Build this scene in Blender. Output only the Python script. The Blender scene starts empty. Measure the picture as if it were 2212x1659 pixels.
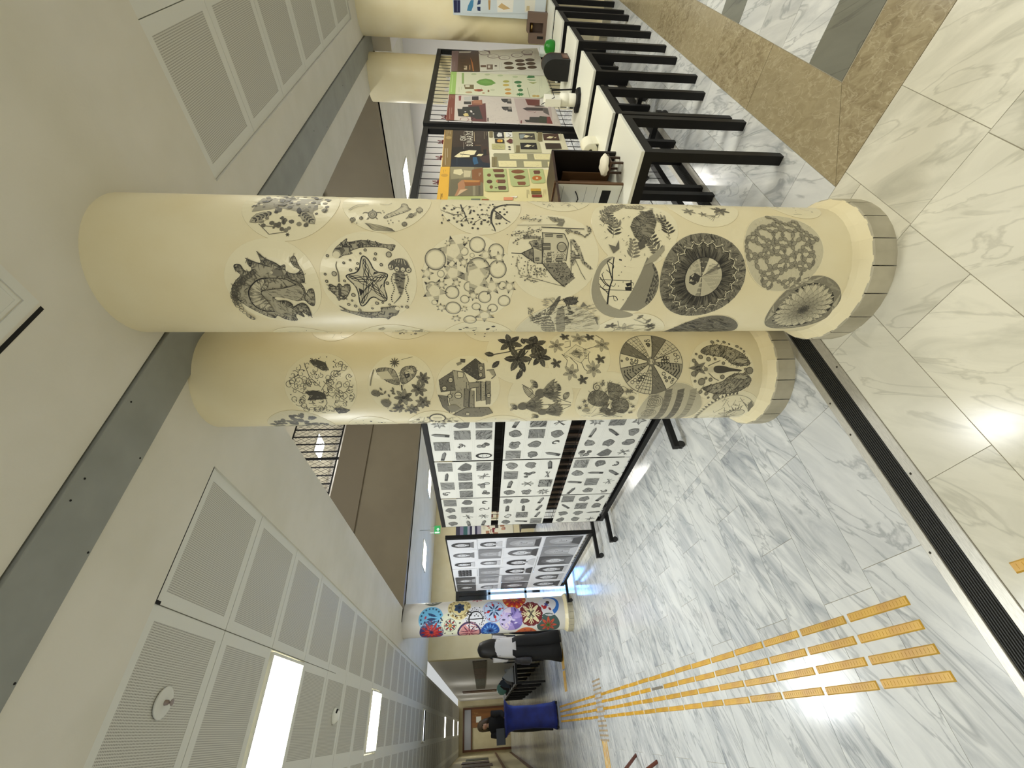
import bpy, math, random
from mathutils import Vector, Matrix
from mathutils.geometry import tessellate_polygon
random.seed(11)
SC = bpy.context.scene; COL = SC.collection; PI = math.pi

# ------------------------------------------------------------------ camera
FPX = 905.27
YAW, PITCH, ROLL = math.radians(39.4594), math.radians(4.59236), math.radians(0.6965)
EYE = Vector((0, 0, 1.55))
FW = Vector((math.sin(YAW)*math.cos(PITCH), math.cos(YAW)*math.cos(PITCH), -math.sin(PITCH)))
_r = Vector((math.cos(YAW), -math.sin(YAW), 0)); _d = FW.cross(_r)
RT = math.cos(ROLL)*_r + math.sin(ROLL)*_d
DN = -math.sin(ROLL)*_r + math.cos(ROLL)*_d
cd = bpy.data.cameras.new('camera'); cam = bpy.data.objects.new('camera', cd); COL.objects.link(cam)
cd.sensor_fit = 'HORIZONTAL'; cd.sensor_width = 36; cd.lens = 36*FPX/2212; cd.clip_start = .02; cd.clip_end = 200
m = Matrix.Identity(4)
for i in range(3):
    m[i][0] = DN[i]; m[i][1] = RT[i]; m[i][2] = -FW[i]; m[i][3] = EYE[i]
cam.matrix_world = m                                 # the photograph lies on its side: up is to the left
SC.camera = cam

# ------------------------------------------------------------------ world, light, exposure
wd = bpy.data.worlds.new('world'); SC.world = wd; wd.use_nodes = True
wd.node_tree.nodes['Background'].inputs[0].default_value = (.90, .93, .92, 1)
wd.node_tree.nodes['Background'].inputs[1].default_value = .52
SC.view_settings.view_transform = 'Standard'; SC.view_settings.look = 'None'
SC.view_settings.exposure = 0.29; SC.view_settings.gamma = 1; SC.view_settings.use_curve_mapping = False
LAMP_COOL, LAMP_WARM = (.90, .96, 1), (1, .95, .78)
P_PANEL = 34                                         # watts of one lit ceiling panel

# ------------------------------------------------------------------ helpers
def lin(c):
    if isinstance(c, (int, float)): c = (c, c, c)
    return tuple((v/12.92 if v <= .04045 else ((v+.055)/1.055)**2.4) for v in [x/255 for x in c])
MT = {}
def mat(name, col, rough=.5, metal=0, col2=None, scale=8, detail=3, bump=0, bscale=60, emit=0, spec=.5, alpha=1, trans=0, rand=0, stretch=None):
    """plain principled material; col2 mixes a second colour in by noise, rand varies it per object"""
    if name in MT: return MT[name]
    m = bpy.data.materials.new(name); m.use_nodes = True; nt = m.node_tree; N = nt.nodes; L = nt.links
    b = N['Principled BSDF']; b.inputs['Roughness'].default_value = rough; b.inputs['Metallic'].default_value = metal
    b.inputs['Specular IOR Level'].default_value = spec; b.inputs['Alpha'].default_value = alpha
    b.inputs['Transmission Weight'].default_value = trans
    c = lin(col); b.inputs['Base Color'].default_value = (*c, 1)
    if emit:
        b.inputs['Emission Color'].default_value = (*c, 1); b.inputs['Emission Strength'].default_value = emit
    tc = None
    if col2 or bump:
        tc = N.new('ShaderNodeTexCoord'); mp = N.new('ShaderNodeMapping'); L.new(tc.outputs['Object'], mp.inputs[0])
        if stretch: mp.inputs['Scale'].default_value = stretch
    if col2:
        n = N.new('ShaderNodeTexNoise'); n.inputs['Scale'].default_value = scale; n.inputs['Detail'].default_value = detail
        L.new(mp.outputs[0], n.inputs[0])
        rp = N.new('ShaderNodeValToRGB'); rp.color_ramp.elements[0].position = .35; rp.color_ramp.elements[1].position = .68
        rp.color_ramp.elements[0].color = (*c, 1); rp.color_ramp.elements[1].color = (*lin(col2), 1)
        L.new(n.outputs[0], rp.inputs[0]); out = rp.outputs[0]
        if rand:
            oi = N.new('ShaderNodeObjectInfo'); h = N.new('ShaderNodeHueSaturation')
            mr = N.new('ShaderNodeMapRange'); mr.inputs[3].default_value = 1-rand; mr.inputs[4].default_value = 1+rand
            L.new(oi.outputs['Random'], mr.inputs[0]); L.new(mr.outputs[0], h.inputs['Value']); L.new(out, h.inputs['Color']); out = h.outputs[0]
        L.new(out, b.inputs['Base Color'])
    if bump:
        n2 = N.new('ShaderNodeTexNoise'); n2.inputs['Scale'].default_value = bscale; n2.inputs['Detail'].default_value = 4
        L.new(mp.outputs[0], n2.inputs[0]); bp = N.new('ShaderNodeBump'); bp.inputs['Strength'].default_value = bump
        bp.inputs['Distance'].default_value = .004; L.new(n2.outputs[0], bp.inputs['Height']); L.new(bp.outputs[0], b.inputs['Normal'])
    MT[name] = m; return m

def print_mat(name='printed_ink', rough=.55):
    """flat print: colour comes from the colour attribute of the printed shapes"""
    if name in MT: return MT[name]
    m = bpy.data.materials.new(name); m.use_nodes = True; N = m.node_tree.nodes
    a = N.new('ShaderNodeAttribute'); a.attribute_name = 'Col'
    b = N['Principled BSDF']; b.inputs['Roughness'].default_value = rough
    m.node_tree.links.new(a.outputs['Color'], b.inputs['Base Color']); MT[name] = m; return m

def put(o, parent=None, label=None, cat=None, group=None, kind=None):
    COL.objects.link(o)
    if parent is not None: o.parent = parent
    tag(o, label, cat, group, kind); return o
def tag(o, label=None, cat=None, group=None, kind=None):
    if label: o['label'] = label
    if cat: o['category'] = cat
    if group: o['group'] = group
    if kind: o['kind'] = kind
    return o
def empty(name, loc=(0, 0, 0), rz=0, **k):
    o = bpy.data.objects.new(name, None); o.location = loc; o.rotation_euler = (0, 0, rz); o.empty_display_size = .1
    return put(o, **k)
def copy_tree(o, parent=None, loc=None, rz=None):
    c = o.copy(); COL.objects.link(c)
    if parent is not None: c.parent = parent
    if loc is not None: c.location = loc
    if rz is not None: c.rotation_euler = (0, 0, rz)
    for ch in list(o.children): copy_tree(ch, c)
    return c

class G:
    """collects shapes, build() links them as one mesh object"""
    def __init__(s): s.v = []; s.f = []; s.c = []; s.smooth = False
    def face(s, pts, c=None):
        i = len(s.v); s.v += [tuple(p) for p in pts]; s.f.append(tuple(range(i, i+len(pts)))); s.c.append(c); return s
    def box(s, a, b, M=None):
        x0, y0, z0 = a; x1, y1, z1 = b
        p = [Vector(q) for q in ((x0,y0,z0),(x1,y0,z0),(x1,y1,z0),(x0,y1,z0),(x0,y0,z1),(x1,y0,z1),(x1,y1,z1),(x0,y1,z1))]
        if M: p = [M @ q for q in p]
        i = len(s.v); s.v += [tuple(q) for q in p]
        for f in ((0,3,2,1),(4,5,6,7),(0,1,5,4),(1,2,6,5),(2,3,7,6),(3,0,4,7)): s.f.append(tuple(i+k for k in f)); s.c.append(None)
        return s
    def tube(s, path, r, n=8, cap=True):
        path = [Vector(p) for p in path]; rs = r if isinstance(r, (list, tuple)) else [r]*len(path); i0 = len(s.v); up = None
        for k, p in enumerate(path):
            t = (path[min(k+1, len(path)-1)]-path[max(k-1, 0)]).normalized()
            a = Vector((0, 0, 1)) if abs(t.z) < .9 else Vector((1, 0, 0))
            if up is not None and abs(up.dot(t)) < .95: a = up
            x = t.cross(a).normalized(); y = x.cross(t).normalized(); up = y
            for j in range(n):
                q = 2*PI*j/n; s.v.append(tuple(p+rs[k]*(math.cos(q)*x+math.sin(q)*y)))
        for k in range(len(path)-1):
            for j in range(n):
                a = i0+k*n+j; b = i0+k*n+(j+1) % n; s.f.append((a, b, b+n, a+n)); s.c.append(None)
        if cap:
            s.f.append(tuple(i0+j for j in reversed(range(n)))); s.c.append(None)
            s.f.append(tuple(i0+(len(path)-1)*n+j for j in range(n))); s.c.append(None)
        return s
    def bar(s, a, b, w, h=None, up=(0, 0, 1)):
        a = Vector(a); b = Vector(b); h = h or w; t = (b-a).normalized(); u = Vector(up)
        if abs(t.dot(u)) > .95: u = Vector((0, 1, 0))
        x = t.cross(u).normalized()*w/2; y = x.cross(t).normalized()*h/2
        i = len(s.v)
        for p in (a, b): s.v += [tuple(p-x-y), tuple(p+x-y), tuple(p+x+y), tuple(p-x+y)]
        for f in ((0,1,2,3),(7,6,5,4),(0,4,5,1),(1,5,6,2),(2,6,7,3),(3,7,4,0)): s.f.append(tuple(i+k for k in f)); s.c.append(None)
        return s
    def lathe(s, prof, n=48, c=(0, 0), a0=0, a1=2*PI, M=None):
        full = abs(a1-a0-2*PI) < 1e-6; i0 = len(s.v); m = n if full else n+1
        for r, z in prof:
            for j in range(m):
                q = a0+(a1-a0)*j/n; p = Vector((c[0]+r*math.cos(q), c[1]+r*math.sin(q), z)); s.v.append(tuple(M @ p if M else p))
        for k in range(len(prof)-1):
            for j in range(n):
                a = i0+k*m+j; b = i0+k*m+(j+1) % m; s.f.append((a, b, b+m, a+m)); s.c.append(None)
        return s
    def prism(s, poly, h0, h1, f):
        """2-D outline poly extruded between heights h0,h1; f(a,b,h) -> point"""
        n = len(poly); i = len(s.v)
        s.v += [tuple(f(a, b, h0)) for a, b in poly]+[tuple(f(a, b, h1)) for a, b in poly]
        s.f += [tuple(i+k for k in reversed(range(n))), tuple(i+n+k for k in range(n))]; s.c += [None]*2
        for k in range(n): s.f.append((i+k, i+(k+1) % n, i+n+(k+1) % n, i+n+k)); s.c.append(None)
        return s
    def mesh(s, name, material=None, smooth=False):
        me = bpy.data.meshes.new(name); me.from_pydata(s.v, [], s.f)
        if any(c is not None for c in s.c):
            at = me.color_attributes.new('Col', 'FLOAT_COLOR', 'CORNER'); buf = []
            for f, c in zip(s.f, s.c): buf += [*(c or (1, 1, 1)), 1.0]*len(f)
            at.data.foreach_set('color', buf)
        if smooth: me.polygons.foreach_set('use_smooth', [True]*len(me.polygons))
        if material: me.materials.append(material)
        me.update(); return me
    def build(s, name, material, parent=None, smooth=False, loc=(0, 0, 0), rz=0, bevel=0, **k):
        o = bpy.data.objects.new(name, s.mesh(name, material, smooth)); o.location = loc; o.rotation_euler = (0, 0, rz)
        if bevel:
            b = o.modifiers.new('bevel', 'BEVEL'); b.width = bevel; b.segments = 2; b.limit_method = 'ANGLE'
        return put(o, parent, **k)
def obj(name, me, parent=None, loc=(0, 0, 0), rz=0, **k):
    o = bpy.data.objects.new(name, me); o.location = loc; o.rotation_euler = (0, 0, rz); return put(o, parent, **k)

# ------------------------------------------------------------------ materials of the building
M_CEIL = mat('painted_plaster_ceiling', (226, 222, 208), .85, col2=(218, 214, 198), scale=3, bump=.10, bscale=90)
M_FRAME = mat('painted_ceiling_panel', (224, 224, 214), .6)
M_COLUMN = mat('cream_column_paint', (242, 230, 190), .40, col2=(238, 224, 180), scale=5, bump=.05, bscale=160)
M_WALL = mat('cream_wall_paint', (222, 210, 170), .6, col2=(216, 203, 160), scale=4)
M_WHITEWALL = mat('white_wall_paint', (226, 222, 216), .7)
M_FASCIA = mat('taupe_fascia_paint', (136, 124, 100), .7, col2=(130, 118, 95), scale=2)
M_FASCIA2 = mat('taupe_upstand_paint', (126, 114, 92), .7)
M_GREY = mat('grey_joint_cover', (150, 152, 144), .55, col2=(140, 142, 134), scale=6)
M_ALU = mat('brushed_aluminium', (196, 192, 180), .42, .55, col2=(172, 168, 156), scale=40, stretch=(1, 12, 1))
M_RUBBER = mat('black_ribbed_rubber', (44, 44, 40), .6, col2=(34, 34, 31), scale=60, stretch=(.3, 6, 1))
M_BLACK = mat('black_powder_coat', (15, 14, 13), .5, spec=.3)
M_DARK = mat('dark_gap', (18, 17, 14), .9)
M_WHITE = mat('white_laminate', (236, 236, 224), .32)
M_STONE = mat('base_ring_stone', (198, 190, 164), .6, col2=(176, 168, 142), scale=9, bump=.12, bscale=50, rand=.08)
M_LITE = mat('lit_diffuser', (255, 253, 244), .5, emit=9)

def marble(name, base, vein, vein2, rough=.16, vs=2.2, ang=.5, strength=1.0, rand=.10, sy=.26, thin=.45):
    m = bpy.data.materials.new(name); m.use_nodes = True; nt = m.node_tree; N = nt.nodes; L = nt.links
    b = N['Principled BSDF']; b.inputs['Roughness'].default_value = rough; b.inputs['Specular IOR Level'].default_value = .45
    tc = N.new('ShaderNodeTexCoord'); oi = N.new('ShaderNodeObjectInfo')
    sc = N.new('ShaderNodeVectorMath'); sc.operation = 'SCALE'; sc.inputs[0].default_value = (37, 53, 71); L.new(oi.outputs['Random'], sc.inputs['Scale'])
    ad = N.new('ShaderNodeVectorMath'); L.new(tc.outputs['Object'], ad.inputs[0]); L.new(sc.outputs[0], ad.inputs[1])
    mp = N.new('ShaderNodeMapping'); mp.vector_type = 'TEXTURE'; mp.inputs['Rotation'].default_value = (0, 0, ang); mp.inputs['Scale'].default_value = (1, sy, 1); L.new(ad.outputs[0], mp.inputs[0])
    n1 = N.new('ShaderNodeTexNoise'); n1.inputs['Scale'].default_value = vs; n1.inputs['Detail'].default_value = 7; n1.inputs['Roughness'].default_value = .62; n1.inputs['Distortion'].default_value = 1.1
    L.new(mp.outputs[0], n1.inputs[0])
    r1 = N.new('ShaderNodeValToRGB'); e = r1.color_ramp.elements; e[0].position = .40; e[0].color = (0, 0, 0, 1); e[1].position = .72; e[1].color = (1, 1, 1, 1); L.new(n1.outputs[0], r1.inputs[0])
    n2 = N.new('ShaderNodeTexNoise'); n2.inputs['Scale'].default_value = vs*.8; n2.inputs['Detail'].default_value = 6; n2.inputs['Distortion'].default_value = .9; L.new(mp.outputs[0], n2.inputs[0])
    r2 = N.new('ShaderNodeValToRGB'); e = r2.color_ramp.elements; e[0].position = .485; e[0].color = (0, 0, 0, 1); e[1].position = .505; e[1].color = (1, 1, 1, 1)
    q = r2.color_ramp.elements.new(.53); q.color = (0, 0, 0, 1); L.new(n2.outputs[0], r2.inputs[0])
    x1 = N.new('ShaderNodeMixRGB'); x1.inputs[1].default_value = (*lin(base), 1); x1.inputs[2].default_value = (*lin(vein), 1)
    k1 = N.new('ShaderNodeMath'); k1.operation = 'MULTIPLY'; L.new(r1.outputs[0], k1.inputs[0])
    mr = N.new('ShaderNodeMapRange'); mr.inputs[3].default_value = .25*strength; mr.inputs[4].default_value = 1.0*strength; L.new(oi.outputs['Random'], mr.inputs[0]); L.new(mr.outputs[0], k1.inputs[1])
    L.new(k1.outputs[0], x1.inputs[0])
    x2 = N.new('ShaderNodeMixRGB'); L.new(x1.outputs[0], x2.inputs[1]); x2.inputs[2].default_value = (*lin(vein2), 1)
    k2 = N.new('ShaderNodeMath'); k2.operation = 'MULTIPLY'; k2.inputs[1].default_value = thin; L.new(r2.outputs[0], k2.inputs[0]); L.new(k2.outputs[0], x2.inputs[0])
    hs = N.new('ShaderNodeHueSaturation'); m2 = N.new('ShaderNodeMapRange'); m2.inputs[3].default_value = 1-rand; m2.inputs[4].default_value = 1+rand*.4
    rr = N.new('ShaderNodeMath'); rr.operation = 'FRACT'; r3 = N.new('ShaderNodeMath'); r3.operation = 'MULTIPLY'; r3.inputs[1].default_value = 7.3
    L.new(oi.outputs['Random'], r3.inputs[0]); L.new(r3.outputs[0], rr.inputs[0]); L.new(rr.outputs[0], m2.inputs[0]); L.new(m2.outputs[0], hs.inputs['Value'])
    L.new(x2.outputs[0], hs.inputs['Color']); L.new(hs.outputs[0], b.inputs['Base Color'])
    MT[name] = m; return m
M_MARBLE = marble('white_marble', (222, 223, 220), (146, 152, 158), (106, 112, 118), ang=.5)
M_MARBLE_W = marble('cream_white_marble', (224, 220, 202), (180, 178, 160), (136, 134, 114), strength=.85, ang=.8, sy=.34, thin=.3, vs=2.6)
M_MARBLE_G = marble('grey_marble', (128, 128, 116), (104, 104, 96), (84, 84, 78), strength=.7)
M_BROWN = marble('brown_emperador_marble', (166, 153, 122), (118, 103, 76), (206, 194, 164), vs=15, strength=.9, ang=.4, rand=.05, sy=.6, thin=.4)

def perforated():
    m = bpy.data.materials.new('perforated_metal_panel'); m.use_nodes = True; nt = m.node_tree; N = nt.nodes; L = nt.links
    b = N['Principled BSDF']; b.inputs['Roughness'].default_value = .55
    tc = N.new('ShaderNodeTexCoord'); sx = N.new('ShaderNodeSeparateXYZ'); L.new(tc.outputs['Object'], sx.inputs[0])
    o = []
    for ax, per in ((0, .0085), (1, .0085)):
        a = N.new('ShaderNodeMath'); a.operation = 'MULTIPLY'; a.inputs[1].default_value = 2*PI/per; L.new(sx.outputs[ax], a.inputs[0])
        c = N.new('ShaderNodeMath'); c.operation = 'COSINE'; L.new(a.outputs[0], c.inputs[0]); o.append(c)
    s = N.new('ShaderNodeMath'); L.new(o[0].outputs[0], s.inputs[0]); L.new(o[1].outputs[0], s.inputs[1])
    g = N.new('ShaderNodeMapRange'); g.inputs[1].default_value = .1; g.inputs[2].default_value = .7; L.new(s.outputs[0], g.inputs[0])
    x = N.new('ShaderNodeMixRGB'); x.inputs[1].default_value = (*lin((212, 210, 198)), 1); x.inputs[2].default_value = (*lin((148, 146, 134)), 1)
    L.new(g.outputs[0], x.inputs[0]); L.new(x.outputs[0], b.inputs['Base Color']); return m
M_PERF = perforated()

# ================================================================== SETTING
ZC = 2.837                                                       # soffit height
VX, VY = 1.634, 1.79                                             # near corner of the open atrium
FX, FY = 6.38, 7.75                                              # its far sides
def rects_tiles(x0, x1, y0, y1, lx, ly, off, keep):
    out = []; j = 0; y = y0
    while y < y1-.02:
        ye = min(y+ly, y1); x = x0-((j % 2)*lx/2+off) % lx
        while x < x1-.01:
            a, b = max(x, x0), min(x+lx, x1)
            if b-a > .03 and keep((a+b)/2, (y+ye)/2): out.append((a, b, y, ye))
            x += lx
        y += ly; j += 1
    return out
floor = empty('floor', label='polished grey-white marble floor with brown marble border', kind='structure')
G().box((-4, -3, -.06), (10.5, 31, -.0022)).build('screed', mat('grout', (160, 154, 136), .9), floor)
def vis(x, y): return abs(x) < 1.15+0*y or x > 0
T = []
any_ = lambda x, y: True
T += [(r, M_MARBLE) for r in rects_tiles(-1.0, 1.30, 1.72, 30.2, .605, .303, -.135, any_)]
T += [(r, M_MARBLE) for r in rects_tiles(1.30, 9.7, 1.72, 12.0, .605, .303, .1, any_)]
T += [(r, M_MARBLE) for r in rects_tiles(-1.0, 9.7, 1.418, 1.72, .605, .302, -.202, any_)]      # row beside the joint
T += [(r, M_MARBLE_W) for r in rects_tiles(-1.0, 1.72, 1.017, 1.258, .605, .241, .24, any_)]
T += [(r, M_MARBLE_W) for r in rects_tiles(-1.0, 1.306, -.8, 1.017, .605, .3035, .1, any_)]
T += [(r, M_MARBLE_W) for r in rects_tiles(1.306, 1.72, .713, 1.017, .605, .304, .3, any_)]
T += [(r, M_MARBLE_W) for r in ((1.306, 1.72, .405, .713), (1.306, 1.72, .10, .405), (1.306, 1.72, -.2, .10), (1.306, 1.72, -.5, -.2))]
T += [(r, M_MARBLE) for r in rects_tiles(1.72, 9.7, .777, 1.258, .605, .2405, .35, any_)]
for k in range(9):                                               # inside of the brown border
    x = 2.03+k*.27
    T.append(((x, x+.27, .10, .477), M_MARBLE_G if k in (0, 4, 7) else M_MARBLE)); T.append(((x, x+.27, -.6, .10), M_MARBLE_G if k in (2, 5) else M_MARBLE))
T += [((2.66+k*.62, 2.66+(k+1)*.62, .477, .777), M_BROWN) for k in range(10)]
def dist(r): return math.hypot((r[0]+r[1])/2-.3, (r[2]+r[3])/2-.4)
T.sort(key=lambda t: dist(t[0]))
cache = {}; g = .0011
for n, (r, mt) in enumerate(T[:300]):
    w, d = round(r[1]-r[0], 3), round(r[3]-r[2], 3); key = (w, d, mt.name)
    if key not in cache:
        cache[key] = G().box((-w/2+g, -d/2+g, -.012), (w/2-g, d/2-g, 0)).mesh('tile', mt)
    obj('tile', cache[key], floor, ((r[0]+r[1])/2, (r[2]+r[3])/2, random.uniform(-.0004, .0002)))
rest = G()
for r, mt in T[300:]: rest.box((r[0]+g, r[2]+g, -.012), (r[1]-g, r[3]-g, 0))
rest.build('far_tiles', M_MARBLE, floor, kind='stuff')
# mitred brown corner: two pieces cut at 45 degrees
for pts in (((1.722, .775), (1.722, -.5), (2.023, -.5), (2.023, .479)), ((1.7235, .7765), (2.0265, .479), (2.658, .479), (2.658, .7765))):
    c = (pts[0][0], pts[0][1])
    G().prism([(x-c[0], y-c[1]) for x, y in pts], -.012, 0, lambda a, b, h: (a, b, h)).build('tile', M_BROWN, floor, loc=(c[0], c[1], 0))

# floor expansion joint
j = empty('trim_1', label='aluminium and black rubber expansion joint across the floor', kind='structure')
G().box((-4, 1.258, -.03), (9.7, 1.302, .004)).build('cover_plate', M_ALU, j, bevel=.002)
G().box((-4, 1.384, -.03), (9.7, 1.418, .004)).build('cover_plate', M_ALU, j, bevel=.002)
G().box((-4, 1.302, -.03), (9.7, 1.384, -.002)).build('rubber_insert', M_RUBBER, j)
rb = G()
for k in range(9): rb.box((-4, 1.306+k*.0087, -.002), (9.7, 1.309+k*.0087, .001))
rb.build('rubber_rib', M_RUBBER, j, kind='stuff')
sc = G().lathe([(0, .0052), (.004, .005), (.0045, .004)], 10).mesh('screw', mat('dark_screw', (70, 66, 56), .5, 1), True)
for x, y in ((.62, 1.288), (.38, 1.405), (1.02, 1.402), (1.12, 1.272), (-.1, 1.27), (.86, 1.405)): obj('screw', sc, j, (x, y, 0))

# ceiling
ceil = empty('ceiling', label='white plaster ceiling with recessed perforated metal panels', kind='structure')
def slab(x0, x1, y0, y1, name='soffit', z0=ZC, z1=3.15, m=M_CEIL): return G().box((x0, y0, z0), (x1, y1, z1)).build(name, m, ceil)
slab(-4, 2.19, -3, 1.272); slab(2.19, 5.87, 1.045, 1.272); slab(5.87, 10.5, -3, 1.272)
slab(-4, VX, 1.495, 1.905); slab(VX, 6.9, 1.495, VY)
slab(1.073, VX, 1.905, 12.0); slab(-4, -1.95, 1.905, 31)
G().box((-4, 1.26, ZC+.05), (10.5, 1.51, 3.15)).build('joint_gap', M_DARK, ceil)
SCREWS = ((.707, 1.315), (.632, 1.314), (.87, 1.470), (.525, 1.476), (.176, 1.478), (1.011, 1.305), (3.746, 1.365), (4.897, 1.373), (2.9, 1.465), (4.1, 1.46))
j2 = empty('trim_2', label='grey metal cover strip of the expansion joint across the ceiling', kind='structure')
G().box((-4, 1.280, ZC-.012), (10.5, 1.487, ZC+.012)).build('cover_strip', M_GREY, j2, bevel=.003)
sd = G().lathe([(0, ZC-.014), (.0035, ZC-.0135), (.004, ZC-.011)], 8).mesh('screw', M_DARK)
for x, y in SCREWS: obj('screw', sd, j2, (x, y, 0))
def panel_meshes():
    w = .3045
    f = G(); b = .055
    for a, c in (((-w, -w), (w, -w+b)), ((-w, w-b), (w, w)), ((-w, -w+b), (-w+b, w-b)), ((w-b, -w+b), (w, w-b))): f.box((a[0], a[1], 0), (c[0], c[1], .02))
    return f.mesh('panel_frame', M_FRAME), G().box((-w+b-.001, -w+b-.001, .0015), (w-b+.001, w-b+.001, .02)).mesh('perforated_sheet', M_PERF)
pf, ps = panel_meshes()
G().box((.478, 1.9045, ZC+.002), (1.070, 1.914, ZC+.03)).build('shadow_gap', M_DARK, ceil); G().box((.470, 1.906, ZC+.004), (.482, 1.945, ZC+.012)).build('shadow_gap', M_DARK, ceil)  # shadow line of the recess edge, built as a dark strip
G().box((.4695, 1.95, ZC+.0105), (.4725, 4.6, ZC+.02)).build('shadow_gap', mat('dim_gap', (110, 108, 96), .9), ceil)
def cpanel(x, y, z=ZC+.012):
    o = obj('ceiling_panel', pf, ceil, (x, y, z)); obj('perforated_sheet', ps, o); return o
LIT = []
def ypos(k): return 1.905+.308+k*.614
lampspots = {(1, 2), (1, 7), (1, 16), (1, 27), (1, 36), (1, 43)}
for r in range(5):
    cx = .773-.6065*r
    for k in range(46):
        if ypos(k) > 30: break
        if (r, k) in lampspots: LIT.append((cx, ypos(k), k)); continue
        if k > 17 and r > 3: continue
        cpanel(cx, ypos(k))
for i in range(6):
    for jn in range(5):
        if (i, jn) in ((1, 1), (4, 1), (1, 4)): continue
        cpanel(2.19+.3075+.6125*i, 1.045-.3075-.6125*jn)
G().box((-2.3, 1.9, ZC+.045), (1.08, 31, 3.15)).build('upper_deck', M_CEIL, ceil)
G().box((2.1, -3, ZC+.045), (5.9, 1.05, 3.15)).build('upper_deck', M_CEIL, ceil)
G().box((2.1, -3, ZC+.002), (5.9, -2.1, ZC+.05)).build('soffit', M_CEIL, ceil)

# ceiling lights: fixtures with a lamp in each, the atrium pair added as fill
def light_fixture(x, y, label, power=P_PANEL, col=LAMP_COOL, z=ZC+.004, w=.29):
    e = empty('ceiling_light', (x, y, z), label=label, cat='light', group='square ceiling lights')
    f = G(); b = .016
    for a, c in (((-w, -w), (w, -w+b)), ((-w, w-b), (w, w)), ((-w, -w+b), (-w+b, w-b)), ((w-b, -w+b), (w, w-b))): f.box((a[0], a[1], -.004), (c[0], c[1], .03))
    f.build('frame', M_FRAME, e)
    G().box((-w+b, -w+b, .001), (w-b, w-b, .025)).build('diffuser', M_LITE, e)
    ld = bpy.data.lights.new('lamp', 'AREA'); ld.shape = 'SQUARE'; ld.size = 2*w-.05; ld.energy = power; ld.color = col
    lo = bpy.data.objects.new('lamp', ld); lo.location = (0, 0, -.008); put(lo, e); return e
LAB = {2: 'large bright square ceiling light nearest the camera', 7: 'second bright square ceiling light down the corridor', 16: 'lit louvre ceiling light above the blue table',
       27: 'long thin bright ceiling light, nearest of three in the far corridor', 36: 'middle one of three ceiling lights in the far corridor', 43: 'farthest ceiling light just before the wooden doors'}
def louvre(x, y, label):
    e = empty('ceiling_light', (x, y, ZC+.004), label=label, cat='light', group='square ceiling lights'); w, b = .29, .02; f = G()
    for a, c in (((-w, -w), (w, -w+b)), ((-w, w-b), (w, w)), ((-w, -w+b), (-w+b, w-b)), ((w-b, -w+b), (w, w-b))): f.box((a[0], a[1], -.012), (c[0], c[1], .03))
    f.build('frame', M_FRAME, e); G().box((-w+b, -w+b, .02), (w-b, w-b, .025)).build('reflector', mat('dark_mirror', (60, 66, 72), .15, 1), e)
    for i in range(5): yy = -.22+i*.11; G().box((-w+b, yy-.004, -.006), (w-b, yy+.004, .02)).build('louvre_blade', mat('mirror_blade', (150, 156, 164), .15, 1), e)
    G().box((-.26, -.05, .004), (.26, -.02, .018)).build('lit_tube', M_LITE, e)
for x, y, k in LIT:
    if k == 16: louvre(x, y, LAB[k]); continue
    light_fixture(x, y, LAB[k], P_PANEL if k < 10 else P_PANEL*.13)
for (i, jn) in ((1, 1), (4, 1), (1, 4)):
    light_fixture(2.19+.3075+.6125*i, 1.045-.3075-.6125*jn, 'square ceiling light above the border walk, %s' % ('near the columns', 'above the right tables', 'farthest from the atrium')[(i > 2)+2*(jn > 1)], P_PANEL*(.22 if i > 2 else .48), LAMP_WARM)
for x_, l_ in ((2.9, 'left'), (5.1, 'right')): light_fixture(x_, 4.7, 'added unseen fill light high above the atrium, %s one' % l_, 34, (.95, .98, 1), z=5.97)  # added pair, out of view, to brighten the fascia and floor
light_fixture(-.4, -.5, 'square ceiling light behind the camera', P_PANEL*.5, LAMP_WARM, z=ZC-.03)

# ventilation grille at the top left
vg = empty('ceiling_vent', (.75, .57, ZC), label='square perforated ceiling vent above the front column', cat='vent')
f = G()
for w0, w1, z in ((.30, .27, -.004), (.265, .255, -.002)):
    for a, c in (((-w0, -w0), (w0, -w1)), ((-w0, w1), (w0, w0)), ((-w0, -w1), (-w1, w1)), ((w1, -w1), (w0, w1))): f.box((a[0], a[1], z), (c[0], c[1], .004))
f.build('frame', M_FRAME, vg); G().box((-.255, -.255, -.001), (.255, .255, .004)).build('face_plate', M_FRAME, vg)
G().box((-.215, -.215, -.0025), (.215, .215, .002)).build('perforated_sheet', M_PERF, vg)
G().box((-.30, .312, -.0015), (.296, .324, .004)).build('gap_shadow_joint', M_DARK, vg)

# walls and atrium sides
def wall(name, a, b, m=M_WALL, label=None): return G().box(a, b).build(name, m, None, kind='structure', label=label)
wall('wall_far', (1.36, 12.0, 0), (9.9, 12.25, ZC), label='cream wall across the far gallery')
wall('wall_corridor_right', (1.36, 12.25, 0), (1.6, 30.3, ZC), M_WHITEWALL)
wall('wall_corridor_left', (-1.2, 12.5, 0), (-1.0, 30.3, ZC), M_WALL)
wall('wall_left_unseen', (-2.2, 4.5, 0), (-2.0, 12.5, ZC+.05), M_WALL); wall('wall_left_unseen_return', (-2.0, 12.3, 0), (-1.2, 12.5, ZC), M_WALL)  # both out of view, added to cut ambient light on the corridor ceiling
wall('wall_end', (-2, 30.3, 0), (2, 30.5, ZC+.1), M_WALL)
wall('wall_right', (9.65, -3, 0), (9.9, 12.2, ZC), M_WHITEWALL)
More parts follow.
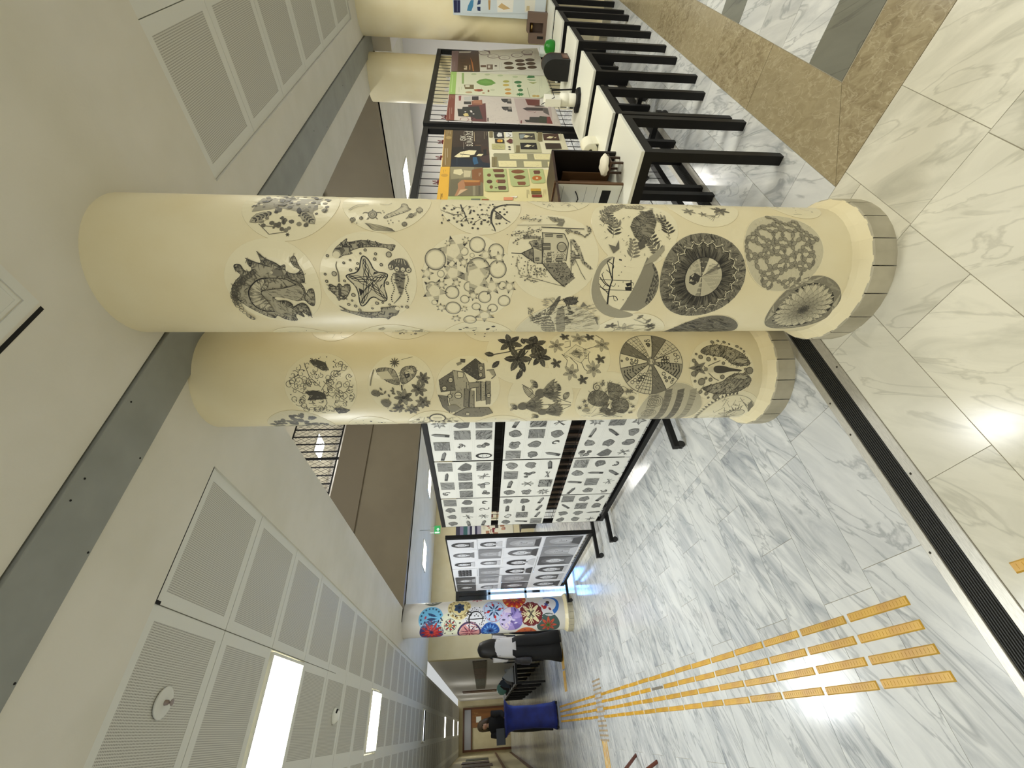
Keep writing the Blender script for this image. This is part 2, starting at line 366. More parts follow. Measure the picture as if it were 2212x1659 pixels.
# far gallery ceilings beyond the atrium
slab(VX, 9.9, FY+.15, 12.2, 'gallery_soffit'); slab(FX+.15, 9.9, 1.495, FY+.15, 'gallery_soffit')
t = empty('trim_3', label='taupe painted slab edge around the atrium', kind='structure')
G().box((VX-.2, FY, ZC), (FX+.4, FY+.25, 3.84)).build('fascia', M_FASCIA, t); G().box((VX-.2, FY-.03, 3.84), (FX+.4, FY+.25, 4.40)).build('upstand', M_FASCIA2, t)
G().box((FX, VY-.3, ZC), (FX+.25, FY, 3.84)).build('fascia', M_FASCIA, t); G().box((FX-.03, VY-.3, 3.84), (FX+.25, FY, 4.40)).build('upstand', M_FASCIA2, t)
# storey above: ceiling and back walls that close the atrium
wall('ceiling_upper', (-4, -3, 6.0), (12, 14, 6.1), M_CEIL); wall('wall_upper_far', (-4, 11.5, 3.16), (12, 11.7, 6.0), M_WHITEWALL); wall('wall_upper_right', (10.2, -3, 3.16), (10.4, 12, 6.0), M_WHITEWALL)

# columns
RC = .256
COLS = {'front': (1.461, 1.028), 'middle': (1.461, 1.685), 'far': (1.50, 8.08), 'right_front': (6.43, 1.03), 'right_back': (6.43, 1.70)}
CLAB = {'front': 'cream round column with ink drawing discs, nearest the camera', 'middle': 'cream round column with ink discs behind the front column',
        'far': 'far round column covered in colourful ornament discs', 'right_front': 'plain cream column behind the tables with the blue poster', 'right_back': 'plain cream column at the right corner of the atrium'}
for k, (cx, cy) in COLS.items():
    e = empty('column', (cx, cy, 0), label=CLAB[k], cat='column')
    G().lathe([(RC, .06), (RC, ZC+.02)], 96).build('shaft', M_COLUMN, e, True)
    a = 24; prof = [(RC+.001, .145), (RC+.012, .125), (RC+.030, .100), (RC+.036, .092)]
    cv = G(); ph = random.random()
    for q in range(a):                                           # hand-laid plaster cove, slightly facetted
        cv.lathe([(r, z) for r, z in prof], 1, a0=2*PI*q/a, a1=2*PI*(q+1)/a)
    cv.build('plaster_cove', M_COLUMN, e)
    n = 18
    for q in range(n):                                           # stone pieces of the base ring
        a0 = 2*PI*q/n+.006; a1 = 2*PI*(q+1)/n-.006
        G().lathe([(RC-.02, .094), (RC+.034, .094), (RC+.038, .088), (RC+.038, -.004)], 2, a0=a0, a1=a1).build('base_stone', M_STONE, e)


# ================================================================== PRINTED ART
# Flat drawings are laid out in the surface's own metres (s to the right, z up) and built as thin printed shapes on it.
def pray(x, y): return (RT*((829.5-y)/FPX)+DN*((x-1106)/FPX)+FW)
class Cyl:
    def __init__(s, c, R): s.c = c; s.R = R; s.curved = True
    def to2(s, x, y):
        d = pray(x, y); a = d.x**2+d.y**2; ox, oy = EYE.x-s.c[0], EYE.y-s.c[1]
        b = 2*(ox*d.x+oy*d.y); c = ox*ox+oy*oy-s.R**2; D = max(0, b*b-4*a*c); t = (-b-math.sqrt(D))/(2*a); p = EYE+t*d
        ph = math.atan2(p.y-s.c[1], p.x-s.c[0]); ph = ph-2*PI if ph > .5 else ph
        return (s.R*ph, p.z)
    def to3(s, a, z, h):
        q = a/s.R; r = s.R+h; return (s.c[0]+r*math.cos(q), s.c[1]+r*math.sin(q), z)
class Flat:
    """plane through point O, u = right, v = up, n = towards the viewer"""
    def __init__(s, O, u, v=(0, 0, 1)):
        s.O = Vector(O); s.u = Vector(u).normalized(); s.v = Vector(v).normalized(); s.n = s.u.cross(s.v); s.curved = False
        if s.n.dot(EYE-s.O) < 0: s.n = -s.n
    def to2(s, x, y):
        d = pray(x, y); t = (s.O-EYE).dot(s.n)/d.dot(s.n); p = EYE+t*d-s.O; return (p.dot(s.u), p.dot(s.v))
    def to3(s, a, b, h): return tuple(s.O+s.u*a+s.v*b+s.n*h)

def chaikin(P, closed, n=2):
    for _ in range(n):
        Q = [] if closed else [P[0]]; m = len(P)
        for i in range(m if closed else m-1):
            a, b = P[i], P[(i+1) % m]; Q += [(a[0]*.75+b[0]*.25, a[1]*.75+b[1]*.25), (a[0]*.25+b[0]*.75, a[1]*.25+b[1]*.75)]
        P = Q if closed else Q+[P[-1]]
    return P
class Art:
    def __init__(s, surf, o=(0, 0), r=1, h=.0012, crop=None, paper=(244, 234, 196), ink=(30, 28, 25)):
        s.S = surf; s.o = o; s.r = r; s.h = h; s.g = G(); s.n = 0; s.crop = crop; s.paper = paper; s.ink = ink; s.sm = False
    # coordinates: unit disc (a right, b up) by default, or crop pixels when a crop is given as a string
    def U(s, p): return (s.o[0]+p[0]*s.r, s.o[1]+p[1]*s.r)
    def X(s, p):
        if isinstance(p, str):
            c = s.crop; q = [tuple(map(float, w.split(','))) for w in p.split()]
            return [s.S.to2(c[0]+x/c[2], c[1]+y/c[2]) for x, y in q]
        return [s.U(q) for q in p]
    def k(s, d):
        if isinstance(d, (tuple, list)): return lin(d)
        return lin(tuple(a+(b-a)*d for a, b in zip(s.paper, s.ink)))
    def _tri(s, a, b, c, col, h, dep=0):
        if s.S.curved and dep < 7:
            L = [(abs(a[0]-b[0]), 0), (abs(b[0]-c[0]), 1), (abs(c[0]-a[0]), 2)]; m, i = max(L)
            if m > .022:
                p = [a, b, c]; p0, p1, p2 = p[i], p[(i+1) % 3], p[(i+2) % 3]; q = ((p0[0]+p1[0])/2, (p0[1]+p1[1])/2)
                s._tri(p0, q, p2, col, h, dep+1); s._tri(q, p1, p2, col, h, dep+1); return
        s.g.face([s.S.to3(*q, h) for q in (a, b, c)], col)
    def _h(s):
        s.n += 1; return s.h+.000006*s.n
    def fill(s, P, d):
        """P already in surface metres"""
        if len(P) < 3: return
        col = s.k(d); h = s._h()
        if len(P) <= 4 and not s.S.curved: s.g.face([s.S.to3(*q, h) for q in P], col); return
        for t in tessellate_polygon([[Vector((x, y, 0)) for x, y in P]]): s._tri(P[t[0]], P[t[1]], P[t[2]], col, h)
    def poly(s, pts, d):
        P = s.X(pts); s.fill(chaikin(P, True) if s.sm and isinstance(pts, str) and len(P) > 4 else P, d)
    def path(s, P, w, d, closed=False):
        col = s.k(d); h = s._h(); n = len(P)
        if n < 2: return
        if closed: P = list(P)+[P[0]]; n += 1
        L = []
        for i, p in enumerate(P):
            q0 = P[i-1] if i else (P[-2] if closed else p); q1 = P[i+1] if i < n-1 else (P[1] if closed else p)
            tx, ty = q1[0]-q0[0], q1[1]-q0[1]; l = math.hypot(tx, ty) or 1; ww = w if not isinstance(w, tuple) else w[0]+(w[1]-w[0])*i/(n-1)
            L.append(((p[0]-ty/l*ww/2, p[1]+tx/l*ww/2), (p[0]+ty/l*ww/2, p[1]-tx/l*ww/2)))
        for i in range(n-1):
            a, b = L[i]; c, e = L[i+1]
            if s.S.curved and abs(P[i][0]-P[i+1][0]) > .022: s._tri(a, b, e, col, h); s._tri(a, e, c, col, h)
            else: s.g.face([s.S.to3(*q, h) for q in (a, b, e, c)], col)
    def line(s, pts, w=.012, d=.85, closed=False):
        w = tuple(x*s.r for x in w) if isinstance(w, tuple) else w*s.r; P = s.X(pts); s.path(chaikin(P, closed) if s.sm and isinstance(pts, str) and len(P) > 2 else P, w, d, closed)
    def disc(s, x, y, r, d, n=14, ry=None, rot=0):
        c, q = math.cos(rot), math.sin(rot); ry = ry or r
        s.poly([(x+r*math.cos(t)*c-ry*math.sin(t)*q, y+r*math.cos(t)*q+ry*math.sin(t)*c) for t in [2*PI*i/n for i in range(n)]], d)
    def ring(s, x, y, r, w, d, n=22, ry=None): s.line([(x+r*math.cos(2*PI*i/n), y+(ry or r)*math.sin(2*PI*i/n)) for i in range(n)], w, d, True)
    def loc(s, p):
        q = s.X('%f,%f' % p)[0]; return ((q[0]-s.o[0])/s.r, (q[1]-s.o[1])/s.r)
    def cdisc(s, x, y, r, d, n=14):
        a, b = s.loc((x, y)); s.disc(a, b, r*s.cs, d, n)
    def leaf(s, x, y, a, l, w, d, vein=None):
        c, q = math.cos(a), math.sin(a); P = [(0, 0), (.25, .75), (.55, 1), (.82, .6), (1, 0), (.82, -.6), (.55, -1), (.25, -.75)]
        V = [(x+c*l*u-q*w/2*v, y+q*l*u+c*w/2*v) for u, v in P]; s.poly(V, d)
        if vein is not None and l > .14 and not isinstance(d, tuple): s.line(V, .009, min(1, d+.35), True); [s.line([(x+c*l*.12, y+q*l*.12), (x+c*l*.6-q*w*.28*g_, y+q*l*.6+c*w*.28*g_)], .009, min(1, d+.25)) for g_ in (-1, -.5, .5, 1)]
        if vein is not None: s.line([(x, y), (x+c*l*.95, y+q*l*.95)], .010, vein)
    def flower(s, x, y, r, n=6, w=.55, d=.5, core=.8, a0=0, vein=.8):
        for i in range(n): s.leaf(x, y, a0+2*PI*i/n, r, r*w, d if not callable(d) else d(i), vein)
        s.disc(x, y, r*.2, core, 8)
    def star(s, x, y, r, n=5, d=.8, inner=.45, a0=PI/2):
        s.poly([(x+(r if i % 2 == 0 else r*inner)*math.cos(a0+PI*i/n), y+(r if i % 2 == 0 else r*inner)*math.sin(a0+PI*i/n)) for i in range(2*n)], d)
    def spiral(s, x, y, r, a0, sg=1, w=.014, d=.75, turns=1.2, n=12):
        s.line([(x+r*(1-.85*t)*math.cos(a0+sg*2*PI*turns*t), y+r*(1-.85*t)*math.sin(a0+sg*2*PI*turns*t)) for t in [i/(n-1) for i in range(n)]], (w, w*.6), d)
    def fern(s, x, y, a, l, n=7, lw=.16, d=.7, bend=.3):
        P = [(x+l*t*math.cos(a+bend*t), y+l*t*math.sin(a+bend*t)) for t in [i/n for i in range(n+1)]]; s.line(P, .010, d)
        for i in range(1, n+1):
            for sg in (-1, 1): s.leaf(*P[i], a+bend*i/n+sg*.95, lw*(1.15-i/n*.7), lw*.28, d)
    def scatter(s, n, f, rmax=.9, rmin=0, seed=None):
        R = random.Random(seed if seed is not None else 5)
        for _ in range(n):
            t = R.random()*2*PI; q = math.sqrt(R.uniform((rmin/rmax)**2, 1))*rmax; f(q*math.cos(t), q*math.sin(t), R)
    def mesh_obj(s, name, parent, m=None): return s.g.build(name, m or print_mat(), parent) if s.g.f else None

PAPER_EDGE = (204, 188, 144)
def sticker(col, label, spec, px, art=None, paper=(244, 234, 196), edge=PAPER_EDGE, rr=None, group='round drawings stuck on the columns', crop=None, ink=(30, 28, 25), seed=3):
    """round film sticker wrapped on a column. spec ('C',x,y) centre pixel, ('R'|'L',x,y) pixel of its inner edge when it runs round the side"""
    S = Cyl(COLS[col], RC); kind, x, y = spec; s0, _ = S.to2(x, y); za = S.to2(px[0], y)[1]; zb = S.to2(px[1], y)[1]
    r = rr or (za-zb)/2; z0 = (za+zb)/2; s0 += {'C': 0, 'R': r, 'L': -r}[kind]
    random.seed(seed); g = G(); n = 44; rings = [0.001, .2, .4, .6, .8, .94, 1]
    pc, ec = lin(paper), lin(edge); P = []
    for k, q in enumerate(rings):
        P.append([S.to3(s0+r*q*math.cos(2*PI*i/n), z0+r*q*math.sin(2*PI*i/n), .0011) for i in range(n)])
    P.append([S.to3(s0+r*1.004*math.cos(2*PI*i/n), z0+r*1.004*math.sin(2*PI*i/n), .0002) for i in range(n)])
    for k in range(len(P)-1):
        for i in range(n): g.face([P[k][i], P[k+1][i], P[k+1][(i+1) % n], P[k][(i+1) % n]], ec if k == len(P)-2 else pc)
    o = g.build('round_drawing', print_mat('sticker_film', .30), None, label=label, cat='drawing', group=group)
    if art:
        A = Art(S, (s0, z0), r, .0014, crop, paper, ink); A.cs = 1
        if crop:
            p = S.to2(x, y); q = S.to2(x+1, y); A.cs = abs(q[1]-p[1])/crop[2]/r
        A.R = random.Random(seed); art(A)
        c = A.mesh_obj('ink_drawing', o); c['kind'] = 'stuff'
    return o

C1, C2, C3, C4, C5, C6 = (480, 420, 4.608), (900, 420, 4.424), (1350, 420, 3.626), (420, 700, 3.3515), (1050, 700, 3.3015), (860, 1270, 5.53)
def wav(P, amp, n, A):
    a, b = P; L = math.hypot(b[0]-a[0], b[1]-a[1]); nx, ny = -(b[1]-a[1])/L, (b[0]-a[0])/L
    return [(a[0]+(b[0]-a[0])*t+nx*amp*math.sin(t*n), a[1]+(b[1]-a[1])*t+ny*amp*math.sin(t*n)) for t in [i/12 for i in range(13)]]
def inpoly(p, P):
    c = False; j = len(P)-1
    for i in range(len(P)):
        if (P[i][1] > p[1]) != (P[j][1] > p[1]) and p[0] < (P[j][0]-P[i][0])*(p[1]-P[i][1])/(P[j][1]-P[i][1])+P[i][0]: c = not c
        j = i
    return c
def hatch(A, pts, n, l, w, d0, d1, ang=None, seed=1):
    """random short pencil strokes inside an outline given in crop pixels"""
    R = random.Random(seed); P = [tuple(map(float, q.split(','))) for q in pts.split()]; xs = [p[0] for p in P]; ys = [p[1] for p in P]; k = 0
    for _ in range(n*6):
        x, y = R.uniform(min(xs), max(xs)), R.uniform(min(ys), max(ys))
        if not inpoly((x, y), P): continue
        t = R.uniform(0, PI) if ang is None else ang+R.uniform(-.35, .35); a, b = A.loc((x, y)); q = l*R.uniform(.5, 1.1)
        c = R.uniform(-.5, .5)
        A.line([(a-q*math.cos(t), b-q*math.sin(t)), (a+q*.1*c, b+q*.2*c), (a+q*math.cos(t), b+q*math.sin(t))], w, R.uniform(d0, d1)); k += 1
        if k >= n: break

def rim(A, pts, n=60, l=.10, d0=.5, d1=.9, w=.014, seed=1):
    """pencil shading: strokes running inwards from an outline"""
    P = A.X(pts); P = chaikin(P, True) if A.sm else P; R = random.Random(seed); m = len(P); ar = sum(P[i][0]*P[(i+1) % m][1]-P[(i+1) % m][0]*P[i][1] for i in range(m)); sg = 1 if ar > 0 else -1
    for _ in range(n):
        i = R.randrange(m); a, b = P[i], P[(i+1) % m]; t = R.random(); x, y = a[0]+(b[0]-a[0])*t, a[1]+(b[1]-a[1])*t; L = math.hypot(b[0]-a[0], b[1]-a[1]) or 1
        nx, ny = -(b[1]-a[1])/L*sg, (b[0]-a[0])/L*sg; k = R.uniform(-.4, .4); q = l*A.r*R.uniform(.4, 1.1); e = (x+(nx+k*ny)*q, y+(ny-k*nx)*q)
        if inpoly(e, P): A.path([(x, y), ((x+e[0])/2+ny*q*.08, (y+e[1])/2-nx*q*.08), e], (w*A.r, w*A.r*.3), R.uniform(d0, d1))
def dragon(A):
    A.sm = True
    body = "85,970 130,860 200,800 150,770 115,700 180,690 215,760 290,775 300,730 262,705 238,636 340,680 400,690 350,570 420,640 530,680 580,720 630,690 625,770 700,790 745,790 790,745 715,720 670,645 722,598 755,700 808,770 830,885 770,870 822,930 835,1005 860,940 918,935 930,1105 885,1108 822,1040 745,1065 640,1020 500,1015 545,1060 640,1050 706,1090 700,1125 790,1070 855,1100 900,1215 850,1200 780,1150 835,1230 740,1175 730,1210 765,1255 640,1245 545,1190 530,1240 300,1140 150,1040"
    A.poly(body, .30); A.line(body, .016, .75, True); rim(A, body, 420, .13, .45, .95, .016, 2); hatch(A, body, 260, .06, .011, .4, .9, seed=4)
    for i in range(46):
        R = random.Random(i); q = R.random(); a, b = A.loc((330-230*math.sin(q*PI)*R.uniform(.75, 1.0), 760+480*q)); A.ring(a, b, .045, .012, .75, 8)
    A.poly("460,830 360,840 280,920 265,990 320,1100 420,1150 530,1155 470,1070 400,1000 390,950 460,930", .18); rim(A, "460,830 360,840 280,920 265,990 320,1100 420,1150 530,1155 470,1070 400,1000 390,950 460,930", 120, .12, .4, .8, .014, 5)
    A.line("460,830 360,840 280,920 265,990 320,1100 420,1150 530,1155", .026, .95)
    for i in range(9):
        q = i/8; x0, y0 = 440-150*math.sin(q*PI*.9), 850+290*q; A.line("%f,%f %f,%f" % (x0, y0, 400+80*q-30*math.sin(q*PI), 930+130*q), .012, .6)
    A.poly("390,960 480,940 620,930 735,895 800,920 825,985 750,1060 640,1022 500,1010 420,1010", .32); A.line("390,960 480,940 620,930 735,895", .016, .85)
    hatch(A, "420,960 620,935 740,900 820,980 750,1050 500,1005", 40, .05, .010, .45, .75, 1.2, 6)
    A.poly("490,770 540,740 600,760 620,800 560,815 500,800", .55); A.cdisc(500, 775, 12, .1)
    for s in ("150,770 115,700 180,690 215,760", "350,570 420,640 530,680 580,720", "238,636 340,680 480,720", "700,790 745,790 808,770", "640,820 760,870", "460,830 620,830 700,870 740,895", "700,1125 790,1070 855,1100 900,1215", "545,1060 640,1050 706,1090"): A.line(s, .016, .85)
def starfish(A):
    A.sm = True
    A.poly("1405,605 1465,655 1515,770 1640,785 1650,815 1600,890 1655,1050 1590,1065 1495,1000 1420,1105 1375,1110 1355,930 1240,830 1232,800 1365,775 1380,640", .16)
    A.line("1405,605 1465,655 1515,770 1640,785 1650,815 1600,890 1655,1050 1590,1065 1495,1000 1420,1105 1375,1110 1355,930 1240,830 1232,800 1365,775 1380,640", .026, .95, True)
    c = A.loc((1465, 870))
    for t in ((1407, 625), (1640, 800), (1640, 1050), (1390, 1095), (1245, 808)):
        p = A.loc(t); dx, dy = p[0]-c[0], p[1]-c[1]; l = math.hypot(dx, dy); nx, ny = -dy/l, dx/l
        for o, am in ((-.10, .008), (-.045, .013), (0, .016), (.045, .013), (.10, .008)):
            A.line([(c[0]+dx*t+nx*(o*(1-t*.85)+am*math.sin(t*15+o*40)), c[1]+dy*t+ny*(o*(1-t*.85)+am*math.sin(t*15+o*40))) for t in [.04+.9*i/16 for i in range(17)]], .017 if abs(o) < .06 else .012, .92)
    A.poly("1515,770 1560,780 1500,800", .95); A.poly("1360,930 1420,960 1375,1010", .95); A.poly("1600,890 1560,960 1580,900", .95)
    fish = "1100,590 1120,540 1190,480 1250,430 1230,485 1380,455 1500,468 1630,505 1720,500 1725,515 1690,575 1640,525 1400,520 1260,565 1315,590 1200,605 1170,635 1105,622"
    A.poly(fish, .34); A.line(fish, .012, .8, True); rim(A, fish, 120, .06, .5, .95, .014, 3); hatch(A, "1180,500 1380,462 1500,472 1600,508 1400,518 1260,560", 40, .05, .022, .6, .95, None, 2)
    A.cdisc(1138, 602, 36, .05)
    for i in range(4): A.line("%d,%d %d,%d %d,%d" % (1120+i*14, 545-i*6, 1180+i*10, 550-i*4, 1190+i*10, 605-i*12), .014, .85)
    f2 = "1150,1095 1200,1120 1280,1165 1500,1172 1600,1160 1570,1120 1640,1122 1720,1100 1772,1130 1740,1200 1690,1205 1650,1245 1640,1220 1450,1226 1300,1180 1150,1140 1240,1155"
    A.poly(f2, .34); A.line(f2, .012, .8, True); rim(A, f2, 120, .06, .5, .95, .014, 4); hatch(A, "1300,1170 1600,1165 1740,1150 1720,1200 1450,1222", 34, .05, .02, .55, .9, None, 3); A.cdisc(1745, 1130, 26, .05)
    ray = "1058,890 1100,895 1140,932 1165,872 1200,926 1250,880 1282,920 1265,980 1215,1050 1190,1030 1160,1060 1150,1010 1080,960"
    A.poly(ray, .3); A.line(ray, .014, .85, True); rim(A, ray, 90, .08, .5, .95, .014, 5); A.poly("1160,900 1185,930 1190,1000 1160,1000", .75); A.line("1165,870 1160,780 1130,715 1142,668", (.03, .012), .6); A.cdisc(1187, 1018, 26, .7); A.cdisc(1187, 1018, 12, .2)
    hatch(A, ray, 26, .05, .012, .6, .9, 1.3, 5)
    A.poly("1655,690 1700,650 1780,632 1840,660 1875,740 1860,770 1700,745 1650,722", .7)
    for q in range(6): A.line("%d,650 %d,705" % (1720+q*22, 1690+q*34), .012, .1)
    for x, y in ((1682, 722), (1742, 742), (1800, 748), (1856, 752)): A.cdisc(x, y, 25, .15); A.ring(*A.loc((x, y)), 25*A.cs, .014, .8)
    A.poly("1715,765 1820,765 1815,880 1795,990 1770,1000 1722,860", .5); hatch(A, "1715,765 1820,765 1815,880 1795,990 1770,1000 1722,860", 26, .04, .018, .7, .95, 1.6, 7)
    for x0, sg in ((1700, -1), (1840, 1)):
        for i in range(14): A.cdisc(x0+sg*14*math.sin(i*.7), 800+i*20, 7, .85, 6)
    A.line("1780,1000 1760,1030 1710,1080", (.03, .01), .7)
    for x, y, r in ((1118, 788, 22), (1660, 600, 26), (1425, 556, 12), (1520, 645, 13), (1585, 700, 13), (1645, 880, 14), (1308, 996, 18), (1330, 1104, 14), (1542, 1076, 17), (1840, 1114, 16), (1050, 612, 12), (1028, 792, 10), (1043, 862, 12), (1212, 682, 10), (1350, 688, 10), (1342, 740, 12), (1262, 1088, 14), (1370, 1142, 14), (1296, 1050, 9), (1600, 1070, 10), (1528, 594, 12), (1280, 752, 12), (1378, 590, 8), (1496, 1126, 10), (1668, 1088, 10), (1790, 1110, 9), (1276, 655, 8), (1220, 858, 10)):
        A.cdisc(x, y, r, .3, 10); A.ring(*A.loc((x, y)), r*A.cs, .014, .85, 10)
def shade_ball(A, x, y, r):
    a, b = A.loc((x, y)); q = r*A.cs
    for f, w, d in ((.86, .22, .10), (.90, .17, .22), (.94, .11, .42), (.97, .06, .75)): A.ring(a, b, q*f, q*w, d, 26)
def circles_stars(A):
    for c in ((180, 620, 100), (580, 480, 78), (455, 545, 40), (335, 663, 33), (232, 758, 35), (590, 720, 115), (775, 715, 85), (150, 890, 60), (340, 935, 68), (820, 870, 42), (460, 1000, 45), (650, 980, 65), (172, 1030, 30), (350, 1085, 78), (570, 1070, 45), (835, 1015, 62), (725, 1085, 52), (510, 1195, 68), (500, 880, 50), (530, 583, 22), (760, 545, 75)): shade_ball(A, *c)
    for x, y, r, a in ((350, 540, 150, .2), (345, 750, 112, .9), (565, 790, 180, .3), (172, 920, 130, .8), (720, 880, 95, .1), (240, 860, 52, .5), (100, 755, 66, 1), (660, 580, 70, .4), (788, 605, 64, .2), (540, 965, 58, .9), (650, 1150, 110, .6), (235, 1078, 55, .1), (378, 1180, 55, .7), (885, 880, 72, .5), (450, 650, 52, .2), (380, 845, 48, .8), (470, 440, 40, .3), (300, 470, 34, .6), (455, 1090, 40, .2)):
        u, v = A.loc((x, y)); q = r*A.cs; n = 5 if r > 60 else 6; A.disc(u, v, q*.42, .02, 12)
        for i in range(n):
            t = a+2*PI*i/n; c, s = math.cos(t), math.sin(t)
            for f0, f1, d in ((.42, 1, .22), (.58, 1, .45), (.74, 1, .85)):
                w = (1-f0)*.42*q; A.poly([(u+q*f0*c-s*w, v+q*f0*s+c*w), (u+q*f1*c, v+q*f1*s), (u+q*f0*c+s*w, v+q*f0*s-c*w)], d)
def house(A):
    L = lambda s, w=.012, d=.85: A.line(s, w, d)
    A.poly("1200,370 1410,380 1450,470 1425,640 1200,655", .14); A.poly("1115,525 1195,548 1195,660 1118,652", .22); A.poly("1000,565 1105,515 1122,640 1060,615", .45); L("905,560 1000,566", .02)
    A.poly("1200,658 1420,648 1512,800 1410,882 1310,800", .45); hatch(A, "1200,658 1420,648 1512,800 1410,882 1310,800", 120, .03, .014, .45, .9, None, 2)
    hatch(A, "1200,560 1420,540 1425,640 1200,655", 70, .02, .012, .3, .7, None, 8); hatch(A, "1010,560 1105,520 1120,638 1060,612", 34, .03, .012, .5, .8, 0, 3)
    A.poly("1075,455 1195,422 1195,545 1112,515", .3); hatch(A, "1075,455 1195,422 1195,545 1112,515", 30, .05, .01, .5, .7, 1.4, 5)
    A.poly("1020,390 1185,405 1185,425 1020,430", .45); hatch(A, "1020,390 1185,405 1185,425 1020,430", 20, .03, .014, .6, .9, 0, 4)
    for s in ("1200,365 1210,520 1195,660", "1410,380 1450,470 1425,640", "1200,370 1410,380", "1110,515 1120,655 1200,660", "1195,440 1200,660", "1000,565 1110,515", "1000,565 1125,650", "1200,658 1310,800 1410,882", "1470,440 1470,800", "1075,455 1110,520"): L(s, .016)
    for x0, y0, x1, y1 in ((1205, 470, 1275, 530), (1228, 385, 1300, 404), (1338, 396, 1392, 412), (1240, 614, 1286, 646), (1332, 610, 1390, 642), (1250, 560, 1280, 586), (1135, 608, 1168, 632), (1495, 582, 1570, 612)):
        A.poly("%d,%d %d,%d %d,%d %d,%d" % (x0, y0, x1, y0, x1, y1, x0, y1), .6); L("%d,%d %d,%d %d,%d %d,%d %d,%d" % (x0, y0, x1, y0, x1, y1, x0, y1, x0, y0), .014); L("%d,%d %d,%d" % (x0, (y0+y1)/2, x1, (y0+y1)/2), .01, .2)
    A.cdisc(1140, 476, 26, .5); A.cdisc(1140, 476, 12, .85); L("1100,450 1140,440 1170,500 1110,500", .014)
    A.poly("1350,485 1400,478 1435,500 1435,530 1345,530", .35); A.ring(*A.loc((1385, 505)), 44*A.cs, .016, .85)
    L("1190,318 1600,336", .022, .9); L("960,300 1350,296", .012, .6); A.poly("1330,300 1400,240 1415,262 1390,310", .5); A.poly("1250,215 1330,235 1410,240 1400,270 1300,265", .4); hatch(A, "1250,215 1410,240 1400,290 1300,265", 30, .03, .012, .5, .8, None, 9)
    for s, n in (("1460,435 1500,430 1560,520 1600,640 1685,715 1650,715 1580,660 1530,540 1480,470", 60), ("1420,345 1530,355 1600,405 1640,380 1620,300 1665,330 1660,370 1610,415 1540,385", 50), ("1470,540 1510,540 1515,650 1470,700", 40), ("1420,340 1440,390 1480,345", 14)):
        A.poly(s, .3); hatch(A, s, n, .025, .014, .5, .9, None, n)
    L("1480,600 1520,640 1570,750 1610,812", .012, .6); L("1420,880 1300,850 1150,810 990,770", .012, .6)
    R = random.Random(4)
    for x0, y0, x1, y1, n in ((985, 770, 960, 600, 26), (1080, 790, 1060, 640, 22), (1150, 800, 1130, 680, 20), (1230, 790, 1170, 700, 16), (1180, 340, 900, 390, 40), (1120, 360, 930, 460, 30), (1200, 250, 1000, 250, 30), (1160, 830, 1030, 810, 14)):
        L("%d,%d %d,%d %d,%d" % (x0, y0, (x0+x1)/2+R.uniform(-25, 25), (y0+y1)/2, x1, y1), .010, .6)
        for _ in range(n):
            t = R.random(); A.cdisc(x0+(x1-x0)*t+R.gauss(0, 24), y0+(y1-y0)*t+R.gauss(0, 18), R.uniform(4, 8), R.uniform(.45, .8), 5)
def swing(A):
    A.sm = True
    A.poly("1900,590 1830,600 1750,650 1690,780 1660,930 1700,1070 1790,1150 1900,1180 2010,1175 2092,1146 1960,1105 1850,1070 1790,1000 1745,900 1740,790 1775,690", .36)
    A.poly([(-.78-.0*t, 0) for t in (0,)]+[(.98*math.cos(t), .98*math.sin(t)) for t in [PI+.62+(PI-1.24)*i/16 for i in range(17)]], .45)
    A.poly([(-.50, -.70)]+[(.985*math.cos(t), .985*math.sin(t)) for t in [PI+.95+(PI-1.75)*i/16 for i in range(17)]]+[(.35, -.80), (0, -.74)], .8)
    for s, w in (("1822,1048 1830,960 1845,880 1870,815", (.05, .035)), ("1870,815 1850,760 1835,690", .03), ("1870,815 1868,720 1885,600", (.032, .03)), ("1845,880 1800,860 1750,790", .024), ("1845,880 1790,830 1770,760", .02), ("1830,950 1790,900 1745,880", .02), ("1835,930 1780,910 1740,850", .014), ("1835,690 1815,640 1850,620", .02), ("1860,760 1810,720", .016), ("1830,980 1880,965 1910,980 1920,1010", .022), ("1880,965 1885,1015 1910,1015", .014), ("1850,870 1890,880 1900,850", .014), ("1870,720 1890,680 1830,640", .02), ("1800,860 1780,890", .014), ("1770,760 1790,740", .012)): A.line(s, w, .96)
    A.line("1745,812 2050,826", .014, .96); A.line("1800,908 2050,918", .014, .96); A.line("2048,818 2048,920", .03, .98)
    A.poly("1995,850 2045,840 2045,870 2010,880", .98); A.poly("1990,885 2045,880 2045,915 1995,918", .98); A.line("2050,840 2075,845 2065,870", .014, .95); A.line("2050,890 2070,900", .014, .95)
    for x, y in ((1953, 628), (1940, 624), (1990, 688), (1956, 742), (1932, 772), (1972, 836), (1928, 875), (1972, 1005), (2016, 990)): A.cdisc(x, y, 8 if y < 630 else 5, .95, 5)
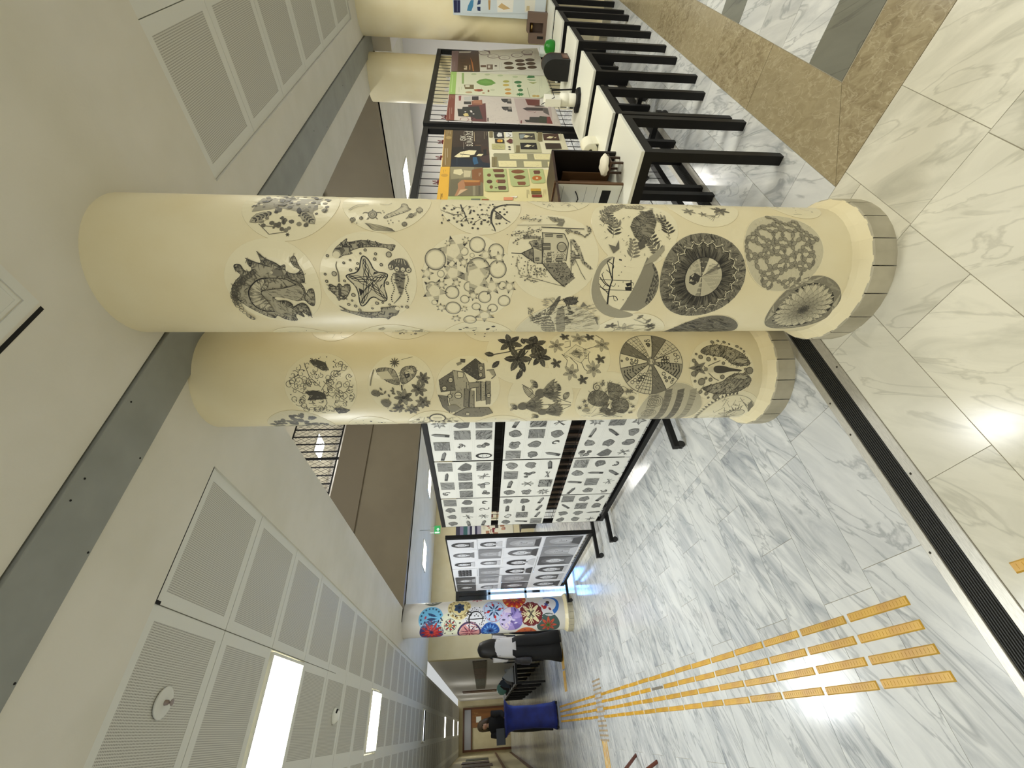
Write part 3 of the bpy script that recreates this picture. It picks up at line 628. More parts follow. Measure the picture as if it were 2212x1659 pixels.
def iris(A):
    A.disc(0, 0, .99, .52, 60); R = random.Random(2)
    for _ in range(420):
        t = R.random()*2*PI; a = R.uniform(.74, .9); b = min(.985, a+R.uniform(.05, .2)); dt = R.uniform(-.12, .12)
        A.line([(a*math.cos(t), a*math.sin(t)), (b*math.cos(t+dt), b*math.sin(t+dt))], R.uniform(.008, .022), R.uniform(.35, .85))
    for _ in range(330):
        t = R.random()*2*PI; b = R.uniform(.55, .78); A.line([(.44*math.cos(t), .44*math.sin(t)), (b*math.cos(t+R.uniform(-.05, .05)), b*math.sin(t))], (.022, .006), R.uniform(.6, .98))
    M = []
    for i in range(260):
        t = 2*PI*i/260; u = 22*t; M.append(((.735+.075*math.sin(u))*math.cos(t+.06*math.sin(2*u)), (.735+.075*math.sin(u))*math.sin(t+.06*math.sin(2*u))))
    A.line(M, .022, .12, True); A.line([(x*.975, y*.975) for x, y in M], .018, .9, True)
    A.disc(0, 0, .43, .22, 40); A.ring(0, 0, .43, .018, .95, 40)
    W = lambda t0, t1, d: A.poly([(.02, .05)]+[(.42*math.cos(t0+(t1-t0)*i/8), .42*math.sin(t0+(t1-t0)*i/8)) for i in range(9)], d)
    W(-.2, .35, .7); W(.5, 1.1, .35); W(3.9, 4.8, .3); W(5.2, 5.5, .62); W(2.9, 3.2, .45); W(5.55, 6.05, .1)
    A.poly([(.02, .06), (.10, .22), (.02, .33), (-.12, .32), (-.17, .2), (-.1, .1)], .85); A.line([(.02, .05), (.4, .1)], .016, .9); A.line([(-.42, -.02), (.02, .05)], .014, .8)
    for i in range(8): A.line([(.04+.03*i, -.02-.01*i), (.1+.025*i, -.32+.01*i)], .01, .5)
def chain_net(A):
    A.disc(0, 0, .985, .16, 50); R = random.Random(9); P = {}
    for i in range(-6, 7):
        for j in range(-6, 7):
            x = (i+.5*(j % 2))*.27+R.uniform(-.05, .05); y = j*.235+R.uniform(-.05, .05)
            if math.hypot(x, y) < .97: P[i, j] = (x, y)
    K = list(P)
    for (i, j) in K:
        o = j % 2
        for di, dj in ((1, 0), (o, 1), (o-1, 1)):
            if (i+di, j+dj) in P and R.random() < .8:
                a, b = P[i, j], P[i+di, j+dj]; m = ((a[0]+b[0])/2+R.uniform(-.03, .03), (a[1]+b[1])/2+R.uniform(-.03, .03))
                for p, q in ((a, m), (m, b)):
                    t = math.atan2(q[1]-p[1], q[0]-p[0]); l = math.hypot(q[0]-p[0], q[1]-p[1]); A.leaf(*p, t, l*1.08, .10, .62); A.leaf(p[0]+math.cos(t)*l*.08, p[1]+math.sin(t)*l*.08, t, l*.9, .075, .42); A.line([p, q], .007, .7)
    A.scatter(120, lambda x, y, r: A.line([(x, y), (x+r.uniform(-.05, .05), y+r.uniform(-.05, .05))], .008, .28), .95, seed=3)
def mandala(A):
    A.disc(0, 0, .99, .5, 60); A.disc(0, 0, .80, .2, 50)
    for i in range(8):
        t = 2*PI*i/8+.2; A.poly([(.99*math.cos(t-.38), .99*math.sin(t-.38)), (.80*math.cos(t), .80*math.sin(t)), (.99*math.cos(t+.38), .99*math.sin(t+.38))], (.28, .4)[i % 2])
    for i in range(28):
        t = 2*PI*i/28; A.poly([(.80*math.cos(t-.1), .80*math.sin(t-.1)), (.68*math.cos(t), .68*math.sin(t)), (.80*math.cos(t+.1), .80*math.sin(t+.1))], .92 if i % 7 < 4 else .6)
    for k, (q, n) in enumerate(((.72, 22), (.60, 20), (.49, 18), (.38, 14), (.28, 12), (.18, 8))):
        for i in range(n):
            t = 2*PI*(i+.5*(k % 2))/n; w = PI/n; P = [(q*.72*math.cos(t-w), q*.72*math.sin(t-w)), (q*.95*math.cos(t-w*.7), q*.95*math.sin(t-w*.7)), (q*1.08*math.cos(t), q*1.08*math.sin(t)), (q*.95*math.cos(t+w*.7), q*.95*math.sin(t+w*.7)), (q*.72*math.cos(t+w), q*.72*math.sin(t+w))]
            A.poly(P, .16+.07*k); A.line(P, .010, .55)
    A.flower(0, 0, .16, 10, .5, .6, .85)
def ferns(A):
    R = random.Random(8)
    for x, y, a, l, n, d in ((-.05, .75, -.6, .75, 8, .55), (.25, .80, -1.0, .7, 8, .5), (-.35, .55, -.3, .7, 8, .75), (.55, .6, -1.3, .6, 7, .5), (-.85, .15, -.4, .45, 6, .5), (-.6, -.35, -.1, .6, 7, .8), (-.75, -.55, .5, .5, 6, .6), (.1, -.8, .8, .5, 6, .45), (-.3, -.75, -.1, .5, 6, .8), (.65, -.45, 1.2, .5, 6, .4), (-.1, .3, .7, .5, 6, .45)): A.fern(x, y, a, l, n, .2, d)
    A.poly([(-.5, -.12), (-.3, .05), (-.05, .12), (.2, .0), (.45, -.30), (.60, -.55), (.35, -.5), (.1, -.52), (-.2, -.4), (-.42, -.25)], .45); rim(A, [(-.5, -.12), (-.3, .05), (-.05, .12), (.2, .0), (.45, -.30), (.60, -.55), (.35, -.5), (.1, -.52), (-.2, -.4), (-.42, -.25)], 200, .2, .5, .95, .014, 3)
    for i in range(9): A.leaf(-.3+.09*i, -.15-.035*i+.08*math.sin(i), .9+.2*(i % 3), .16, .09, .45, .85)
    A.scatter(90, lambda x, y, r: A.line([(x, y), (x+r.uniform(-.06, .06), y+r.uniform(-.06, .06))], .012, r.uniform(.4, .8)), .85, seed=3)
    A.poly([(-.62, -.05), (-.55, -.18), (-.40, -.16), (-.45, .0)], .7); A.poly([(-.7, .55), (-.5, .66), (-.55, .5), (-.4, .42), (-.6, .42)], .6)
    A.poly([(-.95, -.15), (-.75, -.3), (-.5, -.62), (-.62, -.62), (-.85, -.42)], .35)
def landscape(A):
    A.sm = True
    A.disc(0, 0, .985, .1, 44)
    A.poly("1350,970 1388,968 1310,1110 1185,1252 1070,1195 1180,1120 1290,1062", .62); A.poly("1170,1250 1230,1162 1300,1160 1335,1330 1230,1330", .52); A.poly("1400,1000 1440,975 1530,985 1545,1040 1430,1062", .7)
    hatch(A, "1400,1000 1440,975 1530,985 1545,1040 1430,1062", 40, .04, .02, .6, .95, None, 2); hatch(A, "1290,1062 1388,968 1310,1110 1185,1252 1070,1195", 60, .06, .012, .45, .8, 2.2, 3)
    A.poly("1320,1120 1400,1060 1420,1160 1410,1320 1340,1330", .4); hatch(A, "1320,1120 1400,1060 1420,1160 1410,1320 1340,1330", 50, .06, .014, .3, .85, 2, 4)
    hatch(A, "1430,1080 1700,1050 1730,1200 1650,1320 1450,1320", 120, .07, .010, .25, .6, 1.9, 5); hatch(A, "1440,1060 1500,1060 1480,1200 1420,1250", 24, .05, .022, .6, .9, 1.6, 6)
    A.poly("1560,1075 1590,1025 1628,1062", .55); hatch(A, "1070,1080 1110,1075 1105,1180 1065,1185", 24, .04, .012, .4, .8, None, 7); hatch(A, "1200,990 1310,985 1310,1040 1220,1060", 24, .05, .012, .25, .5, 1.3, 8)
    for i in range(7): A.line("%d,%d %d,%d" % (1690+i*5, 1165+i*10, 1730, 1170+i*11), .014, .8)
def hatch_disc(A):
    A.disc(0, 0, .985, .6, 44)
    A.scatter(420, lambda x, y, r: A.line([(x, y), (x+.04+r.uniform(0, .06), y+.10+r.uniform(0, .1))], .014, r.uniform(.35, .95)), .86, seed=6)
def sketch(n=60, d=.5, seed=1, kinds='fl'):
    def f(A):
        R = random.Random(seed)
        for _ in range(n):
            t = R.random()*2*PI; q = math.sqrt(R.random())*.8; x, y = q*math.cos(t), q*math.sin(t); k = R.choice(kinds); dd = d*R.uniform(.7, 1.4)
            if k == 'f': A.flower(x, y, R.uniform(.08, .16), R.choice((5, 6)), .5, dd*.6, min(1, dd*1.4), R.random()*6)
            elif k == 'l': A.leaf(x, y, R.random()*6.3, R.uniform(.1, .22), .09, dd, min(1, dd*1.5))
            elif k == 'b': A.disc(x, y, R.uniform(.02, .06), min(1, dd), 7)
            elif k == 's': A.spiral(x, y, R.uniform(.05, .12), R.random()*6, R.choice((-1, 1)), .014, min(1, dd*1.3))
            elif k == 'v': A.line([(x, y), (x+R.uniform(-.2, .2), y+R.uniform(-.2, .2)), (x+R.uniform(-.3, .3), y+R.uniform(-.3, .3))], .012, min(1, dd*1.2))
            elif k == 'w': A.fern(x, y, R.random()*6.3, R.uniform(.2, .4), 5, .12, min(1, dd))
    return f
def sea_edge(A):
    A.sm = True
    w = "1598,238 1640,200 1720,172 1785,130 1788,92 1840,98 1855,140 1890,150 1830,178 1740,206 1640,242"; A.poly(w, .14); A.line(w, .014, .7, True); rim(A, w, 90, .07, .3, .7, .012, 2)
    A.poly("1450,205 1470,170 1520,165 1545,200 1520,240 1475,242", .35); A.line("1450,205 1470,170 1520,165 1545,200 1520,240 1475,242", .016, .75, True); A.cdisc(1497, 203, 22, .12); A.ring(*A.loc((1497, 203)), 22*A.cs, .014, .7, 8)
    for s in ("1455,190 1420,180 1400,195", "1540,185 1575,180 1585,195", "1460,235 1440,255", "1530,235 1550,250", "1497,165 1500,150"): A.line(s, (.03, .014), .6)
    for i in range(6): A.line("%d,%d %d,%d %d,%d %d,%d" % (1420+i*8, 290+i*6, 1500, 300+i*12, 1600, 320+i*9, 1690+i*6, 345+i*5), .012, .6)
    for x, y, r in ((1965, 160, 34), (1880, 215, 26), (1300, 255, 26), (1385, 240, 18), (1815, 300, 26)): A.cdisc(x, y, r, .25, 10); A.ring(*A.loc((x, y)), r*A.cs, .014, .7, 10); rim(A, ' '.join('%f,%f' % (x+r*math.cos(t), y+r*math.sin(t)) for t in [i*.63 for i in range(10)]), 24, .06, .4, .8, .012, x)
    for x, y in ((1600, 170), (1612, 185), (1650, 270), (1680, 262), (1700, 285), (1660, 295), (1760, 270), (1340, 290), (1290, 285)): A.cdisc(x, y, 7, .6, 6)
    A.line("1260,160 1330,115 1400,105 1460,110", .016, .4); A.line("1270,165 1340,130 1420,120", .012, .4); A.line("1570,100 1640,115 1690,95", .014, .4)
    for i in range(7): A.line("%d,%d %d,%d" % (1830+i*16, 250-i*5, 1850+i*14, 225-i*8), .014, .5)
def leaf_edge(A):
    hatch_ = random.Random(3); A.poly([(-.3, .75), (-.15, .2), (-.35, -.5), (.3, -.6), (.3, .7)], .4)
    A.scatter(90, lambda x, y, r: A.disc(x, y, r.uniform(.02, .06), r.choice((.05, .5, .65)), 6), .8, seed=2)
    for x, y, a in ((-.55, .35, 2.2), (-.50, -.25, 3.9)):
        A.leaf(x+.25, y, a, .48, .26, .3, .85)
        for i in range(5): A.leaf(x+.25+math.cos(a)*.08*i, y+math.sin(a)*.08*i, a+.8, .1, .04, .85); A.leaf(x+.25+math.cos(a)*.08*i, y+math.sin(a)*.08*i, a-.8, .1, .04, .85)
    A.line([(-.62, .55), (-.86, .32), (-.80, -.02), (-.70, .05), (-.66, .5)], .016, .6); A.star(-.86, -.05, .05, 6, .8); A.star(-.2, -.75, .07, 7, .7); sketch(36, .6, 9, 'lb')(A)
def blossom(A):
    A.sm = True
    for s, w in (("990,105 860,100 770,120 728,150 712,210 712,270 745,325 752,356", (.09, .02)), ("728,150 790,190 840,240 895,270", (.05, .02)), ("420,100 432,140 460,180 465,215 500,285", (.04, .015)), ("432,140 390,120 350,150", .016), ("460,180 400,200 330,190", .016), ("465,215 430,250", .014), ("712,270 690,300", .012), ("712,210 640,190 590,205", .014), ("620,230 570,260 540,290", .012), ("330,190 270,170 230,150", .012), ("740,345 715,340", .012)): A.line(s, w, .85)
    A.poly("745,205 790,192 822,225 800,245 760,240", .55); rim(A, "745,205 790,192 822,225 800,245 760,240", 50, .06, .5, .95, .014, 2)
    R = random.Random(5)
    for _ in range(64):
        x, y = R.uniform(240, 880), R.uniform(100, 300); A.poly(' '.join('%f,%f' % (x+R.uniform(7, 17)*math.cos(t), y+R.uniform(6, 13)*math.sin(t)) for t in (0, 1.2, 2.5, 3.7, 5)), R.uniform(.55, .95))
    for x, y in ((435, 300), (585, 330), (535, 325), (792, 282), (618, 285)): A.cdisc(x, y, 12, .8, 6)
    for _ in range(30):
        x, y = R.uniform(250, 700), R.uniform(100, 270); A.line('%f,%f %f,%f' % (x, y, x+R.uniform(-60, 60), y+R.uniform(-30, 30)), .010, .55)
def pale_flowers(A):
    for P in ([(-.6, .5), (-.1, .35), (.35, .3), (.7, .45)], [(-.2, .35), (.1, .05), (.1, -.3)], [(.3, .3), (.5, .0), (.45, -.4), (.6, -.55)]): A.line(P, .014, .6)
    A.flower(.30, .15, .30, 6, .35, .18, .5, .3, .6); A.flower(.45, -.5, .15, 8, .3, .5, .8); A.flower(.45, .55, .16, 5, .4, .5, .6); sketch(16, .4, 2, 'vl')(A)
def line_lily(A):
    for i in range(7): A.line([(-.5-.05*i, .2-.04*i), (-.55, -.2), (-.3+.05*i, -.62+.03*i)], .010, .5)
    A.flower(-.35, .5, .2, 6, .35, .3, .6); A.flower(-.25, -.45, .26, 6, .4, .5, .8); A.flower(-.5, .15, .13, 5, .4, .4, .7); sketch(16, .45, 4, 'v')(A)

F = 'front'
sticker(F, 'ink drawing of a coiled dragon on the front column', ('C', 592, 616), (488, 692), dragon, crop=C1)
sticker(F, 'ink drawing of a starfish ringed by fish and a jellyfish', ('C', 796, 603), (692, 900), starfish, crop=C1)
sticker(F, 'ink drawing packed with shaded circles and stars', ('C', 1012, 606), (912, 1112), circles_stars, crop=C2)
sticker(F, 'ink drawing of a tall house with a spired tower', ('C', 1194, 550), (1096, 1293), house, crop=C2)
sticker(F, 'small ink drawing of a bare tree with a swing', ('C', 1349, 618), (1275, 1423), swing, crop=C2)
sticker(F, 'dark ink drawing like an eye with radiating hatching', ('C', 1518, 599), (1425, 1610), iris)
sticker(F, 'ink drawing of linked leaf chains forming a net', ('C', 1693, 538), (1607, 1779), chain_net)
sticker(F, 'grey mandala drawing of layered petals, lowest on the front column', ('C', 1734, 668), (1662, 1806), mandala)
sticker(F, 'ink drawing of an animal among fern leaves', ('C', 1370, 487), (1278, 1463), ferns)
sticker(F, 'ink drawing of a mountain and waterfall landscape', ('C', 1203, 712), (1113, 1293), landscape, crop=C2) 
def side(col, lab, side_, x, y, px, art, **k):
    """disc that turns away round one side of the column; (x, y) is the pixel of its inner edge"""
    return sticker(col, lab, ('R' if side_ == 'right' else 'L', x, y), px, art, **k)
side(F, 'dark leaf-hatched drawing at the lower left edge of the front column', 'left', 1575, 680, (1470, 1628), hatch_disc)
side(F, 'pencil collage of leaves and shells, topmost at the right edge', 'right', 612, 521, (507, 722), leaf_edge)
side(F, 'pencil drawing of a turtle and a whale at the right edge', 'right', 828, 503, (728, 927), sea_edge, crop=C1)
side(F, 'ink drawing of a blossoming branch with a bird, right edge', 'right', 1035, 508, (948, 1130), blossom, crop=C2)
side(F, 'pale pencil drawing mostly turned away, beside the tower house', 'right', 1208, 457, (1145, 1285), sketch(40, .35, 3, 'vb'))
side(F, 'line drawing of lilies at the right edge below the ferns', 'right', 1545, 491, (1463, 1616), line_lily)
side(F, 'small pale drawing at the foot of the front column, right edge', 'right', 1742, 473, (1690, 1795), sketch(12, .4, 4, 'vb'))
side(F, 'pale pencil drawing at the left edge below the dragon', 'left', 640, 706, (565, 700), sketch(14, .6, 12, 'vl'))
side(F, 'pencil drawing of a leafy sprig at the left edge near the starfish', 'left', 835, 701, (760, 925), sketch(30, .4, 13, 'wvb'))
side(F, 'pencil drawing of small fish at the left edge by the circles', 'left', 1035, 692, (955, 1110), sketch(26, .6, 14, 'lvb'))
side(F, 'pale line drawing of flowers and a bee, left edge', 'left', 1385, 676, (1295, 1462), pale_flowers)

# ---- middle column
def swirls(A):
    R = random.Random(3)
    for P in ([(-.1, .0), (.2, -.2), (.45, -.55)], [(-.1, .05), (-.2, .5), (0, .8)], [(.0, .0), (.3, .3), (.7, .45)], [(-.05, -.05), (-.5, -.1), (-.8, .1)], [(.1, -.2), (-.2, -.55), (-.1, -.8)]): A.line(P, .016, .75)
    for _ in range(110):
        t = R.random()*2*PI; q = math.sqrt(R.uniform(.03, .80)); A.spiral(q*math.cos(t), q*math.sin(t), R.uniform(.06, .13), R.random()*6.3, R.choice((-1, 1)), .016, R.uniform(.6, .85), R.uniform(.7, 1.2))
    A.scatter(70, lambda x, y, r: A.disc(x, y, r.uniform(.012, .022), .8, 5), .9, seed=4)
    for s in ("835,265 880,255 950,280 975,335 930,338 890,315 860,300", "800,490 860,478 920,490 950,510 955,540 900,545 820,550 835,520", "1010,605 1060,600 1130,620 1100,640 1045,645"): A.poly(s, .78); hatch(A, s, 16, .05, .014, .3, .95, None, 4)
def butterfly(A):
    A.sm = True
    for s in ("1310,340 1340,315 1440,320 1470,370 1495,445 1420,430 1350,385", "1485,360 1510,310 1590,300 1612,340 1590,390 1500,450"):
        A.poly(s, .3); A.line(s, .02, .8, True); hatch(A, s, 30, .07, .012, .35, .75, None, 2); rim(A, s, 90, .2, .4, .85, .012, 6)
    A.poly("1320,350 1400,340 1440,395 1360,400", .12); A.poly("1520,340 1575,320 1590,355 1535,380", .15); A.poly("1520,345 1545,335 1570,360 1540,400 1520,380", .85); A.line("1500,440 1505,480", .04, .85)
    for x, y, r in ((1515, 530, .30), (1625, 470, .26), (1655, 395, .22), (1580, 615, .22), (1655, 565, .24), (1480, 600, .20)): a, b = A.loc((x, y)); A.flower(a, b, r, 7, .42, lambda i: .4+.1*(i % 3), .85, x*.1)
    A.flower(*A.loc((1450, 280)), .16, 10, .12, .5, .7)
    for s in ("1275,490 1310,470 1355,495 1340,525 1290,515", "1345,550 1400,535 1432,570 1400,605 1360,580"): A.poly(s, .55); hatch(A, s, 10, .05, .012, .4, .8, None, 3)
    for i in range(8): A.leaf(*A.loc((1360+14*i, 480+4*(i % 2)*6)), .6+i, .12, .06, .6, .8)
    for i in range(10): A.leaf(*A.loc((1440+30*i, 630-6*i)), 1+i*.7, .14, .08, .5, .8)
    A.line("1300,330 1280,400 1275,445", .03, .5); A.line("1500,260 1580,240", .014, .5)
def book_houses(A):
    def B(s, d, n=0, sd=1): A.poly(s, d); A.line(s, .018, .95, True); n and hatch(A, s, n, .035, .012, .4, .9, None, sd)
    B("1870,335 1950,345 1985,420 1975,640 1890,640 1845,560 1860,420", .3, 30); B("1770,405 1870,340 1890,480 1785,490", .6, 40, 2); B("1930,330 2035,250 2095,300 2105,390 2050,405", .78, 60, 3); B("2050,290 2095,285 2105,385 2060,390", .5)
    B("1765,512 1830,520 1850,640 1800,600", .55, 16, 4)
    for i, (x, y, h) in enumerate(((1970, 420, 230), (2040, 410, 190), (2075, 415, 180), (2110, 410, 220))): B("%d,%d %d,%d %d,%d %d,%d" % (x, y, x+32, y+4, x+30, y+h*.75, x+2, y+h*.78), .3+.15*(i % 2), 12, i)
    B("1955,465 1990,470 1985,600 1950,595", .5, 10, 5); B("1995,480 2025,482 2025,605 1990,600", .4, 8, 6); B("1985,425 2060,420 2060,455 1990,465", .4)
    B("1870,655 1960,605 2130,600 2160,640 2080,665 1960,668", .5, 50, 7); A.poly("1830,590 1890,580 1930,610 1860,640", .45)
    for x, y, r in ((1855, 405, 18), (1810, 465, 18), (2075, 320, 15), (2072, 368, 15), (1910, 515, 26), (1850, 520, 16), (2130, 515, 16), (1978, 648, 18)): A.cdisc(x, y, r, .12, 8); A.ring(*A.loc((x, y)), r*A.cs, .02, .95, 10); A.line("%d,%d %d,%d" % (x-r, y, x+r, y), .012, .9)
    B("1925,255 1960,258 1958,278 1928,276", .7); A.poly("1895,285 1930,270 1935,290 1905,302", .45); B("1905,345 1945,350 1945,385 1908,385", .1); A.line("2115,335 2165,330 2180,370 2150,395", .03, .7); A.poly("2130,335 2170,335 2178,375 2155,370", .35)
def lilies(A):
    A.sm = True
    for s in ("40,220 160,200 300,170", "160,200 230,150", "240,260 300,190", "300,290 330,230", "215,390 245,320"): A.line(s, .03, .85)
    for x, y, r, a in ((170, 135, .42, .2), (345, 150, .42, .9), (228, 250, .45, .5), (385, 235, .36, 1.4)):
        u, v = A.loc((x, y)); A.flower(u, v, r, 6, .46, lambda i: .72+.12*(i % 2), .97, a, .45); A.scatter
        hatch(A, "%d,%d %d,%d %d,%d %d,%d" % (x-30, y-30, x+30, y-30, x+30, y+30, x-30, y+30), 18, .06, .014, .5, .98, None, x)
    for x, y, a, l in ((60, 222, 1.4, .32), (95, 265, 2.3, .32), (215, 395, -.6, .36), (275, 345, .3, .3), (300, 120, -1.0, .3), (270, 145, .2, .25)): A.leaf(*A.loc((x, y)), a, l, .16, .8, .4)
def eye_diamond(A):
    A.poly("555,215 640,148 742,200 675,278", .06); A.line("555,215 640,148 742,200 675,278", .02, .6, True)
    for q in (.75, .55, .35): A.line([(q*x+.03, q*y) for x, y in [A.loc(p) for p in ((575, 215), (640, 165), (715, 205), (672, 262))]], .018, .8, True)
    A.poly("600,212 640,180 690,205 668,240", .45); A.poly("630,200 660,190 665,225", .9)
    for i in range(7): A.line("%d,%d %d,%d" % (690+i*2, 180+i*11, 712+i*2, 178+i*11), .016, .8)
    for s in ("560,130 600,120 600,160 560,170", "580,240 540,215", "540,215 580,260 570,300 600,330", "700,185 780,160 820,150", "680,275 700,320 720,335", "730,210 730,260 745,290", "600,240 650,290 655,330", "780,80 830,110 835,150"): A.line(s, .018, .75)
    for x, y in ((500, 155), (660, 105), (825, 150), (605, 345), (765, 320)): A.flower(*A.loc((x, y)), .26, 6, .4, .25, .6, x*.1, .6); A.ring(*A.loc((x, y)), .05, .02, .7, 8)
    for x, y in ((560, 92), (738, 95), (500, 280), (815, 250), (690, 395)):
        for a in (.5, 1.6, 2.6, 3.8, 5.1): A.leaf(*A.loc((x, y)), a, .17, .08, .6, .85)
def patchwork(A):
    R = random.Random(12); n = 13; c = (.02, .0)
    for i in range(n):
        t0 = 2*PI*i/n+.3; t1 = t0+2*PI/n; pat = i % 5; E = [(.97*math.cos(t0+(t1-t0)*k/5), .97*math.sin(t0+(t1-t0)*k/5)) for k in range(6)]
        A.poly([c]+E, (.12, .55, .05, .4, .1)[pat])
        tm = (t0+t1)/2
        if pat == 0:
            for k in range(7): q = .25+k*.1; A.line([(q*math.cos(t0+.03), q*math.sin(t0+.03)), (q*math.cos(t1-.03), q*math.sin(t1-.03))], .016, .8)
            for k in range(3): t = t0+(k+.7)*(t1-t0)/3.4; A.line([(.2*math.cos(t), .2*math.sin(t)), (.95*math.cos(t), .95*math.sin(t))], .014, .8)
        elif pat == 1:
            for k in range(30): q = R.uniform(.3, .9); t = R.uniform(t0+.05, t1-.05); A.line([(q*math.cos(t), q*math.sin(t)), (q*math.cos(t)+.05, q*math.sin(t)+.05)], .014, R.uniform(.3, .95))
        elif pat == 2:
            for k in range(6): q = R.uniform(.45, .9); t = R.uniform(t0+.08, t1-.08); r = R.uniform(.03, .06); A.disc(q*math.cos(t), q*math.sin(t), r, .5, 10); A.ring(q*math.cos(t), q*math.sin(t), r, .014, .85, 10)
        elif pat == 3:
            for k in range(8): q = .22+k*.09; A.line([(q*math.cos(t0), q*math.sin(t0)), ((q+.05)*math.cos(tm), (q+.05)*math.sin(tm)), (q*math.cos(t1), q*math.sin(t1))], .035, .9)
        else:
            for k in range(14): q = R.uniform(.35, .88); t = R.uniform(t0+.07, t1-.07); A.ring(q*math.cos(t), q*math.sin(t), .055, .018, .9, 6)
        A.line([c, E[0]], .018, .9)
    A.ring(0, 0, .965, .02, .6, 40); A.disc(.02, 0, .16, .55, 6); A.disc(.02, 0, .08, .15, 10)
def mermaid(A):
    A.sm = True
    top = "1515,205 1560,160 1640,145 1740,165 1840,215 1895,290 1800,300 1740,280 1700,235 1600,225"; bot = "1530,455 1600,435 1690,410 1730,370 1800,345 1898,378 1870,440 1780,490 1660,500 1580,485"
    for s in (top, bot): A.poly(s, .38); A.line(s, .016, .85, True); hatch(A, s, 110, .10, .014, .55, .95, 2.4, 5); rim(A, s, 90, .12, .5, .9, .014, 2)
    for x, y in ((1630, 190), (1740, 215), (1640, 455), (1735, 450)):
        A.cdisc(x, y, 30, .3, 12)
        for i in range(8): t = 2*PI*i/8; u, v = A.loc((x, y)); A.line([(u, v), (u+.11*math.cos(t), v+.11*math.sin(t))], .014, .8)
    for s in ("1740,275 1800,235 1870,250 1850,290", "1740,385 1800,350 1880,365 1840,400"):
        A.poly(s, .3); A.line(s, .018, .85, True); hatch(A, s, 10, .07, .014, .6, .85, 1.2, 3)
    A.star(*A.loc((1508, 315)), .30, 5, .55, .4, .3); A.star(*A.loc((1508, 315)), .15, 5, .8, .4, .3)
    A.poly("1615,315 1640,295 1700,300 1740,315 1820,325 1820,338 1740,335 1690,350 1630,350", .78); A.poly("1575,315 1615,300 1618,345 1580,345", .12); A.cdisc(1565, 322, 14, .5)
    for s in ("1580,300 1620,280 1668,262", "1585,350 1620,385 1655,402", "1560,310 1550,300", "1545,335 1560,332"): A.line(s, .02, .7)
    for x, y, r in ((1480, 262, 12), (1528, 236, 14), (1584, 252, 14), (1630, 250, 8), (1478, 355, 16), (1535, 410, 24), (1598, 396, 12), (1565, 385, 8), (1690, 280, 10), (1682, 376, 14), (1876, 332, 24), (1846, 322, 8), (1850, 345, 8), (1610, 132, 12), (1650, 124, 8), (1694, 132, 10), (1730, 146, 6), (1786, 162, 10), (1815, 178, 6), (1836, 196, 6), (1488, 406, 8), (1526, 482, 12), (1568, 494, 12), (1634, 518, 20), (1582, 522, 7), (1496, 216, 7)): A.cdisc(x, y, r, .45, 10); A.ring(*A.loc((x, y)), r*A.cs, .016, .85, 10)
def coneflowers(A):
    A.sm = True
    for s in ("420,480 540,540 605,560", "340,580 440,572 605,575", "470,640 560,600 605,580", "300,520 350,480 255,430"): A.line(s, .022, .6)
    for s in ("255,430 300,460 360,520 380,570 340,540 280,500", "555,545 545,510 565,488 595,482 590,520", "440,560 470,590 555,590 520,630 460,610", "470,545 520,538 540,550 490,556"): A.poly(s, .24); A.line(s, .014, .75, True); rim(A, s, 50, .1, .35, .7, .012, 3)
    for x, y, a in ((445, 430, -.3), (345, 520, .2), (470, 590, .3)):
        pass
    for x, y, t in ((385, 495, .2), (262, 585, .1), (405, 625, .2)):
        u, v = A.loc((x, y)); A.disc(u, v, .16, .55, 12); 
        for i in range(9): A.leaf(u, v-.03, -PI/2+(i-4)*.16+t, .62, .11, .45+.08*(i % 2), .75)
        A.disc(u, v+.02, .13, .6, 12)
    for x, y in ((350, 430), (515, 450), (205, 590), (355, 655)):
        u, v = A.loc((x, y)); A.disc(u, v, .13, .6, 10, .075, .5); A.leaf(u, v, 2.4, .2, .1, .2, .5); A.leaf(u, v, .8, .2, .1, .2, .5)
        for i in range(3): A.line([(u-.07+.06*i, v-.05), (u-.04+.06*i, v+.06)], .02, .9)
def pansy(A):
    A.sm = True
    for s, sd in (("725,520 745,480 800,470 860,490 880,545 830,590 760,580 725,550", 1), ("865,460 870,410 910,425 950,430 985,480 960,510 940,540 880,545", 2), ("890,550 960,520 1010,545 1018,600 980,635 930,625 900,590", 3), ("805,620 830,580 870,560 890,590 850,625", 4), ("830,625 900,590 930,630 880,650", 5)):
        A.poly(s, .36); A.line(s, .016, .85, True); hatch(A, s, 50, .11, .011, .4, .8, None, sd); rim(A, s, 150, .24, .4, .85, .012, sd)
    A.poly("862,590 880,560 888,600", .05); A.line("750,650 820,630 860,655 970,650", .03, .6); A.line("820,650 900,640 970,655", .02, .5)
    A.poly("680,605 710,590 740,600 738,615 685,618", .4); hatch(A, "685,615 740,615 745,650 680,650", 12, .06, .012, .4, .6, 1.6, 6); A.spiral(*A.loc((788, 447)), .14, 0, 1, .03, .7, 1.6)
    for x, y in ((665, 590), (700, 545), (1005, 475), (1030, 475), (1045, 580), (830, 425), (710, 575)): A.star(*A.loc((x, y)), .09, 5, .6)
    A.poly("1010,520 1030,505 1060,515 1050,535 1020,535", .55); A.poly("1010,620 1040,612 1042,625 1015,630", .55); sketch(26, .4, 4, 'bv')(A)
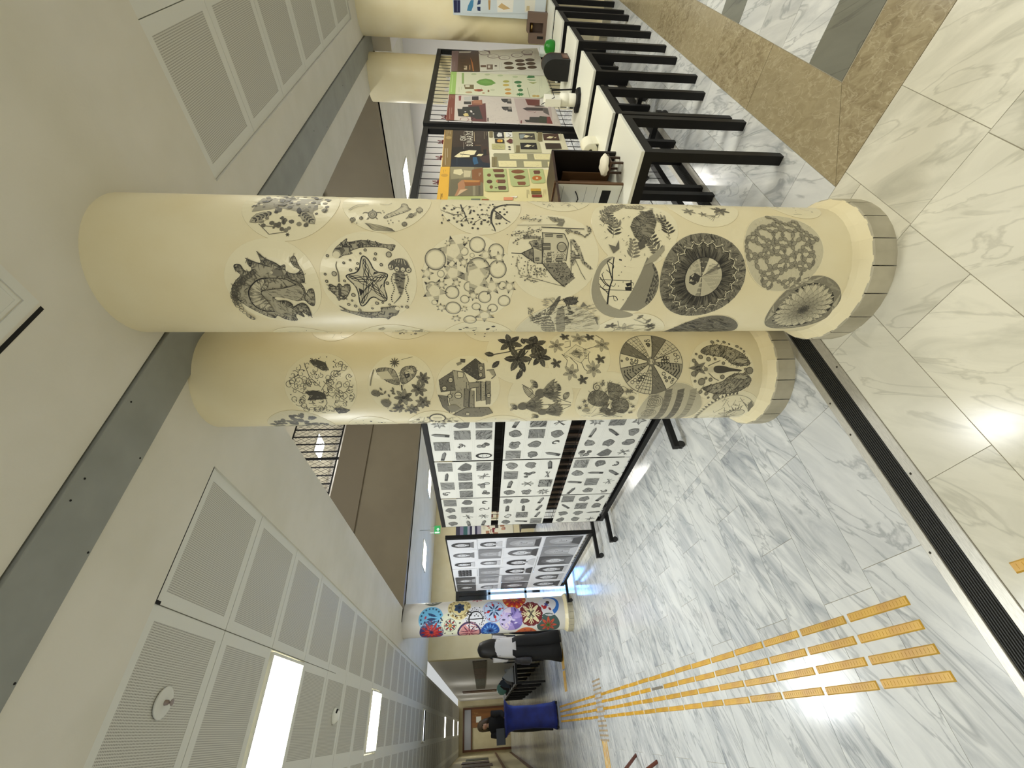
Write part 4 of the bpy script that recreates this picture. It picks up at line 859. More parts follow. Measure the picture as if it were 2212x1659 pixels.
def wood_panels(A):
    A.disc(0, 0, .98, .22, 40)
    for i, (y0, y1) in enumerate(((.45, .80), (.05, .32), (-.32, -.06), (-.7, -.45))):
        A.poly([(-.85, y0), (.80, y0+.05), (.75, y1), (-.8, y1-.04)], (.4, .55, .62, .35)[i])
        for k in range(14): u = -.8+k*.11; A.line([(u, y0+.02), (u+.04, y1-.04)], .018, .35+.4*((k*7) % 5)/5)
    for k in range(4): A.ring(.35, .55, .05+.06*k, .016, .6, 14)
    for k in range(4): A.ring(-.2, .6, .05+.06*k, .014, .55, 14)
def sunrise(A):
    A.disc(-.05, -.35, .27, .1, 20); A.ring(-.05, -.35, .27, .02, .6, 20)
    for i in range(15): t = PI*i/14; A.poly([(-.05+.3*math.cos(t-.06), -.35+.3*math.sin(t-.06)), (-.05+(.62 if i % 2 else .45)*math.cos(t), -.35+(.62 if i % 2 else .45)*math.sin(t)), (-.05+.3*math.cos(t+.06), -.35+.3*math.sin(t+.06))], .6)
    for i in range(26): t = PI*i/25; A.poly([(.86*math.cos(t-.05), .86*math.sin(t-.05)), (.98*math.cos(t), .98*math.sin(t)), (.86*math.cos(t+.05), .86*math.sin(t+.05))], .6)
    A.poly([(.0, -.86), (.3, -.8), (.62, -.55), (.45, -.5), (.1, -.68)], .5); A.ring(0, 0, .84, .014, .4, 40); sketch(26, .5, 4, 'v')(A)
def mosaic(A):
    R = random.Random(2); A.disc(0, 0, .985, .1, 40)
    for _ in range(70):
        t = R.random()*2*PI; q = math.sqrt(R.random())*.86; a = R.random()*3; A.disc(q*math.cos(t), q*math.sin(t), R.uniform(.06, .17), R.uniform(.6, .8), 8, R.uniform(.05, .10), a)
    for i in range(12): t = 2.2+i*.12; A.line([(.8*math.cos(t), .8*math.sin(t)), (.98*math.cos(t), .98*math.sin(t))], .04, .8)
def ringed(A):
    sketch(70, .4, 8, 'lvb')(A); A.disc(.55, -.1, .27, .02, 20); A.ring(.55, -.1, .27, .045, .92, 24); A.line([(.5, .05), (.5, -.25)], .02, .7); A.line([(.6, .05), (.6, -.25)], .02, .7)
N_ = 'middle'
sticker(N_, 'ink drawing of curling tendrils with moths, topmost on the middle column', ('C', 693, 836), (615, 771), swirls, crop=C4)
sticker(N_, 'pencil drawing of a butterfly over garden flowers', ('C', 866, 832), (795, 938), butterfly, crop=C4)
sticker(N_, 'ink drawing of crooked houses built of books', ('C', 1010, 836), (942, 1080), book_houses, crop=C4)
sticker(N_, 'dark ink drawing of lilies', ('C', 1120, 762), (1050, 1184), lilies, crop=C5)
sticker(N_, 'ink drawing of a diamond eye ringed by flowers', ('C', 1249, 770), (1180, 1318), eye_diamond, crop=C5)
sticker(N_, 'round patchwork drawing of patterned wedges', ('C', 1405, 783), (1336, 1476), patchwork)
sticker(N_, 'ink drawing of a mermaid between shells and bubbles', ('C', 1560, 798), (1490, 1628), mermaid, crop=C5)
sticker(N_, 'pencil drawing of coneflowers and bees', ('C', 1167, 862), (1097, 1238), coneflowers, crop=C5)
sticker(N_, 'pencil drawing of a large ruffled pansy', ('C', 1310, 868), (1243, 1378), pansy, crop=C5)
sticker(N_, 'pencil drawing of wood-grain boards', ('C', 1445, 884), (1378, 1512), wood_panels)
sticker(N_, 'pencil drawing of a rising sun with saw-tooth border', ('C', 1566, 892), (1503, 1630), sunrise)
side(N_, 'dark pebble mosaic drawing at the left edge, middle column', 'left', 615, 886, (553, 705), mosaic)
side(N_, 'pale spotted drawing at the left edge of the middle column', 'left', 795, 899, (740, 850), sketch(20, .9, 3, 'b'))
side(N_, 'pencil drawing with a black ring at the left edge', 'left', 938, 887, (872, 1000), ringed)
side(N_, 'pale line drawing at the left edge beside the book houses', 'left', 1085, 897, (1025, 1145), sketch(8, .5, 5, 'v'))
side(N_, 'blank-edged drawing on the right side of the middle column, upper', 'right', 715, 737, (660, 770), sketch(10, .3, 6, 'v'))
side(N_, 'speckled drawing on the right side of the middle column', 'right', 880, 733, (810, 940), sketch(60, .5, 7, 'b'))
side(N_, 'dotted drawing on the right side of the middle column, above the lilies', 'right', 1040, 738, (1000, 1100), sketch(20, .5, 8, 'b'))

# ---- far column: bright ornament discs
def rosette(layers):
    """layers: (kind, radius, count, width, colour) drawn from the outside in"""
    def f(A):
        for k, r, n, w, c in layers:
            if k == 'd': A.disc(0, 0, r, c, 36)
            elif k == 'r': A.ring(0, 0, r, w, c, 36)
            elif k == 'p':
                for i in range(n): t = 2*PI*i/n; A.leaf(r*.15*math.cos(t), r*.15*math.sin(t), t, r*.85, w, c)
            elif k == 'o':
                for i in range(n): t = 2*PI*i/n+.2; A.disc(r*math.cos(t), r*math.sin(t), w, c, 9)
            elif k == 't':
                for i in range(n): t = 2*PI*i/n+.2; A.leaf(r*math.cos(t), r*math.sin(t), t, w*2, w*1.3, c)
            elif k == 's': A.star(0, 0, r, n, c, w)
    return f
INK, RED, NAVY, SKY = (26, 22, 24), (176, 34, 36), (28, 40, 92), (96, 176, 224)
def tulip_blue(A):
    rosette((('o', .82, 18, .075, (24, 40, 70)), ('o', .82, 18, .035, (60, 110, 160))))(A)
    for i in (-1, 0, 1): A.leaf(i*.16, -.45, PI/2+i*-.35, .8, .2, (40, 74, 120)); A.line([(i*.16, -.5), (i*.3, .2)], .03, (20, 40, 80))
    A.leaf(.0, .5, -.4, .28, .16, (176, 60, 90)); A.leaf(-.1, .45, 2.6, .25, .12, (24, 40, 90)); A.leaf(-.05, -.65, 2.8, .3, .14, (24, 40, 80))
def script(A):
    for i in range(26): t = 2*PI*i/26; q = .86+.08*math.sin(i*2.7); A.leaf(q*math.cos(t), q*math.sin(t), t+1.2+i % 3, .16, .07, INK); A.disc(.72*math.cos(t+.1), .72*math.sin(t+.1), .03, INK, 6)
    A.line([(.62*math.cos(t)-.05, .62*math.sin(t)-.02) for t in [-2.2+i*.36 for i in range(13)]], (.05, .14), INK)
    A.line([(-.02, .75), (-.05, .2), (-.02, -.75)], (.05, .10), INK); A.spiral(.35, .52, .26, 1.5, -1, .12, INK, 1.0)
    for x, y in ((.2, .0), (-.3, .1), (.15, -.3), (-.4, -.35), (.4, -.1)): A.leaf(x, y, x*7, .14, .1, INK)
def kilim(A):
    n = 28; A.poly([((.92+.07*(i % 2))*math.cos(2*PI*i/n)*(1 if 1 else 0), (.92+.07*(i % 2))*math.sin(2*PI*i/n)) for i in range(n)], (110, 22, 30))
    for i in range(4):
        t = PI/4+PI/2*i; c, s = math.cos(t), math.sin(t); A.poly([(.18*c-.18*s, .18*s+.18*c), (.75*c-.10*s, .75*s+.10*c), (.75*c+.10*s, .75*s-.10*c), (.18*c+.18*s, .18*s-.18*c)], (232, 222, 176)); A.disc(.78*c, .78*s, .1, (236, 226, 190), 8)
        for k in (-.34, -.22, .22, .34): A.line([(.2*c-k*s, .2*s+k*c), (.62*c-k*1.5*s, .62*s+k*1.5*c)], .06, (232, 222, 176))
    A.poly([(0, .42), (.42, 0), (0, -.42), (-.42, 0)], (232, 222, 176)); A.poly([(0, .05), (.24, .3), (.3, .1), (.1, 0), (.3, -.1), (.24, -.3), (0, -.05), (-.24, -.3), (-.3, -.1), (-.1, 0), (-.3, .1), (-.24, .3)], INK)
def crystal(A):
    R = random.Random(5)
    for i in range(9):
        t = 2*PI*i/9; A.poly([(0, 0), (.97*math.cos(t), .97*math.sin(t)), (.97*math.cos(t+.35), .97*math.sin(t+.35)), (.97*math.cos(t+.7), .97*math.sin(t+.7))], R.choice(((168, 150, 214), (140, 124, 196), (206, 196, 236), (120, 104, 176), (226, 210, 232))))
    for _ in range(26): x, y, a = R.uniform(-.6, .6), R.uniform(-.6, .6), R.random()*6; A.leaf(x, y, a, .35, .14, R.choice(((222, 214, 244), (96, 84, 150), (190, 170, 226), (60, 54, 96))))
def crescent(A):
    P = [(.95*math.cos(t), .95*math.sin(t)) for t in [-2.7+i*.18 for i in range(19)]]; Q = [(.25+.95*.72*math.cos(t)-.18, .12+.8*math.sin(t)) for t in [.35-i*.2 for i in range(16)]]
    A.poly(P+Q, (48, 110, 190)); A.leaf(-.1, .2, 2.2, .5, .3, RED); A.flower(.0, .25, .25, 6, .5, (70, 80, 150), .9, 0, .5); A.leaf(-.35, .5, .6, .4, .2, (196, 60, 60)); A.leaf(-.3, .1, 4, .35, .2, (120, 40, 50)); A.disc(.2, .1, .18, (70, 44, 40), 10)
M_COL3 = mat('cool_lit_column_paint', (224, 221, 214), .45)  # column paint whitened: the cool light on this shaft is in its colour
for o in bpy.data.objects:
    if o.name.startswith('shaft') and o.parent and abs(o.parent.location.y-8.08) < .01: o.data.materials[0] = M_COL3
FARD = [
 ('grey-green dark rosette disc, topmost on the far column', (420, 175), 100, (104, 108, 92), rosette((('r', .8, 1, .08, (60, 62, 54)), ('p', .7, 8, .2, (52, 54, 48)), ('d', .2, 1, 0, (140, 140, 120))))),
 ('sky-blue disc with tulips on the far column', (392, 375), 123, (112, 186, 226), tulip_blue),
 ('red and blue rosette disc at the left edge of the far column', (400, 630), 120, (70, 60, 120), rosette((('p', .95, 12, .24, (168, 40, 48)), ('p', .6, 10, .16, (210, 70, 60)), ('d', .2, 1, 0, NAVY)))),
 ('beige disc with a dark blue flower', (733, 235), 118, (222, 206, 148), rosette((('o', .84, 14, .1, (150, 128, 80)), ('r', .68, 1, .04, (110, 92, 60)), ('p', .5, 6, .34, (40, 62, 92)), ('d', .16, 1, 0, (24, 36, 60))))),
 ('pale disc with a fine red and black ornament', (622, 450), 120, (226, 228, 204), rosette((('t', .72, 8, .1, (60, 50, 54)), ('r', .5, 1, .03, (60, 60, 60)), ('p', .55, 8, .14, (90, 84, 84)), ('o', .34, 6, .08, RED), ('d', .14, 1, 0, (200, 150, 60))))),
 ('white disc with large black brush script', (925, 365), 112, (226, 226, 232), script),
 ('pink arabesque disc at the left edge, under the script', (850, 615), 122, (212, 150, 150), rosette((('r', .92, 1, .14, (64, 48, 92)), ('p', .8, 10, .10, (90, 40, 70)), ('p', .4, 6, .14, (150, 60, 80))))),
 ('small white disc with red tulips at the right edge', (945, 120), 82, (226, 216, 212), rosette((('p', .9, 8, .3, (170, 60, 76)), ('d', .3, 1, 0, (200, 196, 220))))),
 ('pale blue disc with four red tulips', (1145, 270), 118, (186, 206, 236), rosette((('r', .85, 1, .03, (150, 60, 80)), ('t', .66, 8, .09, (176, 60, 66)), ('p', .62, 8, .14, (36, 56, 100)), ('t', .36, 4, .15, (200, 40, 44)), ('p', .3, 4, .12, (80, 140, 170))))),
 ('deep blue disc with pale petals', (1100, 510), 95, (40, 92, 176), rosette((('o', .8, 14, .1, (30, 64, 140)), ('p', .85, 12, .14, (112, 168, 226)), ('p', .5, 12, .10, (20, 44, 110)), ('d', .14, 1, 0, (10, 24, 70))))),
 ('orange and red rosette disc at the right edge', (1385, 140), 122, (196, 60, 40), rosette((('t', .7, 12, .14, (226, 160, 60)), ('p', .75, 10, .2, (160, 30, 60)), ('p', .45, 8, .14, (226, 140, 40)), ('o', .2, 6, .06, (70, 90, 50))))),
 ('purple crystal pattern disc', (1352, 380), 120, (160, 144, 206), crystal),
 ('dark red and cream kilim motif disc', (1588, 308), 124, (224, 222, 224), kilim),
 ('orange disc at the left edge, low on the far column', (1525, 545), 112, (202, 104, 62), rosette((('o', .7, 7, .1, (150, 56, 80)), ('p', .4, 6, .12, (120, 50, 90))))),
 ('blue crescent with tulips, lowest on the far column', (1800, 195), 110, (222, 220, 224), crescent),
 ('dark green disc with an orange star flower', (1795, 440), 118, (70, 92, 88), rosette((('p', .75, 8, .24, (196, 84, 58)), ('p', .45, 8, .12, (120, 40, 36)), ('s', .3, 5, .4, (70, 130, 50)), ('d', .1, 1, 0, (20, 50, 20))))),
]
for lab, (x, y), r, pc, fn in FARD:
    px, py = C6[0]+x/C6[2], C6[1]+y/C6[2]; py2 = min(max(py, 1291), 1366); rr = r*8.0/FPX/C6[2]
    o = sticker('far', lab, ('C', px, py2), (px-1, px+1), fn, pc, pc, rr=rr*1.02, group='colourful discs on the far column')

# ================================================================== DISPLAY PANELS
def display_stand(label, org, ux, w, z0, z1, foot=.30, fo=.10):
    """black tube frame with wire grid on castor feet; org = one lower end on the floor, ux = direction along the panel"""
    u = Vector((*ux, 0)); n = Vector((-ux[1], ux[0], 0)); ang = math.atan2(ux[1], ux[0])
    e = empty('display_stand', org, ang, label=label, cat='display stand', group='black wire display panels'); t = .045
    G().box((0, -t/2, z1-t), (w, t/2, z1)).build('top_rail', M_BLACK, e, bevel=.003); G().box((0, -t/2, z0), (w, t/2, z0+t)).build('bottom_rail', M_BLACK, e, bevel=.003)
    for x in (0, w-t): G().box((x, -t/2, z0+t), (x+t, t/2, z1-t)).build('post', M_BLACK, e, bevel=.003)
    vw = G().tube([(0, 0, z0+t), (0, 0, z1-t)], .0028, 5).mesh('wire', M_BLACK); k = int((w-.1)/.108)
    for i in range(1, k): obj('wire', vw, e, (t+i*(w-2*t)/k, 0, 0))
    hw = G().tube([(t, 0, 0), (w-t, 0, 0)], .0028, 5).mesh('wire', M_BLACK)
    for i in range(1, 9): obj('wire', hw, e, (0, .004, z0+i*(z1-z0)/9))
    ft = G(); ft.box((-t/2, -foot, .055), (t/2, foot, .095)).box((-t/2, -t/2, .095), (t/2, t/2, z0+t)); fm = ft.mesh('foot', M_BLACK)
    cm = G(); cm.lathe([(0, -.012), (.024, -.012), (.028, -.008), (.028, .008), (.024, .012), (0, .012)], 16, M=Matrix.Translation((0, 0, .028)) @ Matrix.Rotation(PI/2, 4, 'Y')); cm.box((-.016, -.006, .02), (-.012, .03, .056)).box((.012, -.006, .02), (.016, .03, .056)).box((-.016, -.006, .05), (.016, .03, .056))
    cme = cm.mesh('castor', mat('castor_rubber', (40, 40, 40), .6))
    for x in (fo, w-fo):
        f = obj('foot', fm, e, (x, 0, 0))
        for y in (-foot+.02, foot-.03): obj('castor', cme, f, (0, y, 0))
    return e
XL, XL2, YR = 1.85, 1.885, 1.41
display_stand('black wire panel of small object sketches, left of the middle column', (XL, 2.56, 0), (0, 1), 2.24, .10, 1.988)
display_stand('black wire panel of pencil portraits beside the far column', (XL2, 5.28, 0), (0, 1), 2.56, .10, 1.985)
display_stand('black wire panel behind the dark wooden cabinet model', (1.62, YR, 0), (1, 0), 2.37, .10, 1.99, .28, .24)
display_stand('black wire panel with the green poster, at the right corner', (4.07, YR, 0), (1, 0), 2.42, .10, 2.0, .24, .22)

M_PAPER = mat('drawing_paper', (234, 233, 224), .7); 
def paper(name, S, a0, a1, b0, b1, label, cat, group, h=.002, m=None, curl=.0, seed=0):
    g = G(); n = 6; R = random.Random(seed); c = [R.uniform(-1, 1)*curl for _ in range(n+1)]
    for i in range(n):
        for t0, t1 in ((0, .5), (.5, 1)):
            A0, A1 = a0+(a1-a0)*i/n, a0+(a1-a0)*(i+1)/n; B0, B1 = b1+(b0-b1)*t0, b1+(b0-b1)*t1
            f = [S.to3(A0, B0, h+abs(c[i])*t0), S.to3(A1, B0, h+abs(c[i+1])*t0), S.to3(A1, B1, h+abs(c[i+1])*t1), S.to3(A0, B1, h+abs(c[i])*t1)]; g.face(f)
            g.face([S.to3(A0, B0, h-.001), S.to3(A0, B1, h-.001), S.to3(A1, B1, h-.001), S.to3(A1, B0, h-.001)])
    return g.build(name, m or M_PAPER, None, label=label, cat=cat, group=group)

# ---- sheets of twelve small pencil sketches
def cell(A, k, x, y, w, h, R):
    """one little sketch of kind k inside the cell centred at (x, y)"""
    q = min(w, h); d = R.uniform(.4, .62)
    def HT(n, x0, y0, x1, y1, lo, hi, l=.3, ang=None, ww=.04):
        for _ in range(n):
            a, b = R.uniform(x0, x1), R.uniform(y0, y1); t = R.uniform(0, 3.1) if ang is None else ang+R.uniform(-.4, .4); L = l*q*R.uniform(.3, 1)
            P = [(a-L*math.cos(t)*.5, b-L*math.sin(t)*.5), (a+L*math.cos(t)*.5, b+L*math.sin(t)*.5)]
            P = [(min(max(u, x0), x1), min(max(v, y0), y1)) for u, v in P]; A.line(P, ww*q, R.uniform(lo, hi))
    if k in 'rRd':
        W, H = w*.42, h*.40; lo, hi = ((.35, .75), (.3, .98), (.5, .8))[('r', 'R', 'd').index(k)]
        if k == 'd': A.poly([(x-W, y+H*.3), (x-W*.5, y+H), (x+W*.3, y+H*.5), (x+W, y-H*.2), (x+W*.3, y-H), (x-W*.8, y-H*.8)], .62); HT(14, x-W*.5, y-H*.5, x+W*.4, y+H*.4, lo, hi)
        else: A.poly([(x-W, y-H), (x+W, y-H), (x+W, y+H), (x-W, y+H)], R.uniform(.36, .52)); HT(30, x-W, y-H, x+W, y+H, lo, hi, .6, R.choice((.2, 1.2, 2.4)), .05)
    elif k == 'f':
        A.disc(x, y, q*.28, .92, 16, q*.46); A.disc(x, y-.03*q, q*.19, .02, 14, q*.33); [A.disc(x+s*q*.08, y+.06*q, q*.035, .9, 6) for s in (-1, 1)]; A.disc(x, y-.15*q, q*.05, .8, 6, q*.025)
    elif k == 'l':
        t = R.uniform(-.5, .5)+R.choice((0, 1.2)); c, s = math.cos(t), math.sin(t); L, W = q*.46, q*R.uniform(.06, .11); P = lambda u, v: (x+u*c-v*s, y+u*s+v*c)
        A.poly([P(-L, -W), P(L*.6, -W*1.1), P(L, 0), P(L*.6, W*1.1), P(-L, W)], d); A.line([P(-L, -W), P(L*.6, -W*1.1), P(L, 0)], .04*q, .9); A.poly([P(-L, -W), P(-L*.5, -W), P(-L*.5, W), P(-L, W)], .85)
    elif k == 's': A.star(x, y, q*.42, R.choice((5, 8)), d, .5, R.random()); A.star(x, y, q*.24, 5, .15, .5, R.random()); A.line([(x-q*.2, y), (x+q*.25, y+.1*q)], .03*q, .8)
    elif k == 'o':
        for _ in range(5): a, b, r = x+R.uniform(-.3, .3)*w, y+R.uniform(-.25, .25)*h, q*R.uniform(.09, .16); A.disc(a, b, r, R.uniform(.2, .7), 10); A.ring(a, b, r, .03*q, .9, 10)
    elif k == 'c':
        for _ in range(2): a, b = x+R.uniform(-.15, .15)*w, y+R.uniform(-.18, .18)*h; A.spiral(a, b, q*.26, R.random()*6, R.choice((-1, 1)), .07*q, .75, .7)
    elif k == 'x':
        for _ in range(4): t = R.random()*3.1; A.line([(x-q*.36*math.cos(t), y-q*.36*math.sin(t)), (x+R.uniform(-.1, .1)*q, y), (x+q*.36*math.cos(t), y+q*.36*math.sin(t))], .045*q, R.uniform(.45, .8))
    else:
        n = 11; P = [(x+w*.38*math.cos(2*PI*i/n)*R.uniform(.6, 1.1), y+h*.34*math.sin(2*PI*i/n)*R.uniform(.6, 1.1)) for i in range(n)]
        A.poly(P, d); A.line(P, .03*q, .8, True); HT(14, x-w*.2, y-h*.18, x+w*.2, y+h*.18, .3, .85, .35)
def sketch_sheet(S, a0, a1, b0, b1, rows, label, seed):
    o = paper('sketch_sheet', S, a0, a1, b0, b1, label, 'drawing', 'sheets of object sketches', curl=.003, seed=seed)
    A = Art(S, (0, 0), 1, .0052, None, (226, 226, 218), (34, 34, 34)); R = random.Random(seed); W = (a1-a0)/4; H = (b1-b0)/3
    for i, row in enumerate(rows):
        for j_, k in enumerate(row):
            x, y = a0+(j_+.5)*W, b1-(i+.5)*H
            A.path([(x-W*.46, y-H*.46), (x+W*.46, y-H*.46), (x+W*.46, y+H*.46), (x-W*.46, y+H*.46)], .0012, .14, True); cell(A, k, x, y, W*.94, H*.94, R)
    A.mesh_obj('sketches', o, print_mat()); bpy.data.objects[o.children[0].name]['kind'] = 'stuff'
SL = Flat((XL-.026, 0, 0), (0, -1, 0))
SHEETS = [  # left end Y, right end Y of each column of sheets (seen from the walk), three rows
 (4.775, 4.03, 1, ('bbtr', 'lxrb', 'lxcc'), ('bclb', 'lrlb', 'rlll'), ('bblr', 'bbrb', 'xlbl'), 'at the far end'),
 (4.015, 3.27, 2, ('crlr', 'rrrd', 'ooxR'), ('tlrt', 'bxob', 'sRxl'), ('llbr', 'brlb', 'cxlc'), 'in the middle'),
 (3.255, 2.60, 3, ('lrls', 'rcrd', 'foRR'), ('rbbl', 'bbrR', 'lcbx'), ('obls', 'dblr', 'xbbs'), 'next to the middle column')]
ZR = ((1.425, 1.940), (.828, 1.345), (.196, .712))
for y0, y1, n, r1, r2, r3, wh in SHEETS:
    for i, (rw, nm) in enumerate(((r1, 'top'), (r2, 'middle'), (r3, 'bottom'))):
        sketch_sheet(SL, -y0, -y1-(.003 if n < 3 else 0), *ZR[i], rw, 'white sheet of twelve pencil object sketches, %s row, %s' % (nm, wh), n*10+i)
# dark slatted screen standing behind the sketch panel
sl = empty('slatted_screen', (XL+.09, 2.62, 0), label='dark wooden slatted screen behind the sketch panel', cat='screen')
G().box((0, 0, .16), (.02, 2.05, 1.80)).build('back_board', mat('black_board', (20, 19, 18), .7), sl)
sm = G().box((-.012, 0, .62), (0, .05, 1.05)).mesh('slat', mat('grey_brown_wood', (120, 102, 88), .6, col2=(92, 78, 66), scale=20, stretch=(1, 1, .1)))
for i in range(16): obj('slat', sm, sl, (0, .04+i*.125, 0))

# ---- pencil portraits
def portrait(A, a0, a1, b0, b1, R, style):
    w, h = a1-a0, b1-b0; x, y = (a0+a1)/2+R.uniform(-.04, .04)*w, (b0+b1)/2+.03*h; q = min(w, h*.8)*.5
    if style in (1, 4): A.fill([(a0+.012, b0+.012), (a1-.012, b0+.012), (a1-.012, b1-.012), (a0+.012, b1-.012)], .72 if style == 1 else .45)
    if style == 3:
        for i in range(6):
            for j_ in range(4):
                X, Y, s, t = a0+w*(.12+.76*i/6), b0+h*(.2+.6*j_/4), w*.126, h*.15
                A.fill([(X, Y), (X+s, Y), (X+s, Y+t)], .9); A.fill([(X, Y), (X+s*.5, Y+t), (X, Y+t)], .6)
        return
    hd = R.uniform(.55, .92) if style != 4 else .3
    E = lambda cx, cy, rx, ry, d, n=16: A.fill([(cx+rx*math.cos(2*PI*i/n), cy+ry*math.sin(2*PI*i/n)) for i in range(n)], d)
    L = R.uniform(.5, 1.0)
    A.fill([(x-q*.85, b0+.014), (x-q*.5, y-q*.75), (x+q*.5, y-q*.75), (x+q*.85, b0+.014)], R.choice((.25, .5, .75, .12)))
    E(x, y+.12*q, q*.60, q*.80, hd); A.fill([(x-q*.58, y+.1*q), (x-q*.62, y-q*L), (x+q*.62, y-q*L), (x+q*.58, y+.1*q)], hd)
    A.fill([(x-q*.18, y-q*.75), (x+q*.18, y-q*.75), (x+q*.2, y-q*.3), (x-q*.2, y-q*.3)], .2); sk = .06 if style != 4 else .22
    E(x, y, q*.40, q*.58, sk); A.fill([(x-q*.40, y+q*.2), (x, y+q*.62), (x+q*.42, y+q*.15), (x+q*.36, y+q*.5), (x, y+q*.75), (x-q*.36, y+q*.5)], hd)
    for s in (-1, 1): E(x+s*q*.17, y+.06*q, q*.075, q*.035, .85, 8); A.path([(x+s*q*.09, y+.16*q), (x+s*q*.26, y+.17*q)], q*.03, .7)
    A.path([(x+.02*q, y+.02*q), (x+.06*q, y-.18*q), (x-.03*q, y-.19*q)], q*.025, .45); E(x, y-.32*q, q*.12, q*.04, .6, 8)
    for _ in range(26):
        s = R.choice((-1, 1)); u = x+s*q*R.uniform(.42, .6); A.path([(u, y+q*R.uniform(.2, .5)), (u+s*.03*q, y-q*L*R.uniform(.3, .95))], q*.02, min(1, hd*R.uniform(.6, 1.2)))
    E(x-.15*q, y-.12*q, q*.1, q*.2, sk+.12, 10)
SP = Flat((XL2-.026, 0, 0), (0, -1, 0)); RP = random.Random(21); M_PAPER2 = mat('portrait_paper', (240, 242, 250), .65)
ROWS = ((1.60, 1.965), (1.235, 1.60), (.735, 1.235), (.195, .735)); RN = ('top', 'second', 'third', 'bottom'); ON = ('first', 'second', 'third', 'fourth', 'fifth', 'sixth')
ST = ((1, 1, 3, 0, 0, 0), (0, 4, 4, 2, 4, 0), (1, 4, 0, 0, 0, 4), (0, 0, 0, 1, 4, 4)); SD = {0: 'white-ground', 1: 'dark-ground', 2: 'pale faint', 3: 'black and white pattern', 4: 'grey-toned'}
for i, (b0, b1) in enumerate(ROWS):
    for j_ in range(6):
        a0 = -7.80+j_*.423+RP.uniform(-.01, .01); a1 = a0+.43; st = ST[i][j_]
        lab = '%s pencil portrait sheet, %s row, %s from the far column' % (SD[st], RN[i], ON[j_])
        o = paper('portrait_drawing', SP, a0, min(a1, -5.30), b0+RP.uniform(-.02, .01), b1, lab, 'drawing', 'pencil portraits', h=.002+.0012*((i+j_) % 3), m=M_PAPER2, curl=.006, seed=i*7+j_)
        A = Art(SP, (0, 0), 1, .0095+.0012*((i+j_) % 3), None, (238, 240, 248), (30, 30, 34)); portrait(A, a0+.01, min(a1, -5.30)-.01, b0+.02, b1-.01, random.Random(i*31+j_*7), st)
        c = A.mesh_obj('pencil_portrait', o); c['kind'] = 'stuff'

# ================================================================== TABLES with posters behind
def table(x0, y0, w, d, label, z=.741):
    e = empty('display_table', (x0, y0, 0), label=label, cat='table', group='white-topped tables along the border'); t = .045
    G().box((-.004, -.004, z-.018), (w+.004, d+.004, z)).build('table_top', M_WHITE, e, bevel=.002)
    for a, b in (((t, 0), (w-t, t)), ((t, d-t), (w-t, d)), ((0, t), (t, d-t)), ((w-t, t), (w, d-t))): G().box((*a, z-.018-.05), (*b, z-.018)).build('apron_rail', M_BLACK, e)
    lg = G().box((0, 0, 0), (t, t, z-.018)).mesh('leg', M_BLACK)
    for x, y in ((0, 0), (w-t, 0), (0, d-t), (w-t, d-t)): obj('leg', lg, e, (x, y, 0))
TX = ((2.14, .822), (2.765, .855), (3.425, .812), (4.175, .80), (4.97, .818), (5.645, .815))
TL = ('white-topped black table nearest the column, carrying the cabinet model', 'white-topped table with a rolled white paper, second in the row', 'white-topped table carrying the white stand model', 'white-topped table under the black rounded box', 'white-topped table with the green object, second from the right end', 'white-topped table under the brown box, at the right end')
for (x, y), l in zip(TX, TL): table(x, y, .50, .47, l)

# ---- posters, 70 x 100 cm
SR = Flat((0, YR-.027, 0), (1, 0, 0)); CK, CJ = (940, 260, 7.373), (940, 100, 7.9)
def poster(label, x0, x1, col, art, crop, z0=.80, z1=1.806, S=None, h=.002):
    S = S or SR; o = paper('poster', S, x0, x1, z0, z1, label, 'poster', 'exhibition posters', h=h, m=mat('poster_paper_%d%d%d' % col, col, .4), curl=.004, seed=int(x0*10))
    A = Art(S, (0, 0), 1, h+.0045, crop, (236, 232, 208), (30, 28, 24)); A.cs = 1; art(A); c = A.mesh_obj('print', o, print_mat('poster_print', .4)); c['kind'] = 'stuff'; return o
def rect(A, x0, y0, x1, y1, d, sk=0): A.poly('%f,%f %f,%f %f,%f %f,%f' % (x0, y0, x1, y0+sk, x1, y1+sk, x0, y1), d)
def lines(A, x0, y0, x1, y1, n, d=.6, vertical=False):
    for i in range(n): x = x0+(x1-x0)*(i+.5)/n; A.line('%f,%f %f,%f' % (x, y0, x, y1-(y1-y0)*.15*((i*3) % 4)), .0022, d)
def ell(A, x, y, rx, ry, d, n=16): A.poly(' '.join('%f,%f' % (x+rx*math.cos(2*PI*i/n), y+ry*math.sin(2*PI*i/n)) for i in range(n)), d)
def text(parent, S, s, a, b, size, col, align='CENTER', h=.008):
    cu = bpy.data.curves.new('lettering', 'FONT'); cu.body = s; cu.size = size; cu.align_x = align; cu.resolution_u = 3
    t = bpy.data.objects.new('lettering', cu); COL.objects.link(t); dg = bpy.context.evaluated_depsgraph_get()
    me = bpy.data.meshes.new_from_object(t.evaluated_get(dg)); bpy.data.objects.remove(t)
    me.transform(Matrix(((S.u.x, S.v.x, S.n.x, S.to3(a, b, h)[0]), (S.u.y, S.v.y, S.n.y, S.to3(a, b, h)[1]), (S.u.z, S.v.z, S.n.z, S.to3(a, b, h)[2]), (0, 0, 0, 1))))
    me.materials.clear(); me.materials.append(mat('lettering_%d_%d_%d' % col, col, .5)); return obj('lettering', me, parent, kind='stuff')
